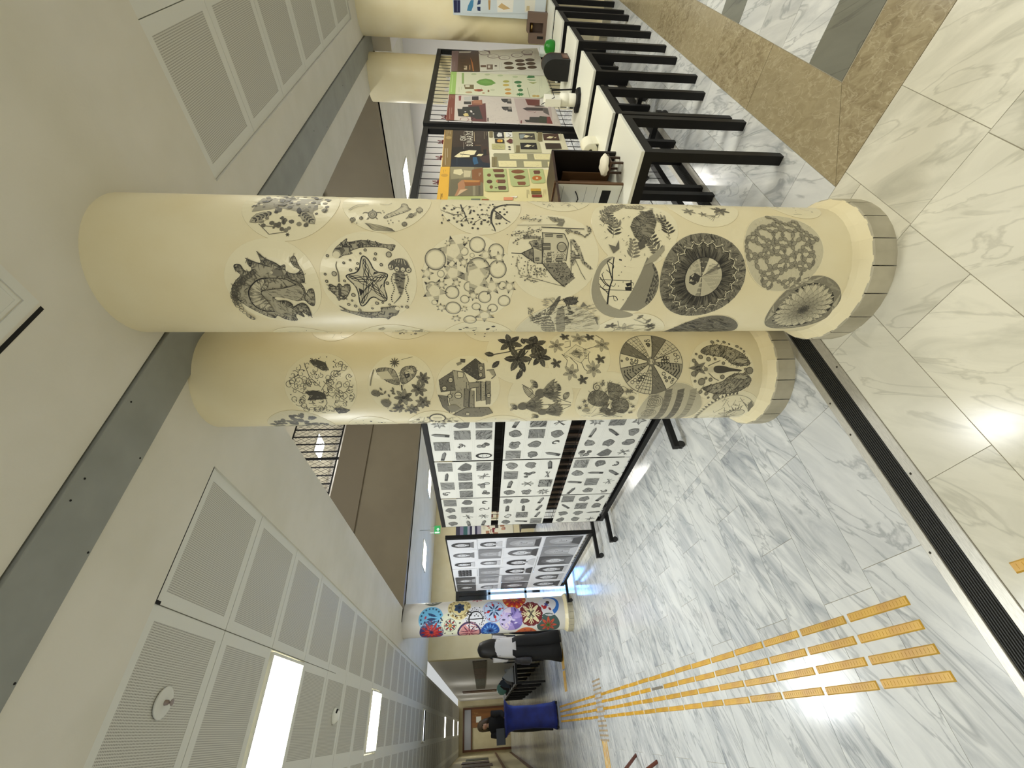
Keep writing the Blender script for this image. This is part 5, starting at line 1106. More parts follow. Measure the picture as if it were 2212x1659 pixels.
def yellow(A):
    A.poly("90,755 235,752 205,1312 20,1312", (226, 176, 62)); A.poly("120,1180 105,1180 90,1312 75,1312", (120, 92, 40)); lines(A, 75, 1180, 130, 1300, 2, (140, 106, 40)); ell(A, 150, 890, 56, 26, (196, 150, 60)); lines(A, 120, 800, 180, 850, 2, (150, 116, 50))
    A.poly("205,1225 770,1220 930,1312 200,1312", (186, 192, 126))
    A.poly("245,755 755,755 765,1215 215,1222", (122, 112, 84)); A.poly("245,755 620,755 590,930 250,950", (146, 138, 108)); A.poly("300,800 420,790 450,850 400,890 290,860", (216, 206, 166)); A.poly("455,810 570,820 560,915 455,920", (200, 190, 154)); A.poly("585,800 755,770 765,1010 590,950", (136, 90, 52))
    A.poly("250,960 380,940 370,1080 300,1215 215,1222", (110, 104, 80)); A.poly("520,1060 760,1040 765,1215 560,1215", (120, 112, 88)); A.poly("600,1060 640,1060 640,1215 600,1215", (150, 142, 116)); A.poly("690,1060 720,1060 720,1200 690,1200", (96, 90, 70))
    A.poly("365,1100 360,1020 420,970 470,960 500,985 480,1050 470,1100 525,1110 400,1180 340,1220 310,1220", (176, 128, 92)); A.poly("455,965 720,972 720,1050 480,1062", (142, 88, 46)); A.poly("460,965 715,972 700,1000 470,1000", (190, 134, 72)); A.poly("400,1120 520,1108 420,1170 345,1222", (206, 176, 140)); lines(A, 690, 850, 735, 905, 2, (226, 216, 190))
    for s in ("765,785 1130,785 1165,1130 1150,1148 830,1148 790,1130", "1168,785 1465,785 1505,1040 1490,1060 1240,1066 1205,1040", "1490,785 1715,785 1755,990 1740,1010 1560,1016 1530,990"): A.poly(s, (180, 190, 132))
    for x0, y0, x1, y1, c in ((915, 792, 1098, 840, (112, 70, 42)), (940, 870, 1112, 924, (100, 66, 44)), (975, 956, 1125, 1015, (112, 74, 50)), (995, 1060, 1135, 1122, (100, 66, 50)), (1560, 812, 1675, 870, (104, 60, 44)), (1305, 990, 1445, 1045, (132, 84, 52))): A.poly('%d,%d %d,%d %d,%d %d,%d %d,%d %d,%d' % (x0, (y0+y1)//2-18, x0+20, y0, x1-14, y0, x1, (y0+y1)//2, x1-14, y1, x0+20, y1), c)
    for x, y, rx, ry, c in ((858, 887, 32, 26, (116, 76, 44)), (865, 990, 46, 30, (92, 60, 40)), (893, 1077, 28, 28, (126, 84, 48)), (1316, 830, 106, 32, (130, 82, 46)), (1344, 920, 94, 34, (120, 78, 44)), (1620, 934, 78, 40, (186, 108, 40)), (1620, 934, 20, 14, (226, 206, 160)), (985, 985, 16, 20, (186, 120, 80)), (970, 1090, 22, 8, (90, 60, 50))): ell(A, x, y, rx, ry, c)
    for y0, c in ((1100, (200, 158, 50)), (1146, (110, 92, 40)), (1198, (136, 46, 30))): rect(A, 1520+(y0-1100)*.2, y0, 1680+(y0-1100)*.2, y0+40, c)
    rect(A, 1090, 1240, 1240, 1285, (226, 150, 110)); A.poly("1180,1230 1310,1218 1290,1250", (240, 232, 214)); rect(A, 570, 1262, 720, 1312, (110, 116, 96)); rect(A, 740, 1268, 855, 1312, (150, 96, 56)); lines(A, 1450, 1120, 1500, 1250, 2, (110, 100, 70)); lines(A, 1710, 1110, 1770, 1230, 3, (190, 170, 120))
def rider(A):
    A.poly("150,165 282,168 245,750 105,752", (136, 112, 66)); A.poly("150,165 160,165 112,752 104,752", (214, 170, 96)); lines(A, 145, 460, 215, 725, 2, (224, 214, 190)); ell(A, 215, 288, 46, 26, (176, 150, 98)); lines(A, 175, 180, 260, 255, 3, (210, 196, 160))
    A.poly("282,168 838,178 870,762 245,750", (34, 26, 20)); A.poly("285,175 838,182 850,420 280,440", (58, 42, 30)); A.poly("720,420 850,430 862,560 740,520", (66, 44, 28)); A.poly("560,640 680,600 870,700 870,762 255,752 262,640 420,610", (24, 34, 48)); A.poly("600,600 660,600 690,700 620,720 600,660", (44, 92, 130)); A.poly("700,600 860,560 870,700 760,680", (70, 50, 46)); A.poly("340,610 345,735 352,735 352,610", (54, 64, 80))
    A.poly("305,590 400,520 455,505 540,490 660,495 625,560 555,568 550,600 365,605", (236, 226, 184)); A.poly("655,580 690,550 770,550 735,585", (226, 214, 170)); A.poly("395,545 560,560 560,568 395,556", (40, 34, 26)); A.line("470,505 420,600", .002, .5); A.poly("760,480 820,470 815,560 790,580", (20, 16, 14)); rect(A, 640, 405, 730, 416, (110, 84, 56)); lines(A, 765, 195, 835, 310, 2, (170, 160, 130)); lines(A, 440, 190, 480, 260, 1, (180, 170, 150)); lines(A, 440, 360, 470, 470, 1, (180, 170, 150)); A.line("620,200 625,345", .003, (226, 206, 160))
    A.poly("1225,195 1610,195 1700,530 1260,525", (188, 184, 148)); A.poly("925,560 940,535 1840,545 1815,760 985,760", (150, 146, 116))
    for x0, y0, x1, y1 in ((860, 185, 918, 280), (1285, 410, 1350, 525), (1630, 200, 1705, 345), (900, 595, 985, 755)): rect(A, x0, y0, x1, y1, (132, 120, 82)); lines(A, x0+20, y0+15, x1-15, y1-15, 1, (90, 80, 50))
    for s, c in (("930,192 1085,192 1100,295 938,295", (34, 32, 30)), ("950,310 1095,312 1105,372 955,370", (50, 34, 20)), ("900,385 1108,388 1110,475 905,470", (190, 184, 130)), ("1118,200 1225,205 1230,285 1125,280", (236, 236, 228)), ("1330,220 1580,222 1595,322 1345,318", (66, 60, 50)), ("1350,370 1610,372 1630,478 1365,474", (30, 26, 22)), ("1710,225 1955,225 1980,330 1730,326", (74, 44, 32)), ("1745,375 1990,378 2015,465 1765,468", (62, 46, 36)), ("1178,545 1460,548 1468,635 1190,632", (232, 222, 172)), ("1565,550 1830,552 1820,642 1585,638", (232, 222, 172)), ("1005,658 1290,660 1300,758 1015,755", (232, 222, 172)), ("1405,665 1690,668 1700,760 1418,758", (232, 222, 172)), ("1790,672 1820,675 1812,755 1795,752", (232, 222, 172))): A.poly(s, c)
    for x, y in ((1320, 590), (1700, 595), (1150, 705), (1550, 712)):
        R = random.Random(x)
        for _ in range(14): u, v = x+R.uniform(-110, 110), y+R.uniform(-28, 28); A.line('%f,%f %f,%f' % (u, v, u+R.uniform(-40, 40), v+R.uniform(-12, 12)), .0012, (176, 164, 116))
    A.poly("980,250 1010,205 1060,220 1070,270 1000,280", (226, 226, 220)); ell(A, 1025, 340, 40, 24, (214, 150, 50)); ell(A, 1060, 342, 14, 22, (240, 200, 90)); A.line("925,440 1000,410 1050,440 1090,430", .002, (90, 90, 60)); A.line("960,450 1020,430 1060,455", .002, (90, 90, 60)); A.line("1160,225 1205,250 1165,278", .006, (40, 36, 40)); A.poly("1130,345 1190,305 1230,320 1230,370 1190,380", (96, 40, 34)); ell(A, 1180, 436, 22, 8, (30, 30, 34)); ell(A, 1185, 474, 22, 8, (30, 30, 34))
    for x, y in ((1450, 270), (1475, 420), (1830, 285)): A.poly('%d,%d %d,%d %d,%d %d,%d' % (x-60, y+12, x-10, y-20, x+60, y-8, x+10, y+20), (232, 222, 180)); A.poly('%d,%d %d,%d %d,%d' % (x+60, y+4, x+110, y-10, x+80, y+14), (226, 214, 170))
    A.poly("1400,235 1440,235 1400,300 1350,310 1340,240", (140, 150, 150)); lines(A, 1600, 230, 1625, 320, 1, (150, 140, 110)); lines(A, 1640, 380, 1665, 470, 1, (150, 140, 110)); lines(A, 1985, 215, 2010, 330, 1, (160, 150, 120))
def brown_bag(A):
    A.poly("240,832 345,838 325,1278 185,1278", (128, 64, 50)); lines(A, 235, 1060, 300, 1255, 2, (214, 196, 180)); lines(A, 245, 850, 330, 915, 4, (190, 150, 136)); A.poly("345,838 1970,905 2150,1378 325,1278", (216, 206, 196)); A.poly("860,985 880,1305 620,1290 560,1020", (104, 52, 50)); A.poly("1340,900 1960,915 2010,1340 1440,1330", (198, 180, 174))
    A.poly("380,1080 460,1085 470,1050 745,1035 815,1255 700,1255 650,1220 395,1210", (46, 42, 38)); A.poly("475,1175 520,1152 560,1160 575,1205 505,1210", (216, 196, 130)); A.poly("590,1110 625,1108 640,1140 610,1145", (226, 216, 210)); ell(A, 655, 1168, 16, 10, (220, 210, 204)); ell(A, 515, 1130, 16, 8, (220, 210, 204)); A.line("425,1275 440,1240 540,1220 580,1270 540,1290", .006, (140, 60, 60)); A.line("610,1270 640,1245 650,1220", .008, (40, 36, 34))
    for s, c in (("400,860 448,855 440,940 405,942", (150, 80, 84)), ("490,880 605,865 610,940 495,935", (196, 196, 188)), ("628,868 740,865 740,930 628,930", (54, 46, 48)), ("490,955 612,955 615,1005 490,1000", (62, 56, 54)), ("620,945 800,925 808,1015 625,1010", (156, 100, 74)), ("655,930 770,930 790,990 650,985", (178, 120, 90)), ("890,1235 912,1235 912,1298 890,1298", (90, 70, 64)), ("1458,1278 1480,1278 1478,1330 1455,1330", (120, 44, 48)), ("1535,915 1780,925 1780,1030 1580,1020", (112, 50, 42)), ("1790,905 1960,915 1925,1060 1790,1030", (236, 232, 220)), ("1490,1075 1560,1055 1840,1060 1840,1115 1560,1110", (62, 48, 50)), ("1840,1060 1920,1070 1950,1195 1845,1140", (96, 84, 84)), ("1610,1218 1780,1220 1780,1320 1555,1310 1520,1268 1605,1272", (58, 54, 50)), ("1780,1205 1905,1215 1905,1330 1770,1320", (54, 58, 42)), ("1905,1215 1960,1215 2005,1340 1905,1332", (128, 52, 52))): A.poly(s, c)
    for x, y in ((1215, 948), (1225, 1085)): A.poly('%d,%d %d,%d %d,%d %d,%d %d,%d' % (x-95, y-40, x+75, y-40, x+90, y+45, x, y+40, x-70, y+5), (48, 44, 46)); rect(A, x+25, y-36, x+70, y+5, (150, 140, 130)); ell(A, x-5, y+32, 18, 10, (226, 216, 208))
    R = random.Random(3)
    for _ in range(70): u, v = R.uniform(900, 1400), R.choice((R.uniform(900, 1000), R.uniform(1040, 1120), R.uniform(1180, 1290))); A.line('%f,%f %f,%f %f,%f' % (u, v, u+R.uniform(-50, 50), v, u+R.uniform(-30, 30), v+R.uniform(-24, 24)), .0012, (170, 160, 154))
    A.line("1570,1120 1680,1135 1690,1150 1720,1130", .006, (140, 56, 60)); ell(A, 1780, 1035, 90, 10, (60, 44, 44)); lines(A, 2010, 1250, 2110, 1350, 3, (150, 140, 136))
def green_leaf(A):
    A.poly("270,448 370,450 345,835 235,832", (160, 200, 106)); A.line("300,500 275,800", .008, (190, 220, 146)); A.poly("370,450 1880,525 1965,765 1800,905 345,835", (224, 226, 196)); rect(A, 455, 470, 492, 655, (150, 180, 110)); lines(A, 455, 480, 495, 640, 1, (90, 140, 60))
    A.poly("700,625 760,585 860,568 960,585 1035,645 960,680 860,692 760,670 720,645", (104, 158, 66)); A.poly("740,625 860,590 980,640 860,650", (116, 170, 78))
    A.poly("490,672 660,672 660,745 510,745", (120, 106, 66)); rect(A, 515, 678, 590, 710, (226, 222, 196)); A.poly("655,755 730,745 805,750 820,775 740,790 680,780", (176, 104, 52)); ell(A, 760, 768, 40, 22, (150, 60, 40)); ell(A, 575, 802, 60, 16, (190, 160, 120)); ell(A, 825, 815, 24, 10, (176, 110, 66)); ell(A, 910, 780, 16, 20, (130, 90, 40)); ell(A, 980, 760, 40, 18, (206, 210, 176)); lines(A, 740, 725, 840, 742, 1, (70, 70, 60))
    for x, y, c in ((1210, 617, (180, 176, 80)), (1208, 680, (206, 180, 84)), (1240, 755, (206, 160, 70)), (1245, 820, (206, 146, 56))): ell(A, x, y, 56, 20, c)
    for x, y, rx in ((1412, 630, 66), (1432, 692, 40), (1455, 762, 44)): ell(A, x, y, rx, 24, (56, 120, 66))
    A.poly(' '.join('%f,%f' % (1450+(80 if i % 2 else 45)*math.cos(PI*i/9), 838+(34 if i % 2 else 18)*math.sin(PI*i/9)) for i in range(18)), (52, 128, 66))
    A.poly("1560,550 1590,515 1690,520 1700,550 1600,560", (64, 128, 74)); A.poly("1565,580 1720,590 1700,602 1610,600", (86, 140, 80)); A.poly("1590,630 1740,632 1670,660", (170, 176, 110)); ell(A, 1690, 865, 36, 18, (206, 176, 96)); ell(A, 1750, 868, 30, 18, (206, 170, 90)); A.line("1570,725 1615,890", .006, (150, 160, 120)); A.line("1325,560 1330,850", .0015, .25)
    for x, y in ((660, 492), (890, 498), (1110, 515), (1365, 537)): ell(A, x, y, 48, 16, (186, 200, 156))
    lines(A, 390, 710, 470, 800, 2, (150, 170, 120)); lines(A, 1770, 560, 1830, 800, 3, (190, 196, 166)); R = random.Random(8)
    for _ in range(40): u, v = R.uniform(1600, 1760), R.uniform(680, 830); A.line('%f,%f %f,%f' % (u, v, u+R.uniform(-30, 30), v+R.uniform(-10, 10)), .0012, (206, 200, 160))
def disc_poster(A):
    A.poly("285,88 400,88 380,440 275,440", (120, 92, 92)); lines(A, 295, 270, 340, 425, 2, (176, 156, 156)); A.poly("400,88 740,88 765,442 380,440", (76, 50, 32)); A.poly("405,100 620,98 600,120 410,122", (206, 200, 186)); A.poly("600,200 640,290 665,440 645,440 620,300", (176, 104, 50)); rect(A, 492, 345, 545, 410, (206, 190, 160)); rect(A, 585, 330, 600, 412, (196, 150, 110))
    for i in range(5): rect(A, 430+i*0, 150+i*52, 520, 170+i*52, (60, 38, 24))
    A.poly("740,88 1740,40 1870,410 770,442", (224, 222, 208))
    for x, y in ((1250, 302), (1265, 378), (1442, 258), (1458, 320), (1476, 388), (1615, 244), (1632, 306), (1655, 368)): ell(A, x, y, 82, 27, (66, 46, 36), 20); ell(A, x, y, 40, 12, (80, 58, 46))
    for i, (x, y) in enumerate(((840, 125), (990, 180), (1180, 205), (1395, 165), (1570, 112))): ell(A, x, y, 100, 38, (128, 106, 102), 24); ell(A, x+4, y-2, 88, 31, (228, 226, 214), 24); ell(A, x, y, 40, 14, (214, 210, 198))
    A.poly("800,70 930,88 945,140 930,140 900,105", (120, 98, 94)); A.poly("1500,145 1660,140 1650,165 1510,165", (126, 104, 100)); rect(A, 775, 335, 870, 370, (96, 66, 52)); rect(A, 880, 322, 985, 408, (120, 100, 90)); rect(A, 900, 340, 940, 380, (220, 214, 204)); rect(A, 1015, 335, 1055, 358, (70, 50, 46)); lines(A, 1080, 290, 1150, 420, 2, (176, 170, 160)); lines(A, 1690, 80, 1730, 300, 2, (170, 166, 156))
po = poster('yellow-headed poster of wooden pieces, left of the rider poster', 2.51, 3.206, (228, 216, 160), yellow, CK)
po = poster('dark poster of a glowing paper horse lamp with white title', 3.207, 3.905, (232, 226, 196), rider, CK)
a_, b_ = SR.to2(CK[0]+450/CK[2], CK[1]+300/CK[2]); text(po, SR, 'I\u015eIK', a_, b_-.018, .062, (226, 222, 206)); a_, b_ = SR.to2(CK[0]+560/CK[2], CK[1]+305/CK[2]); text(po, SR, 'S\u00dcVAR\u0130S\u0130', a_, b_-.02, .072, (226, 222, 206))
poster('brown-headed poster of leather bags beside the post', 4.12, 4.80, (216, 206, 196), brown_bag, CJ, .79)
poster('green-headed poster with a large green leaf', 4.80, 5.53, (224, 226, 196), green_leaf, CJ, .775, h=.004)
poster('poster of brown discs and rings at the right end', 5.54, 6.35, (224, 222, 208), disc_poster, CJ, .75, 1.815)
# blue-headed poster on the column at the right
SB = Flat((6.10, 0, 0), (0, -1, 0))
def tools(A):
    A.poly("960,0 1030,0 1030,130 965,130", (24, 30, 74)); lines(A, 985, 5, 1015, 120, 1, (150, 160, 196)); A.poly("1030,0 1920,0 1905,142 1030,135", (206, 216, 222))
    for s, c in (("1100,110 1110,60 1140,0 1170,0 1165,60 1145,115", (64, 130, 170)), ("1205,50 1215,0 1245,0 1240,40", (30, 56, 100)), ("1205,70 1240,70 1240,115 1210,110", (28, 50, 92)), ("1320,0 1345,0 1340,100 1325,100", (186, 146, 90)), ("1410,0 1585,0 1575,125 1415,125", (232, 230, 222)), ("1700,0 1810,0 1800,130 1700,125", (226, 224, 212)), ("1720,60 1750,60 1750,110 1715,110", (206, 190, 150)), ("1420,70 1460,30 1550,90 1480,100", (200, 170, 120))): A.poly(s, c)
poster('blue-headed poster of hand tools hanging at the right-hand column', -1.0, -.45, (206, 216, 222), tools, (780, 0, 4.809), .76, 1.775, SB)

# paper clips on the panels' wires
RC_ = mat('red_clip', (110, 26, 30), .4); WC_ = mat('white_clip', (210, 206, 200), .4)
def clip(x, z, m, label):
    e = empty('paper_clip', (x, YR-.02, z), label=label, cat='clip', group='clips holding the posters'); 
    G().prism([(-.016, -.014), (.016, -.014), (.012, .008), (-.012, .008)], -.012, .010, lambda a, b, h: (a, h, b)).build('jaw', m, e)
    w = G()
    for s in (-1, 1): w.tube([(s*.010, s*.006, .006), (s*.013, s*.010, .026), (s*.004, s*.012, .040), (-s*.002, s*.010, .012)], .0022, 5)
    w.build('wire_handle', m, e)
for x, m, l in ((2.98, RC_, 'red clip above the yellow poster'), (3.38, RC_, 'red clip at the left above the horse lamp poster'), (3.68, RC_, 'red clip at the right above the horse lamp poster'), (4.22, RC_, 'red clip at the left end above the leather bag poster'), (4.62, WC_, 'white clip at the right above the leather bag poster'), (4.98, WC_, 'white clip at the left above the green leaf poster'), (5.32, WC_, 'white clip at the right above the green leaf poster')): clip(x, 1.812, m, l)

# ================================================================== SMALL THINGS ON THE TABLES
M_WALNUT = mat('walnut_veneer', (70, 46, 28), .45, col2=(44, 28, 17), scale=14, stretch=(1, 1, .15)); M_OAK = mat('brown_wood', (108, 78, 48), .5, col2=(80, 55, 32), scale=16, stretch=(1, 1, .15)); M_EBON = mat('ebony_board', (26, 20, 16), .5)
ZT = .741
ca = math.atan2(.062, -.262)
cab = empty('cabinet_model', (2.536, .977, ZT), ca, label='dark brown open cabinet model on the nearest table', cat='model')   # local x runs to the left of the front edge, -y is the depth
D_ = -.20
G().box((0, D_, 0), (.012, 0, .375)).build('side_board', M_EBON, cab); G().box((.262, D_, 0), (.276, 0, .385)).build('partition_board', M_OAK, cab)
G().box((.47, D_, .085), (.484, .0, .405)).build('side_board', M_EBON, cab); G().box((.012, D_, 0), (.262, D_+.01, .375)).build('back_board', M_OAK, cab)
G().box((.012, D_, .365), (.484, 0, .377)).build('top_board', M_WALNUT, cab); ws_ = G().box((.276, D_+.004, .004), (.2785, -.008, .362)).build('white_drawing_sheet', M_WHITE, cab)
for x in (.05, .115, .165, .21): G().box((x, D_+.01, .02), (x+.008, D_+.10-.1*(x-.05), .30-.6*(x-.05))).build('divider', M_OAK, cab)
ar = G(); ar.tube([(.280, -.05, .26), (.280, -.075, .245), (.280, -.10, .235), (.280, -.125, .24)], .003, 6); ar.face([(.281, -.15, .235), (.281, -.125, .252), (.281, -.122, .226)]); ar.build('black_arrow', M_BLACK, cab)
for z in (.14, .20, .33): G().box((.2785, D_+.01, z), (.2792, -.02, z+.002)).build('drawn_line', M_GREY, cab)
G().box((.2785, -.16, .06), (.2795, -.04, .11)).build('dark_window', M_DARK, cab)
st = empty('stool_model', (2.40, .998, ZT), label='tiny wooden stool with fluffy white seat before the cabinet model', cat='model')
for x, y in ((-.038, -.03), (.038, -.026), (-.044, .02), (.038, .032)): G().box((x-.005, y-.005, 0), (x+.005, y+.005, .07)).build('leg', M_WALNUT, st)
G().box((-.052, -.04, .066), (.05, .042, .074)).build('seat_board', M_WALNUT, st)
cu = G(); R = random.Random(3); n, k = 18, 7
for i in range(k):
    t = PI*i/(k-1)-PI/2; r = .064*math.cos(t)+.0008
    for q in range(n): w = 1+.13*math.sin(q*3.1)+R.uniform(-.06, .06); cu.v.append((r*w*math.cos(2*PI*q/n)*1.05, r*w*math.sin(2*PI*q/n)*.85, .092+.022*math.sin(t)+R.uniform(-.003, .003)))
for i in range(k-1):
    for q in range(n): cu.f.append((i*n+q, i*n+(q+1) % n, (i+1)*n+(q+1) % n, (i+1)*n+q)); cu.c.append(None)
cu.build('fluffy_cushion', mat('white_fleece', (240, 234, 214), .95, bump=.6, bscale=120), st, True)
rl = empty('paper_roll', (2.99, 1.13, ZT), label='soft white paper roll lying on the second table', cat='paper roll')
MR = Matrix.Translation((0, 0, .048)) @ Matrix.Rotation(PI/2, 4, 'Y')
G().lathe([(.012, -.065), (.044, -.065), (.048, -.06), (.047, .02), (.048, .06), (.043, .066), (.012, .066)], 28, M=MR).build('roll', mat('tissue', (232, 228, 206), .9, bump=.2, bscale=40), rl, True); G().box((-.06, -.046, .0), (.06, -.040, .05)).build('loose_sheet', mat('tissue', (232, 228, 206), .9), rl)
ws = empty('stand_model', (3.76, 1.085, ZT), label='white cylinder model on a black base, third table', cat='model')
G().lathe([(0, 0), (.085, 0), (.09, .006), (.085, .022), (.06, .03), (0, .03)], 8).build('base', M_BLACK, ws); G().lathe([(.045, .03), (.046, .08), (.040, .085), (.046, .09), (.044, .15), (0, .15)], 24).build('stem', mat('white_card', (238, 236, 222), .6), ws, True)
G().box((-.07, -.02, .15), (.05, .03, .27)).build('card_block', mat('white_card', (238, 236, 222), .6), ws); G().box((.05, -.004, .02), (.13, .022, .13)).build('card_block', mat('white_card', (238, 236, 222), .6), ws)
G().tube([(.04, -.05, .215), (.06, -.055, .05)], .006, 6).build('rod', M_BLACK, ws); G().tube([(-.06, .02, .30), (-.055, -.03, .20), (.04, -.05, .215)], .0025, 5).build('thin_wire', M_BLACK, ws)
bb = empty('rounded_box_model', (4.32, .955, ZT), label='black box with rounded top and copper edge on the fourth table', cat='model')
rp = [(0, 0), (.155, 0), (.155, .12)]+[(.0775+.0775*math.cos(t), .13+.09*math.sin(t)) for t in [i*PI/12 for i in range(13)]]+[(0, .12)]
G().prism(rp, 0, .20, lambda a, b, h: (h, a, b)).build('body', mat('black_leather', (18, 17, 15), .55, bump=.1, bscale=200), bb); G().prism([(.0775+(a-.0775)*1.02, b*1.01) for a, b in rp], .195, .205, lambda a, b, h: (h, a, b)).build('copper_rim', mat('copper_edge', (120, 78, 56), .4, .6), bb)
G().box((.04, -.004, .01), (.15, 0, .06)).build('inlay', mat('copper_edge', (120, 78, 56), .4, .6), bb)
gb = empty('green_shell_model', (5.30, 1.075, ZT), label='bright green rounded shell on the fifth table', cat='model')
G().lathe([(0, 0), (.05, 0), (.062, .02), (.062, .05), (.05, .085), (.025, .10), (0, .103)], 24).build('shell', mat('green_plastic', (20, 122, 22), .35), gb, True)
gj = empty('glass_jar', (5.52, 1.16, ZT), label='clear glass jar behind the green shell', cat='jar'); G().lathe([(0, 0), (.045, 0), (.048, .01), (.048, .10), (.040, .115), (.040, .12)], 24).build('glass', mat('clear_glass', (220, 232, 224), .05, alpha=.35), gj, True)
br = empty('carton_model', (6.02, .93, ZT), label='brown cardboard box with an opening, rightmost table', cat='box'); M_CARD = mat('brown_card', (112, 92, 80), .7)
for a, b in (((0, 0, 0), (.12, .085, .215)), ((0, .175, 0), (.12, .27, .19)), ((0, .085, 0), (.12, .175, .04)), ((.10, .085, .04), (.12, .175, .19)), ((0, .085, .19), (.12, .175, .215))): G().box(a, b).build('carton_wall', M_CARD, br)
G().tube([(.05, .09, .165), (.05, .17, .165)], .016, 12).build('brass_tube', mat('brass', (200, 170, 110), .25, 1), br, True); G().box((-.001, .20, .03), (0, .225, .10)).build('cut_slot', M_DARK, br)

# ================================================================== TACTILE PAVING
tp = empty('tactile_path', label='yellow tactile guide strips running down the corridor floor', cat='tactile path')
M_TAC = mat('yellow_tactile_plastic', (214, 168, 44), .38, col2=(196, 146, 46), scale=9, rand=.10)
def strip_mesh(L, w=.031, hh=.005):
    g = G(); a, b = w/2, w/2-.004; l, m = L/2, L/2-.004
    V = [(-a, -l, 0), (a, -l, 0), (a, l, 0), (-a, l, 0), (-b, -m, hh), (b, -m, hh), (b, m, hh), (-b, m, hh)]; i = len(g.v); g.v += V
    for f in ((4, 5, 6, 7), (0, 1, 5, 4), (1, 2, 6, 5), (2, 3, 7, 6), (3, 0, 4, 7)): g.f.append(f); g.c.append(None)
    for q in range(18): y = -m+.012+q*(2*m-.024)/17; g.box((-b+.004, y-.003, hh), (b-.004, y+.003, hh+.0008))
    return g.mesh('strip', M_TAC)
sm_ = strip_mesh(.321)
XS = (.273, .196, .121, .044)
for i, x in enumerate(XS):
    for k in range(-1, 29):
        y = 1.757+k*.3445 if k >= 0 else 1.045
        if 6.62 < y < 7.25 or y > 10.6: continue
        if i == 1 and k == 8: G().box((x-.010, y-.15, 0), (x+.010, y+.15, .0006)).build('glue_residue', mat('grey_glue', (120, 112, 96), .8), tp); continue
        obj('strip', sm_, tp, (x+random.uniform(-.0015, .0015), y, 0))
for i in range(4):
    for k in range(3): obj('strip', sm_, tp, (-.36-k*.345, 6.84+i*.0765, 0), PI/2)
    for k in range(2): obj('strip', sm_, tp, (.62+k*.345, 9.40+i*.0765, 0), PI/2)
sg = G()
for i in range(14):
    for k in range(10):
        x, y = -.19+i*.048, 6.70+k*.05; sg.lathe([(.0125, 0), (.0105, .004), (0, .0045)], 8, (x, y))
sg.build('stud_field', mat('tan_tactile_studs', (166, 140, 96), .5), tp, kind='stuff')

# ================================================================== CEILING FITTINGS
sp = empty('sprinkler_head', (.165, 2.215, ZC+.012), label='sprinkler in a round white cup on the nearest ceiling panels', cat='sprinkler')
G().lathe([(.052, -.001), (.056, -.008), (.050, -.010), (.030, -.006), (.018, -.012), (0, -.012)], 28).build('cup_plate', M_FRAME, sp, True); G().lathe([(.010, -.010), (.009, -.024), (.004, -.026), (.004, -.038), (0, -.038)], 12).build('nozzle', mat('grey_metal', (150, 136, 128), .4, .5), sp, True)
G().tube([(-.002, .0, -.024), (-.002, .0, -.036)], .0025, 6).build('red_bulb', mat('red_bulb', (150, 30, 26), .2), sp); G().lathe([(0, -.041), (.012, -.040), (.012, -.038), (0, -.038)], 12).build('deflector', mat('grey_metal', (150, 136, 128), .4, .5), sp)
sk_ = empty('smoke_detector', (.176, 4.76, ZC+.012), label='white smoke detector between the two bright ceiling lights', cat='smoke detector')
G().lathe([(.058, 0), (.060, -.010), (.052, -.022), (.034, -.040), (0, -.044)], 32).build('housing', M_WHITE, sk_, True); G().lathe([(.050, -.024), (.0495, -.0245), (.040, -.0355), (.0405, -.036)], 32, a0=-1.2, a1=1.6).build('dark_slot', M_DARK, sk_)
# unlit-looking louvre lamp farther down
# exit sign of the far gallery
ex = empty('exit_sign', (3.38, 9.0, 0), label='green exit sign hanging in the far gallery', cat='sign')
G().tube([(0, 0, 2.60), (0, 0, ZC)], .006, 6).build('hanger_rod', M_GREY, ex); G().box((-.06, -.03, 2.53), (.06, .03, 2.61)).build('housing', M_WHITE, ex)
G().box((-.09, -.004, 2.40), (.09, .004, 2.53)).build('sign_plate', mat('green_sign', (60, 160, 90), .4, emit=.6), ex)
pg = G().box((-.075, -.006, 2.415), (-.045, -.0045, 2.515)); pg.prism([(0, 2.46), (.035, 2.46), (.035, 2.485), (.07, 2.45), (.035, 2.415), (.035, 2.44), (0, 2.44)], -.006, -.0045, lambda a, b, h: (a-.03, h, b)); pg.build('pictogram', mat('white_sign', (235, 245, 238), .4, emit=.6), ex, kind='stuff')
# lights of the galleries and of the storey above
for x, y, l, p in ((4.95, 10.0, 'long glowing ceiling light in the far gallery, right one', 22), (3.17, 10.0, 'long glowing ceiling light in the far gallery, left one', 22), (7.95, 3.66, 'glowing ceiling light in the right gallery above the posters', 26), (7.95, 6.3, 'glowing ceiling light in the right gallery, farther in', 26)): light_fixture(x, y, l, p, (1, .97, .90), z=ZC-.012)
light_fixture(6.36, 10.4, 'bright ceiling light behind the upper railing', 45, (1, 1, 1), z=5.98); light_fixture(3.4, 10.4, 'ceiling light of the upper gallery, hidden by the soffit', 45, (1, 1, 1), z=5.98)
# smaller white soffit box between the two right-hand columns
G().box((6.75, 1.22, 2.60), (8.2, 1.50, ZC)).build('trim_4', M_WHITEWALL, None, kind='structure')

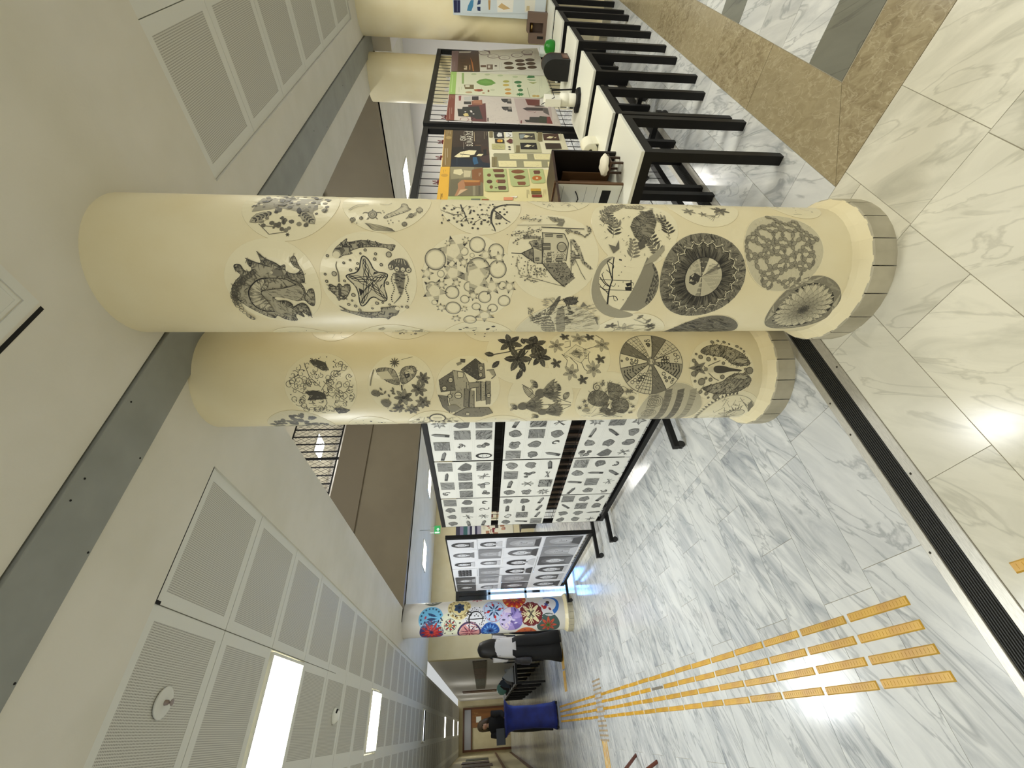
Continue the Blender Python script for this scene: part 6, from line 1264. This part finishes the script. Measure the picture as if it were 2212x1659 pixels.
# upper railing along the far side of the atrium
ra = empty('railing', (VX, FY+.02, 4.40), label='black railing with diamond mesh on the upper floor of the atrium', cat='railing'); W_ = FX-VX
pm = G().box((-.02, -.02, 0), (.02, .02, 1.08)).mesh('post', M_BLACK); hm = G().box((0, -.012, -.012), (W_, .012, .012)).mesh('rail', M_BLACK)
for k in range(6): obj('post', pm, ra, (.02+k*(W_-.04)/5, 0, 0))
for z in (.06, 1.06): obj('rail', hm, ra, (0, 0, z))
vb = G().box((-.012, -.010, .06), (.012, .010, 1.06)).mesh('bar', M_BLACK)
for k in range(26): obj('bar', vb, ra, (.1+k*(W_-.2)/25, 0, 0))
dm = G()
for k in range(70):
    x = k*.09-1.0
    for s in (-1, 1):
        a, b = (x, .06), (x+.55, 1.06)
        if s < 0: a, b = (x+.55, .06), (x, 1.06)
        if 0 < min(a[0], b[0]) and max(a[0], b[0]) < W_: dm.bar((a[0], .01, a[1]), (b[0], .01, b[1]), .006, .004)
dm.build('diamond_mesh', M_BLACK, ra, kind='stuff')

# ================================================================== FAR SIDE OF THE HALL
# posters on the far gallery wall, seen between the two display stands
SF = Flat((0, 11.985, 0), (1, 0, 0))
def far_poster(lab, x0, x1, z0, z1, bands, col):
    def art(A):
        for (a, b, c, d, cc) in bands: A.fill([(x0+(x1-x0)*a, z0+(z1-z0)*b), (x0+(x1-x0)*c, z0+(z1-z0)*b), (x0+(x1-x0)*c, z0+(z1-z0)*d), (x0+(x1-x0)*a, z0+(z1-z0)*d)], cc)
    return poster(lab, x0, x1, col, art, (0, 0, 1), z0, z1, SF)
bn = [(0, .93, 1, 1, (24, 22, 56)), (0, .87, 1, .93, (120, 112, 140)), (0, .80, 1, .87, (40, 92, 92)), (0, .76, 1, .80, (150, 150, 164)), (0, .72, 1, .76, (30, 26, 60)), (0, .67, 1, .72, (206, 206, 204)), (0, .63, 1, .67, (40, 36, 64)), (0, .56, 1, .63, (150, 146, 160))]
RB = random.Random(6)
for _ in range(26): a, b = RB.random()*.86, RB.uniform(.02, .5); bn.append((a, b, a+RB.uniform(.05, .16), b+RB.uniform(.03, .09), RB.choice(((120, 40, 44), (196, 150, 120), (54, 48, 44), (170, 120, 90), (210, 204, 180)))))
far_poster('banner with navy and teal stripes on the far wall, between the stands', 4.05, 4.75, .6, 2.24, bn, (226, 220, 196))
far_poster('cream collage poster beside the striped far banner', 4.80, 5.55, .7, 2.1, [(RB.random()*.8, RB.random()*.8, 0, 0, (0, 0, 0)) for _ in range(0)]+[(a/5, b/6, a/5+.14, b/6+.1, RB.choice(((110, 60, 50), (70, 66, 60), (190, 160, 120)))) for a in range(5) for b in range(6)], (224, 218, 192))
ds = empty('bench', (4.2, 11.2, 0), label='dark slatted bench before the far wall', cat='bench')
for k in range(4): G().box((0, k*.11, .42), (1.5, k*.11+.09, .45)).build('slat', M_EBON, ds)
for x in (.1, 1.36): G().box((x, 0, 0), (x+.05, .42, .42)).build('leg', M_BLACK, ds)
# glazed door with daylight beside the far column
dw = empty('door_1', (2.15, 11.97, 0), label='dark framed glass door with blue daylight beside the far column', kind='structure')
for a, b in (((0, -.03, 0), (.07, .03, 2.2)), ((1.13, -.03, 0), (1.2, .03, 2.2)), ((.07, -.03, 2.12), (1.13, .03, 2.2)), ((.07, -.03, 1.30), (1.13, .03, 1.36)), ((.07, -.03, .35), (1.13, .03, .41)), ((.57, -.03, 0), (.63, .03, 2.12))): G().box(a, b).build('door_frame', M_BLACK, dw)
for x0, x1 in ((.07, .57), (.63, 1.13)):
    G().box((x0, -.006, 1.36), (x1, .006, 2.12)).build('pane', mat('dark_glass', (24, 28, 32), .08), dw); G().box((x0, -.006, .41), (x1, .006, 1.30)).build('pane', mat('daylight_glass', (120, 170, 232), .1, emit=1.0), dw); G().box((x0, -.006, .0), (x1, .006, .35)).build('pane', mat('daylight_glass_low', (196, 222, 250), .1, emit=1.3), dw)
ld = bpy.data.lights.new('daylight', 'AREA'); ld.shape = 'RECTANGLE'; ld.size = 1.1; ld.size_y = 1.2; ld.energy = 60; ld.color = (.55, .76, 1)
lo = bpy.data.objects.new('daylight', ld); lo.location = (.6, -.06, .8); lo.rotation_euler = (PI/2, 0, 0); put(lo, dw)

# corridor: right wall with a photo frieze and a row of tables
frc = ((96, 84, 72), (120, 86, 76), (110, 78, 68), (92, 96, 88), (84, 88, 82), (96, 92, 84))
for k in range(6):
    y = 12.55+k*1.5
    g = G().box((1.335, y, 1.42), (1.36, y+1.48, 1.78)); o = g.build('photo_panel', mat('photo_%d' % k, frc[k], .5, col2=tuple(int(v*.55) for v in frc[k]), scale=7, stretch=(1, 1.5, 3)), None, label='brownish photo collage panel on the corridor wall, %s from the corner' % ON[k], cat='picture', group='photo panels along the corridor')
for k in range(6):
    y = 12.48+k*1.32
    e = empty('corridor_table', (.82, y, 0), label='black table along the corridor wall, %s from the corner' % ON[k], cat='table', group='corridor tables')
    G().box((-.01, -.01, .73), (.50, 1.0, .75)).build('table_top', mat('grey_laminate', (150, 150, 150), .4), e)
    G().box((0, 0, .68), (.49, .04, .73)).build('apron_rail', M_BLACK, e); G().box((0, .95, .68), (.49, .99, .73)).build('apron_rail', M_BLACK, e); G().box((0, .04, .68), (.04, .95, .73)).build('apron_rail', M_BLACK, e)
    lg = G().box((0, 0, 0), (.045, .045, .68)).mesh('leg', M_BLACK)
    for x, yy in ((0, 0), (.445, 0), (0, .945), (.445, .945)): obj('leg', lg, e, (x, yy, 0))
# models on the corridor tables
RM = random.Random(4)
MODL = ('white leaning model board', 'grey tilted model roof', 'blue-tipped model on the third corridor table', 'dark model tower', 'brown model frame')
for k, (y, h, c) in enumerate(((12.7, .30, (150, 152, 150)), (13.6, .22, (116, 112, 110)), (14.6, .34, (70, 84, 104)), (15.6, .26, (54, 52, 56)), (17.0, .30, (78, 52, 50)))):
    e = empty('scale_model', (1.02, y, .75), label=MODL[k] + (' on a corridor table' if k != 2 else ''), cat='model', group='models on the corridor tables'); mm = mat('model_%d' % k, c, .6)
    G().prism([(-.16, 0), (.16, 0), (.10, h*.5), (-.04, h), (-.12, h*.6)], -.16, -.13, lambda a, b, q: (a, q, b)).build('front_board', mm, e); G().box((-.18, -.2, 0), (.18, .2, .02)).build('base_board', M_DARK, e)
    for q in range(4): x, yy = RM.uniform(-.14, .10), RM.uniform(-.1, .12); G().box((x, yy, .02), (x+.06, yy+.06, .02+h*RM.uniform(.3, .8))).build('block', mm, e)
bw = empty('teal_bowl_model', (.98, 16.4, .75), label='pale teal round shell model among the corridor tables', cat='model')
G().lathe([(0, .02), (.10, .03), (.16, .12), (.15, .24), (.08, .32), (0, .34)], 24).build('shell', mat('teal_plastic', (140, 206, 200), .4), bw, True); G().box((-.14, -.14, 0), (.14, .14, .025)).build('base_board', M_DARK, bw)
# wooden door in the right wall and double doors at the end
d2 = empty('door_2', (1.33, 22.6, 0), label='dark wooden door in the right corridor wall', kind='structure'); M_DOOR = mat('door_wood', (142, 92, 40), .45, col2=(120, 76, 32), scale=8, stretch=(1, 1, .1)); M_DFR = mat('door_frame_wood', (96, 56, 26), .45)
G().box((0, 0, 0), (.04, 1.0, 2.4)).build('door_leaf', M_DFR, d2); G().box((-.02, .1, 1.0), (0, .14, 1.1)).build('handle', M_ALU, d2)
d3 = empty('door_3', (0, 30.2, 0), label='brown wooden double doors with transom at the corridor end', kind='structure')
for a, b in (((-.87, -.05, 0), (-.77, .05, 2.64)), ((.95, -.05, 0), (1.04, .05, 2.64)), ((-.77, -.05, 2.55), (.95, .05, 2.64)), ((-.77, -.05, 2.14), (.95, .05, 2.20))): G().box(a, b).build('door_frame', M_DFR, d3)
G().box((-.77, .0, 2.20), (.95, .02, 2.55)).build('transom_pane', mat('milk_glass', (176, 178, 184), .3), d3)
lf = G().box((.14, -.02, 0), (.95, .02, 2.14)).build('door_leaf', M_DOOR, d3); G().box((.36, -.026, 1.62), (.62, -.02, 1.90)).build('white_notice', M_WHITE, lf); G().box((.2, -.05, 1.0), (.24, -.02, 1.15)).build('handle', M_ALU, lf)
zz = G(); zp = [(.70, 1.72), (.80, 1.86), (.62, 1.92), (.80, 2.0), (.72, 1.80)]
for a, b in zip(zp, zp[1:]): zz.bar((a[0], -.024, a[1]), (b[0], -.024, b[1]), .03, .004)
zz.build('yellow_emblem', mat('pale_yellow_sticker', (214, 186, 110), .5), lf)
G().box((-.77, .25, 0), (.14, .27, 2.14)).build('room_backdrop', mat('pale_room_wall', (186, 186, 188), .6), d3); G().box((-.50, .2, 1.1), (-.05, .24, 1.72)).build('dark_notice_board', mat('dark_board', (58, 46, 44), .6), d3); G().box((-.62, .15, .6), (.0, .2, 1.15)).build('black_screen', M_BLACK, d3)
# left wall: posters, handrail, skirting
for k, (y, z0, z1, c) in enumerate(((20.2, 1.2, 2.3, (110, 92, 82)), (22.3, 1.3, 2.4, (120, 98, 90)), (24.5, 1.3, 2.3, (96, 100, 84)), (18.4, 1.3, 2.0, (128, 120, 100)))):
    G().box((-.996, y, z0), (-.972, y+1.3, z1)).build('photo_panel', mat('lphoto_%d' % k, c, .5, col2=tuple(int(v*.6) for v in c), scale=6), None, label='brown framed panel on the left corridor wall, number %s from the doors' % ('third', 'second', 'first', 'fourth')[k] if 0 else 'brown framed panel on the left corridor wall, %s from the doors' % ('third', 'second', 'nearest', 'fourth')[k], cat='picture', group='panels on the left corridor wall')
G().box((-1.0, 12.5, 0), (-.985, 30.2, .12)).build('baseboard_left', M_DFR, None, kind='structure'); G().box((1.345, 12.3, 0), (1.36, 30.2, .10)).build('baseboard_right', M_STONE, None, kind='structure')
hr = empty('handrail', (-1.0, 0, 0), label='brown handrail along the left corridor wall', cat='handrail'); G().box((.05, 14, .86), (.09, 29, .93)).build('rail', M_DFR, hr)
for y in (15, 19, 23, 27): G().box((0, y, .88), (.06, y+.04, .91)).build('bracket', M_BLACK, hr)
# blue covered high table
bt = empty('covered_high_table', (.16, 11.06, 0), label='tall table under a dark blue cloth in the corridor', cat='table'); M_BLUE = mat('blue_stretch_cloth', (22, 40, 128), .65, col2=(14, 24, 92), scale=5, bump=.15, bscale=12)
def ringq(w, d, z, n=24, p=3.2): return [(w*math.copysign(abs(math.cos(t))**(2/p), math.cos(t)), d*math.copysign(abs(math.sin(t))**(2/p), math.sin(t)), z) for t in [2*PI*i/n for i in range(n)]]
def loft(rings, cap=True):
    g = G(); n = len(rings[0])
    for r in rings: g.v += [tuple(p) for p in r]
    for k in range(len(rings)-1):
        for i in range(n): g.f.append((k*n+i, k*n+(i+1) % n, (k+1)*n+(i+1) % n, (k+1)*n+i)); g.c.append(None)
    if cap: g.f += [tuple(reversed(range(n))), tuple((len(rings)-1)*n+i for i in range(n))]; g.c += [None]*2
    return g
loft([ringq(.24, .22, .03), ringq(.215, .2, .1), ringq(.19, .18, .5), ringq(.20, .19, .9), ringq(.23, .22, 1.02), ringq(.30, .29, 1.07), ringq(.31, .30, 1.085), ringq(.30, .29, 1.092)]).build('cloth', M_BLUE, bt, True)
for x in (-.2, .2):
    for y in (-.18, .18): G().box((x-.02, y-.02, 0), (x+.02, y+.02, .04)).build('foot', M_BLACK, bt)
lt = empty('laptop', (-.12, 11.12, 1.092), label='open black laptop on the blue covered table', cat='laptop'); G().box((-.13, -.09, 0), (.13, .10, .015)).build('base', M_BLACK, lt); G().box((-.13, -.1, .015), (.13, -.09, .18)).build('lid', mat('dark_screen', (26, 32, 40), .2), lt)
# stool at the left edge of the photograph
sl_ = empty('wooden_stool', (-.62, 5.28, 0), label='red-brown wooden stool at the left edge of view', cat='stool'); M_RED = mat('red_brown_wood', (112, 58, 40), .4)
G().lathe([(0, .44), (.16, .44), (.17, .45), (.17, .465), (.16, .475), (0, .475)], 32).build('seat', M_RED, sl_, True)
for a in range(4):
    t = -.82+a*PI/2; G().tube([(.10*math.cos(t), .10*math.sin(t), .44), (.46*math.cos(t)*1.0, .46*math.sin(t)*1.0, .0)], (.018, .014), 10).build('leg', M_RED, sl_, True)

# ================================================================== PEOPLE
M_SKIN = mat('skin', (206, 160, 130), .5)
def skin_body(parent, J, E_):
    """continuous body: J name -> (position, radius), E_ = bones"""
    names = list(J); me = bpy.data.meshes.new('body'); me.from_pydata([J[n][0] for n in names], [(names.index(a), names.index(b)) for a, b in E_], [])
    o = bpy.data.objects.new('body_src', me); COL.objects.link(o); s = o.modifiers.new('skin', 'SKIN'); s.use_smooth_shade = True
    for v, n in zip(me.skin_vertices[0].data, names): r = J[n][1]; v.radius = (r, r) if not isinstance(r, tuple) else r; v.use_root = (n == 'pelvis')
    ss = o.modifiers.new('sub', 'SUBSURF'); ss.levels = 1; ss.render_levels = 1
    dg = bpy.context.evaluated_depsgraph_get(); m2 = bpy.data.meshes.new_from_object(o.evaluated_get(dg)); bpy.data.objects.remove(o); m2.name = 'body'
    m2.materials.clear(); m2.materials.append(M_SKIN); m2.polygons.foreach_set('use_smooth', [True]*len(m2.polygons)); return obj('body', m2, parent)
def oval(c, rx, ry, n=16): return [(c[0]+rx*math.cos(2*PI*i/n), c[1]+ry*math.sin(2*PI*i/n), c[2]) for i in range(n)]
def person(name, loc, rz, label, H, top, trs, hair, hair_len, lean=0.0, arm_l=None, arm_r=None, flare=.10, sleeve=1.0, hair_w=1.0, loose=1.0):
    """local +y is the way the person faces"""
    k = H/1.68; e = empty(name, loc, rz, label=label, cat='person')
    T = lambda x, y, z: (x*k, (y+lean*max(0, z-.95))*k, z*k)
    arm_l = arm_l or ((-.24, -.02, 1.10), (-.26, .06, .84)); arm_r = arm_r or ((.24, -.02, 1.10), (.26, .06, .84))
    J = {'pelvis': (T(0, 0, .93), .12*k), 'belly': (T(0, .0, 1.08), .105*k), 'chest': (T(0, -.01, 1.27), .125*k), 'neck0': (T(0, -.01, 1.40), .06*k), 'neck': (T(0, .0, 1.455), .05*k), 'head': (T(0, .02, 1.55), .085*k), 'crown': (T(0, .015, 1.62), .07*k), 'nose': (T(0, .105, 1.545), .018*k), 'chin': (T(0, .065, 1.485), .045*k)}
    E_ = [('pelvis', 'belly'), ('belly', 'chest'), ('chest', 'neck0'), ('neck0', 'neck'), ('neck', 'head'), ('head', 'crown'), ('head', 'nose'), ('neck', 'chin')]
    for s, sg, (el, wr) in (('l', -1, arm_l), ('r', 1, arm_r)):
        J['sh'+s] = (T(sg*.165, -.01, 1.36), .055*k); J['el'+s] = (T(*el), .042*k); J['wr'+s] = (T(*wr), .028*k); E_ += [('chest', 'sh'+s), ('sh'+s, 'el'+s), ('el'+s, 'wr'+s)]
        d = (Vector(wr)-Vector(el)).normalized(); u = Vector((0, 1, 0)) if abs(d.y) < .8 else Vector((1, 0, 0)); side_ = d.cross(u).normalized(); pp = Vector(wr)+d*.075; J['pa'+s] = (T(*pp), .030*k); E_.append(('wr'+s, 'pa'+s))
        for f in range(4):
            b = pp+u*((f-1.5)*.019)+d*.012; m1 = b+d*(.038-.004*abs(f-1.5))+side_*sg*.004; m2 = m1+d*.03+side_*sg*.012
            for q, p in enumerate((b, m1, m2)): J['f%s%d%d' % (s, f, q)] = (T(*p), (.0095-.001*q)*k)
            E_ += [('pa'+s, 'f%s%d0' % (s, f)), ('f%s%d0' % (s, f), 'f%s%d1' % (s, f)), ('f%s%d1' % (s, f), 'f%s%d2' % (s, f))]
        tb = Vector(wr)+d*.03+u*.026; J['th'+s+'0'] = (T(*tb), .012*k); J['th'+s+'1'] = (T(*(tb+d*.03+u*.018)), .010*k); J['th'+s+'2'] = (T(*(tb+d*.055+u*.022)), .009*k); E_ += [('wr'+s, 'th'+s+'0'), ('th'+s+'0', 'th'+s+'1'), ('th'+s+'1', 'th'+s+'2')]
        J['hip'+s] = ((sg*.09*k, 0, .90*k), .085*k); J['kn'+s] = ((sg*.10*k, .015*k, .50*k), .058*k); J['an'+s] = ((sg*.11*k, -.015*k, .09*k), .036*k); J['toe'+s] = ((sg*.125*k, .13*k, .035*k), .03*k); E_ += [('pelvis', 'hip'+s), ('hip'+s, 'kn'+s), ('kn'+s, 'an'+s), ('an'+s, 'toe'+s)]
    skin_body(e, J, E_)
    mt, mp, mh = mat('cloth_%s' % str(top), top, .85, bump=.15, bscale=30), mat('cloth_%s' % str(trs), trs, .8), mat('hair_%s' % str(hair), hair, .5, bump=.4, bscale=80, stretch=(1, 1, .1))
    loft([oval(T(0, 0, .92), .172*loose*k, .125*loose*k), oval(T(0, 0, 1.02), .170*loose*k, .122*k), oval(T(0, 0, 1.16), .170*loose*k, .120*k), oval(T(0, -.01, 1.28), .188*k, .130*k), oval(T(0, -.01, 1.37), .182*k, .11*k), oval(T(0, -.01, 1.42), .10*k, .08*k), oval(T(0, -.005, 1.44), .07*k, .065*k)]).build('top', mt, e, True)
    for s, (el, wr) in (('l', arm_l), ('r', arm_r)):
        sg = -1 if s == 'l' else 1; sh = Vector((sg*.165, -.01, 1.365)); P = [sh, sh.lerp(Vector(el), .5), Vector(el), Vector(el).lerp(Vector(wr), .5*sleeve), Vector(el).lerp(Vector(wr), .93*sleeve)]
        G().tube([T(*p) for p in P], [.074*k, .066*k, .058*k, .052*k, .048*k], 12).build('sleeve', mt, e, True)
    hw = flare
    for sg in (-1, 1): loft([oval((sg*.075*k, 0, .99*k), .098*k, .125*k), oval((sg*.085*k, 0, .88*k), .108*loose*k, .138*k), oval((sg*.098*k, .005*k, .70*k), .108*loose*k, .125*k), oval((sg*.104*k, .01*k, .48*k), .106*loose*k, .118*k), oval((sg*.112*k, 0, .25*k), (.085+hw*.35)*k, (.10+hw*.3)*k), oval((sg*.12*k, 0, .035*k), (.085+hw*.6)*k, (.10+hw*.5)*k)]).build('trouser_leg', mp, e, True)
    for sg in (-1, 1):
        loft([oval((sg*.12*k, .05*k, .0), .048*k, .125*k), oval((sg*.12*k, .05*k, .03*k), .05*k, .128*k), oval((sg*.12*k, .03*k, .065*k), .042*k, .09*k), oval((sg*.118*k, -.01*k, .10*k), .036*k, .05*k)]).build('shoe', mat('shoe', (226, 220, 206), .5), e, True)
    hz = 1.55-hair_len; hy = lean*.6
    hv = hair_w; R_ = [oval(T(0, -.06, hz), .06*hv*k, .03*k), oval(T(0, -.07, hz+.06), .115*hv*k, .05*k), oval(T(0, -.055, 1.40), .125*hv*k, .075*k), oval(T(0, -.025, 1.50), .118*hv*k, .10*k), oval(T(0, -.01, 1.57), .108*hv*k, .112*k), oval(T(0, 0, 1.635), .088*hv*k, .10*k), oval(T(0, .005, 1.668), .05*k, .06*k), oval(T(0, .005, 1.68), .012*k, .015*k)]
    if hair_len < .12: R_ = R_[3:]
    loft(R_).build('hair', mh, e, True)
    for sg in (-1, 1): G().lathe([(.0, -.006), (.011, -.004), (.011, .004), (0, .006)], 8, M=Matrix.Translation(T(sg*.032, .097, 1.562)) @ Matrix.Rotation(PI/2, 4, 'X')).build('eye', M_BLACK, e)
    G().box(T(-.025, .098, 1.508), T(.025, .104, 1.514)).build('mouth', mat('lips', (150, 80, 76), .5), e)
    return e
pw = person('person', (1.20, 9.50, 0), .12, 'person seen from behind in a white top and wide black trousers', 1.63, (214, 212, 214), (14, 14, 16), (20, 17, 16), .38, 0, ((-.17, .05, 1.12), (-.09, .19, 1.08)), ((.17, .05, 1.12), (.09, .20, 1.06)), .15, 1.0, 1.35, 1.15)
bg = empty('shoulder_bag', (1.20, 9.50, 0), .12, label='black shoulder bag hanging at the side of the person in white', cat='bag')
loft([oval((-.22, -.02, .60), .03, .10), oval((-.235, -.02, .64), .06, .15), oval((-.23, -.02, .78), .055, .16), oval((-.22, -.02, .90), .03, .14), oval((-.22, -.02, .92), .012, .12)]).build('bag_body', mat('black_nylon', (34, 34, 40), .45, col2=(60, 60, 68), scale=14), bg, True)
G().tube([(-.22, -.12, .90), (-.21, -.135, 1.1), (-.16, -.10, 1.33), (-.13, 0, 1.425), (-.16, .10, 1.30), (-.21, .12, 1.1), (-.22, .08, .9)], .011, 8).build('strap', M_BLACK, bg, True)
person('person', (.12, 11.62, 0), 2.9, 'person in black with brown hair bending over the blue covered table', 1.66, (20, 19, 22), (26, 26, 30), (84, 66, 44), .16, .32, ((-.20, .14, 1.16), (-.14, .28, 1.08)), ((.20, .14, 1.16), (.14, .28, 1.08)), .02)
person('person', (1.73, 10.3, 0), -.3, 'person in grey mostly hidden behind the far column', 1.62, (150, 148, 150), (40, 40, 46), (40, 28, 22), .20)
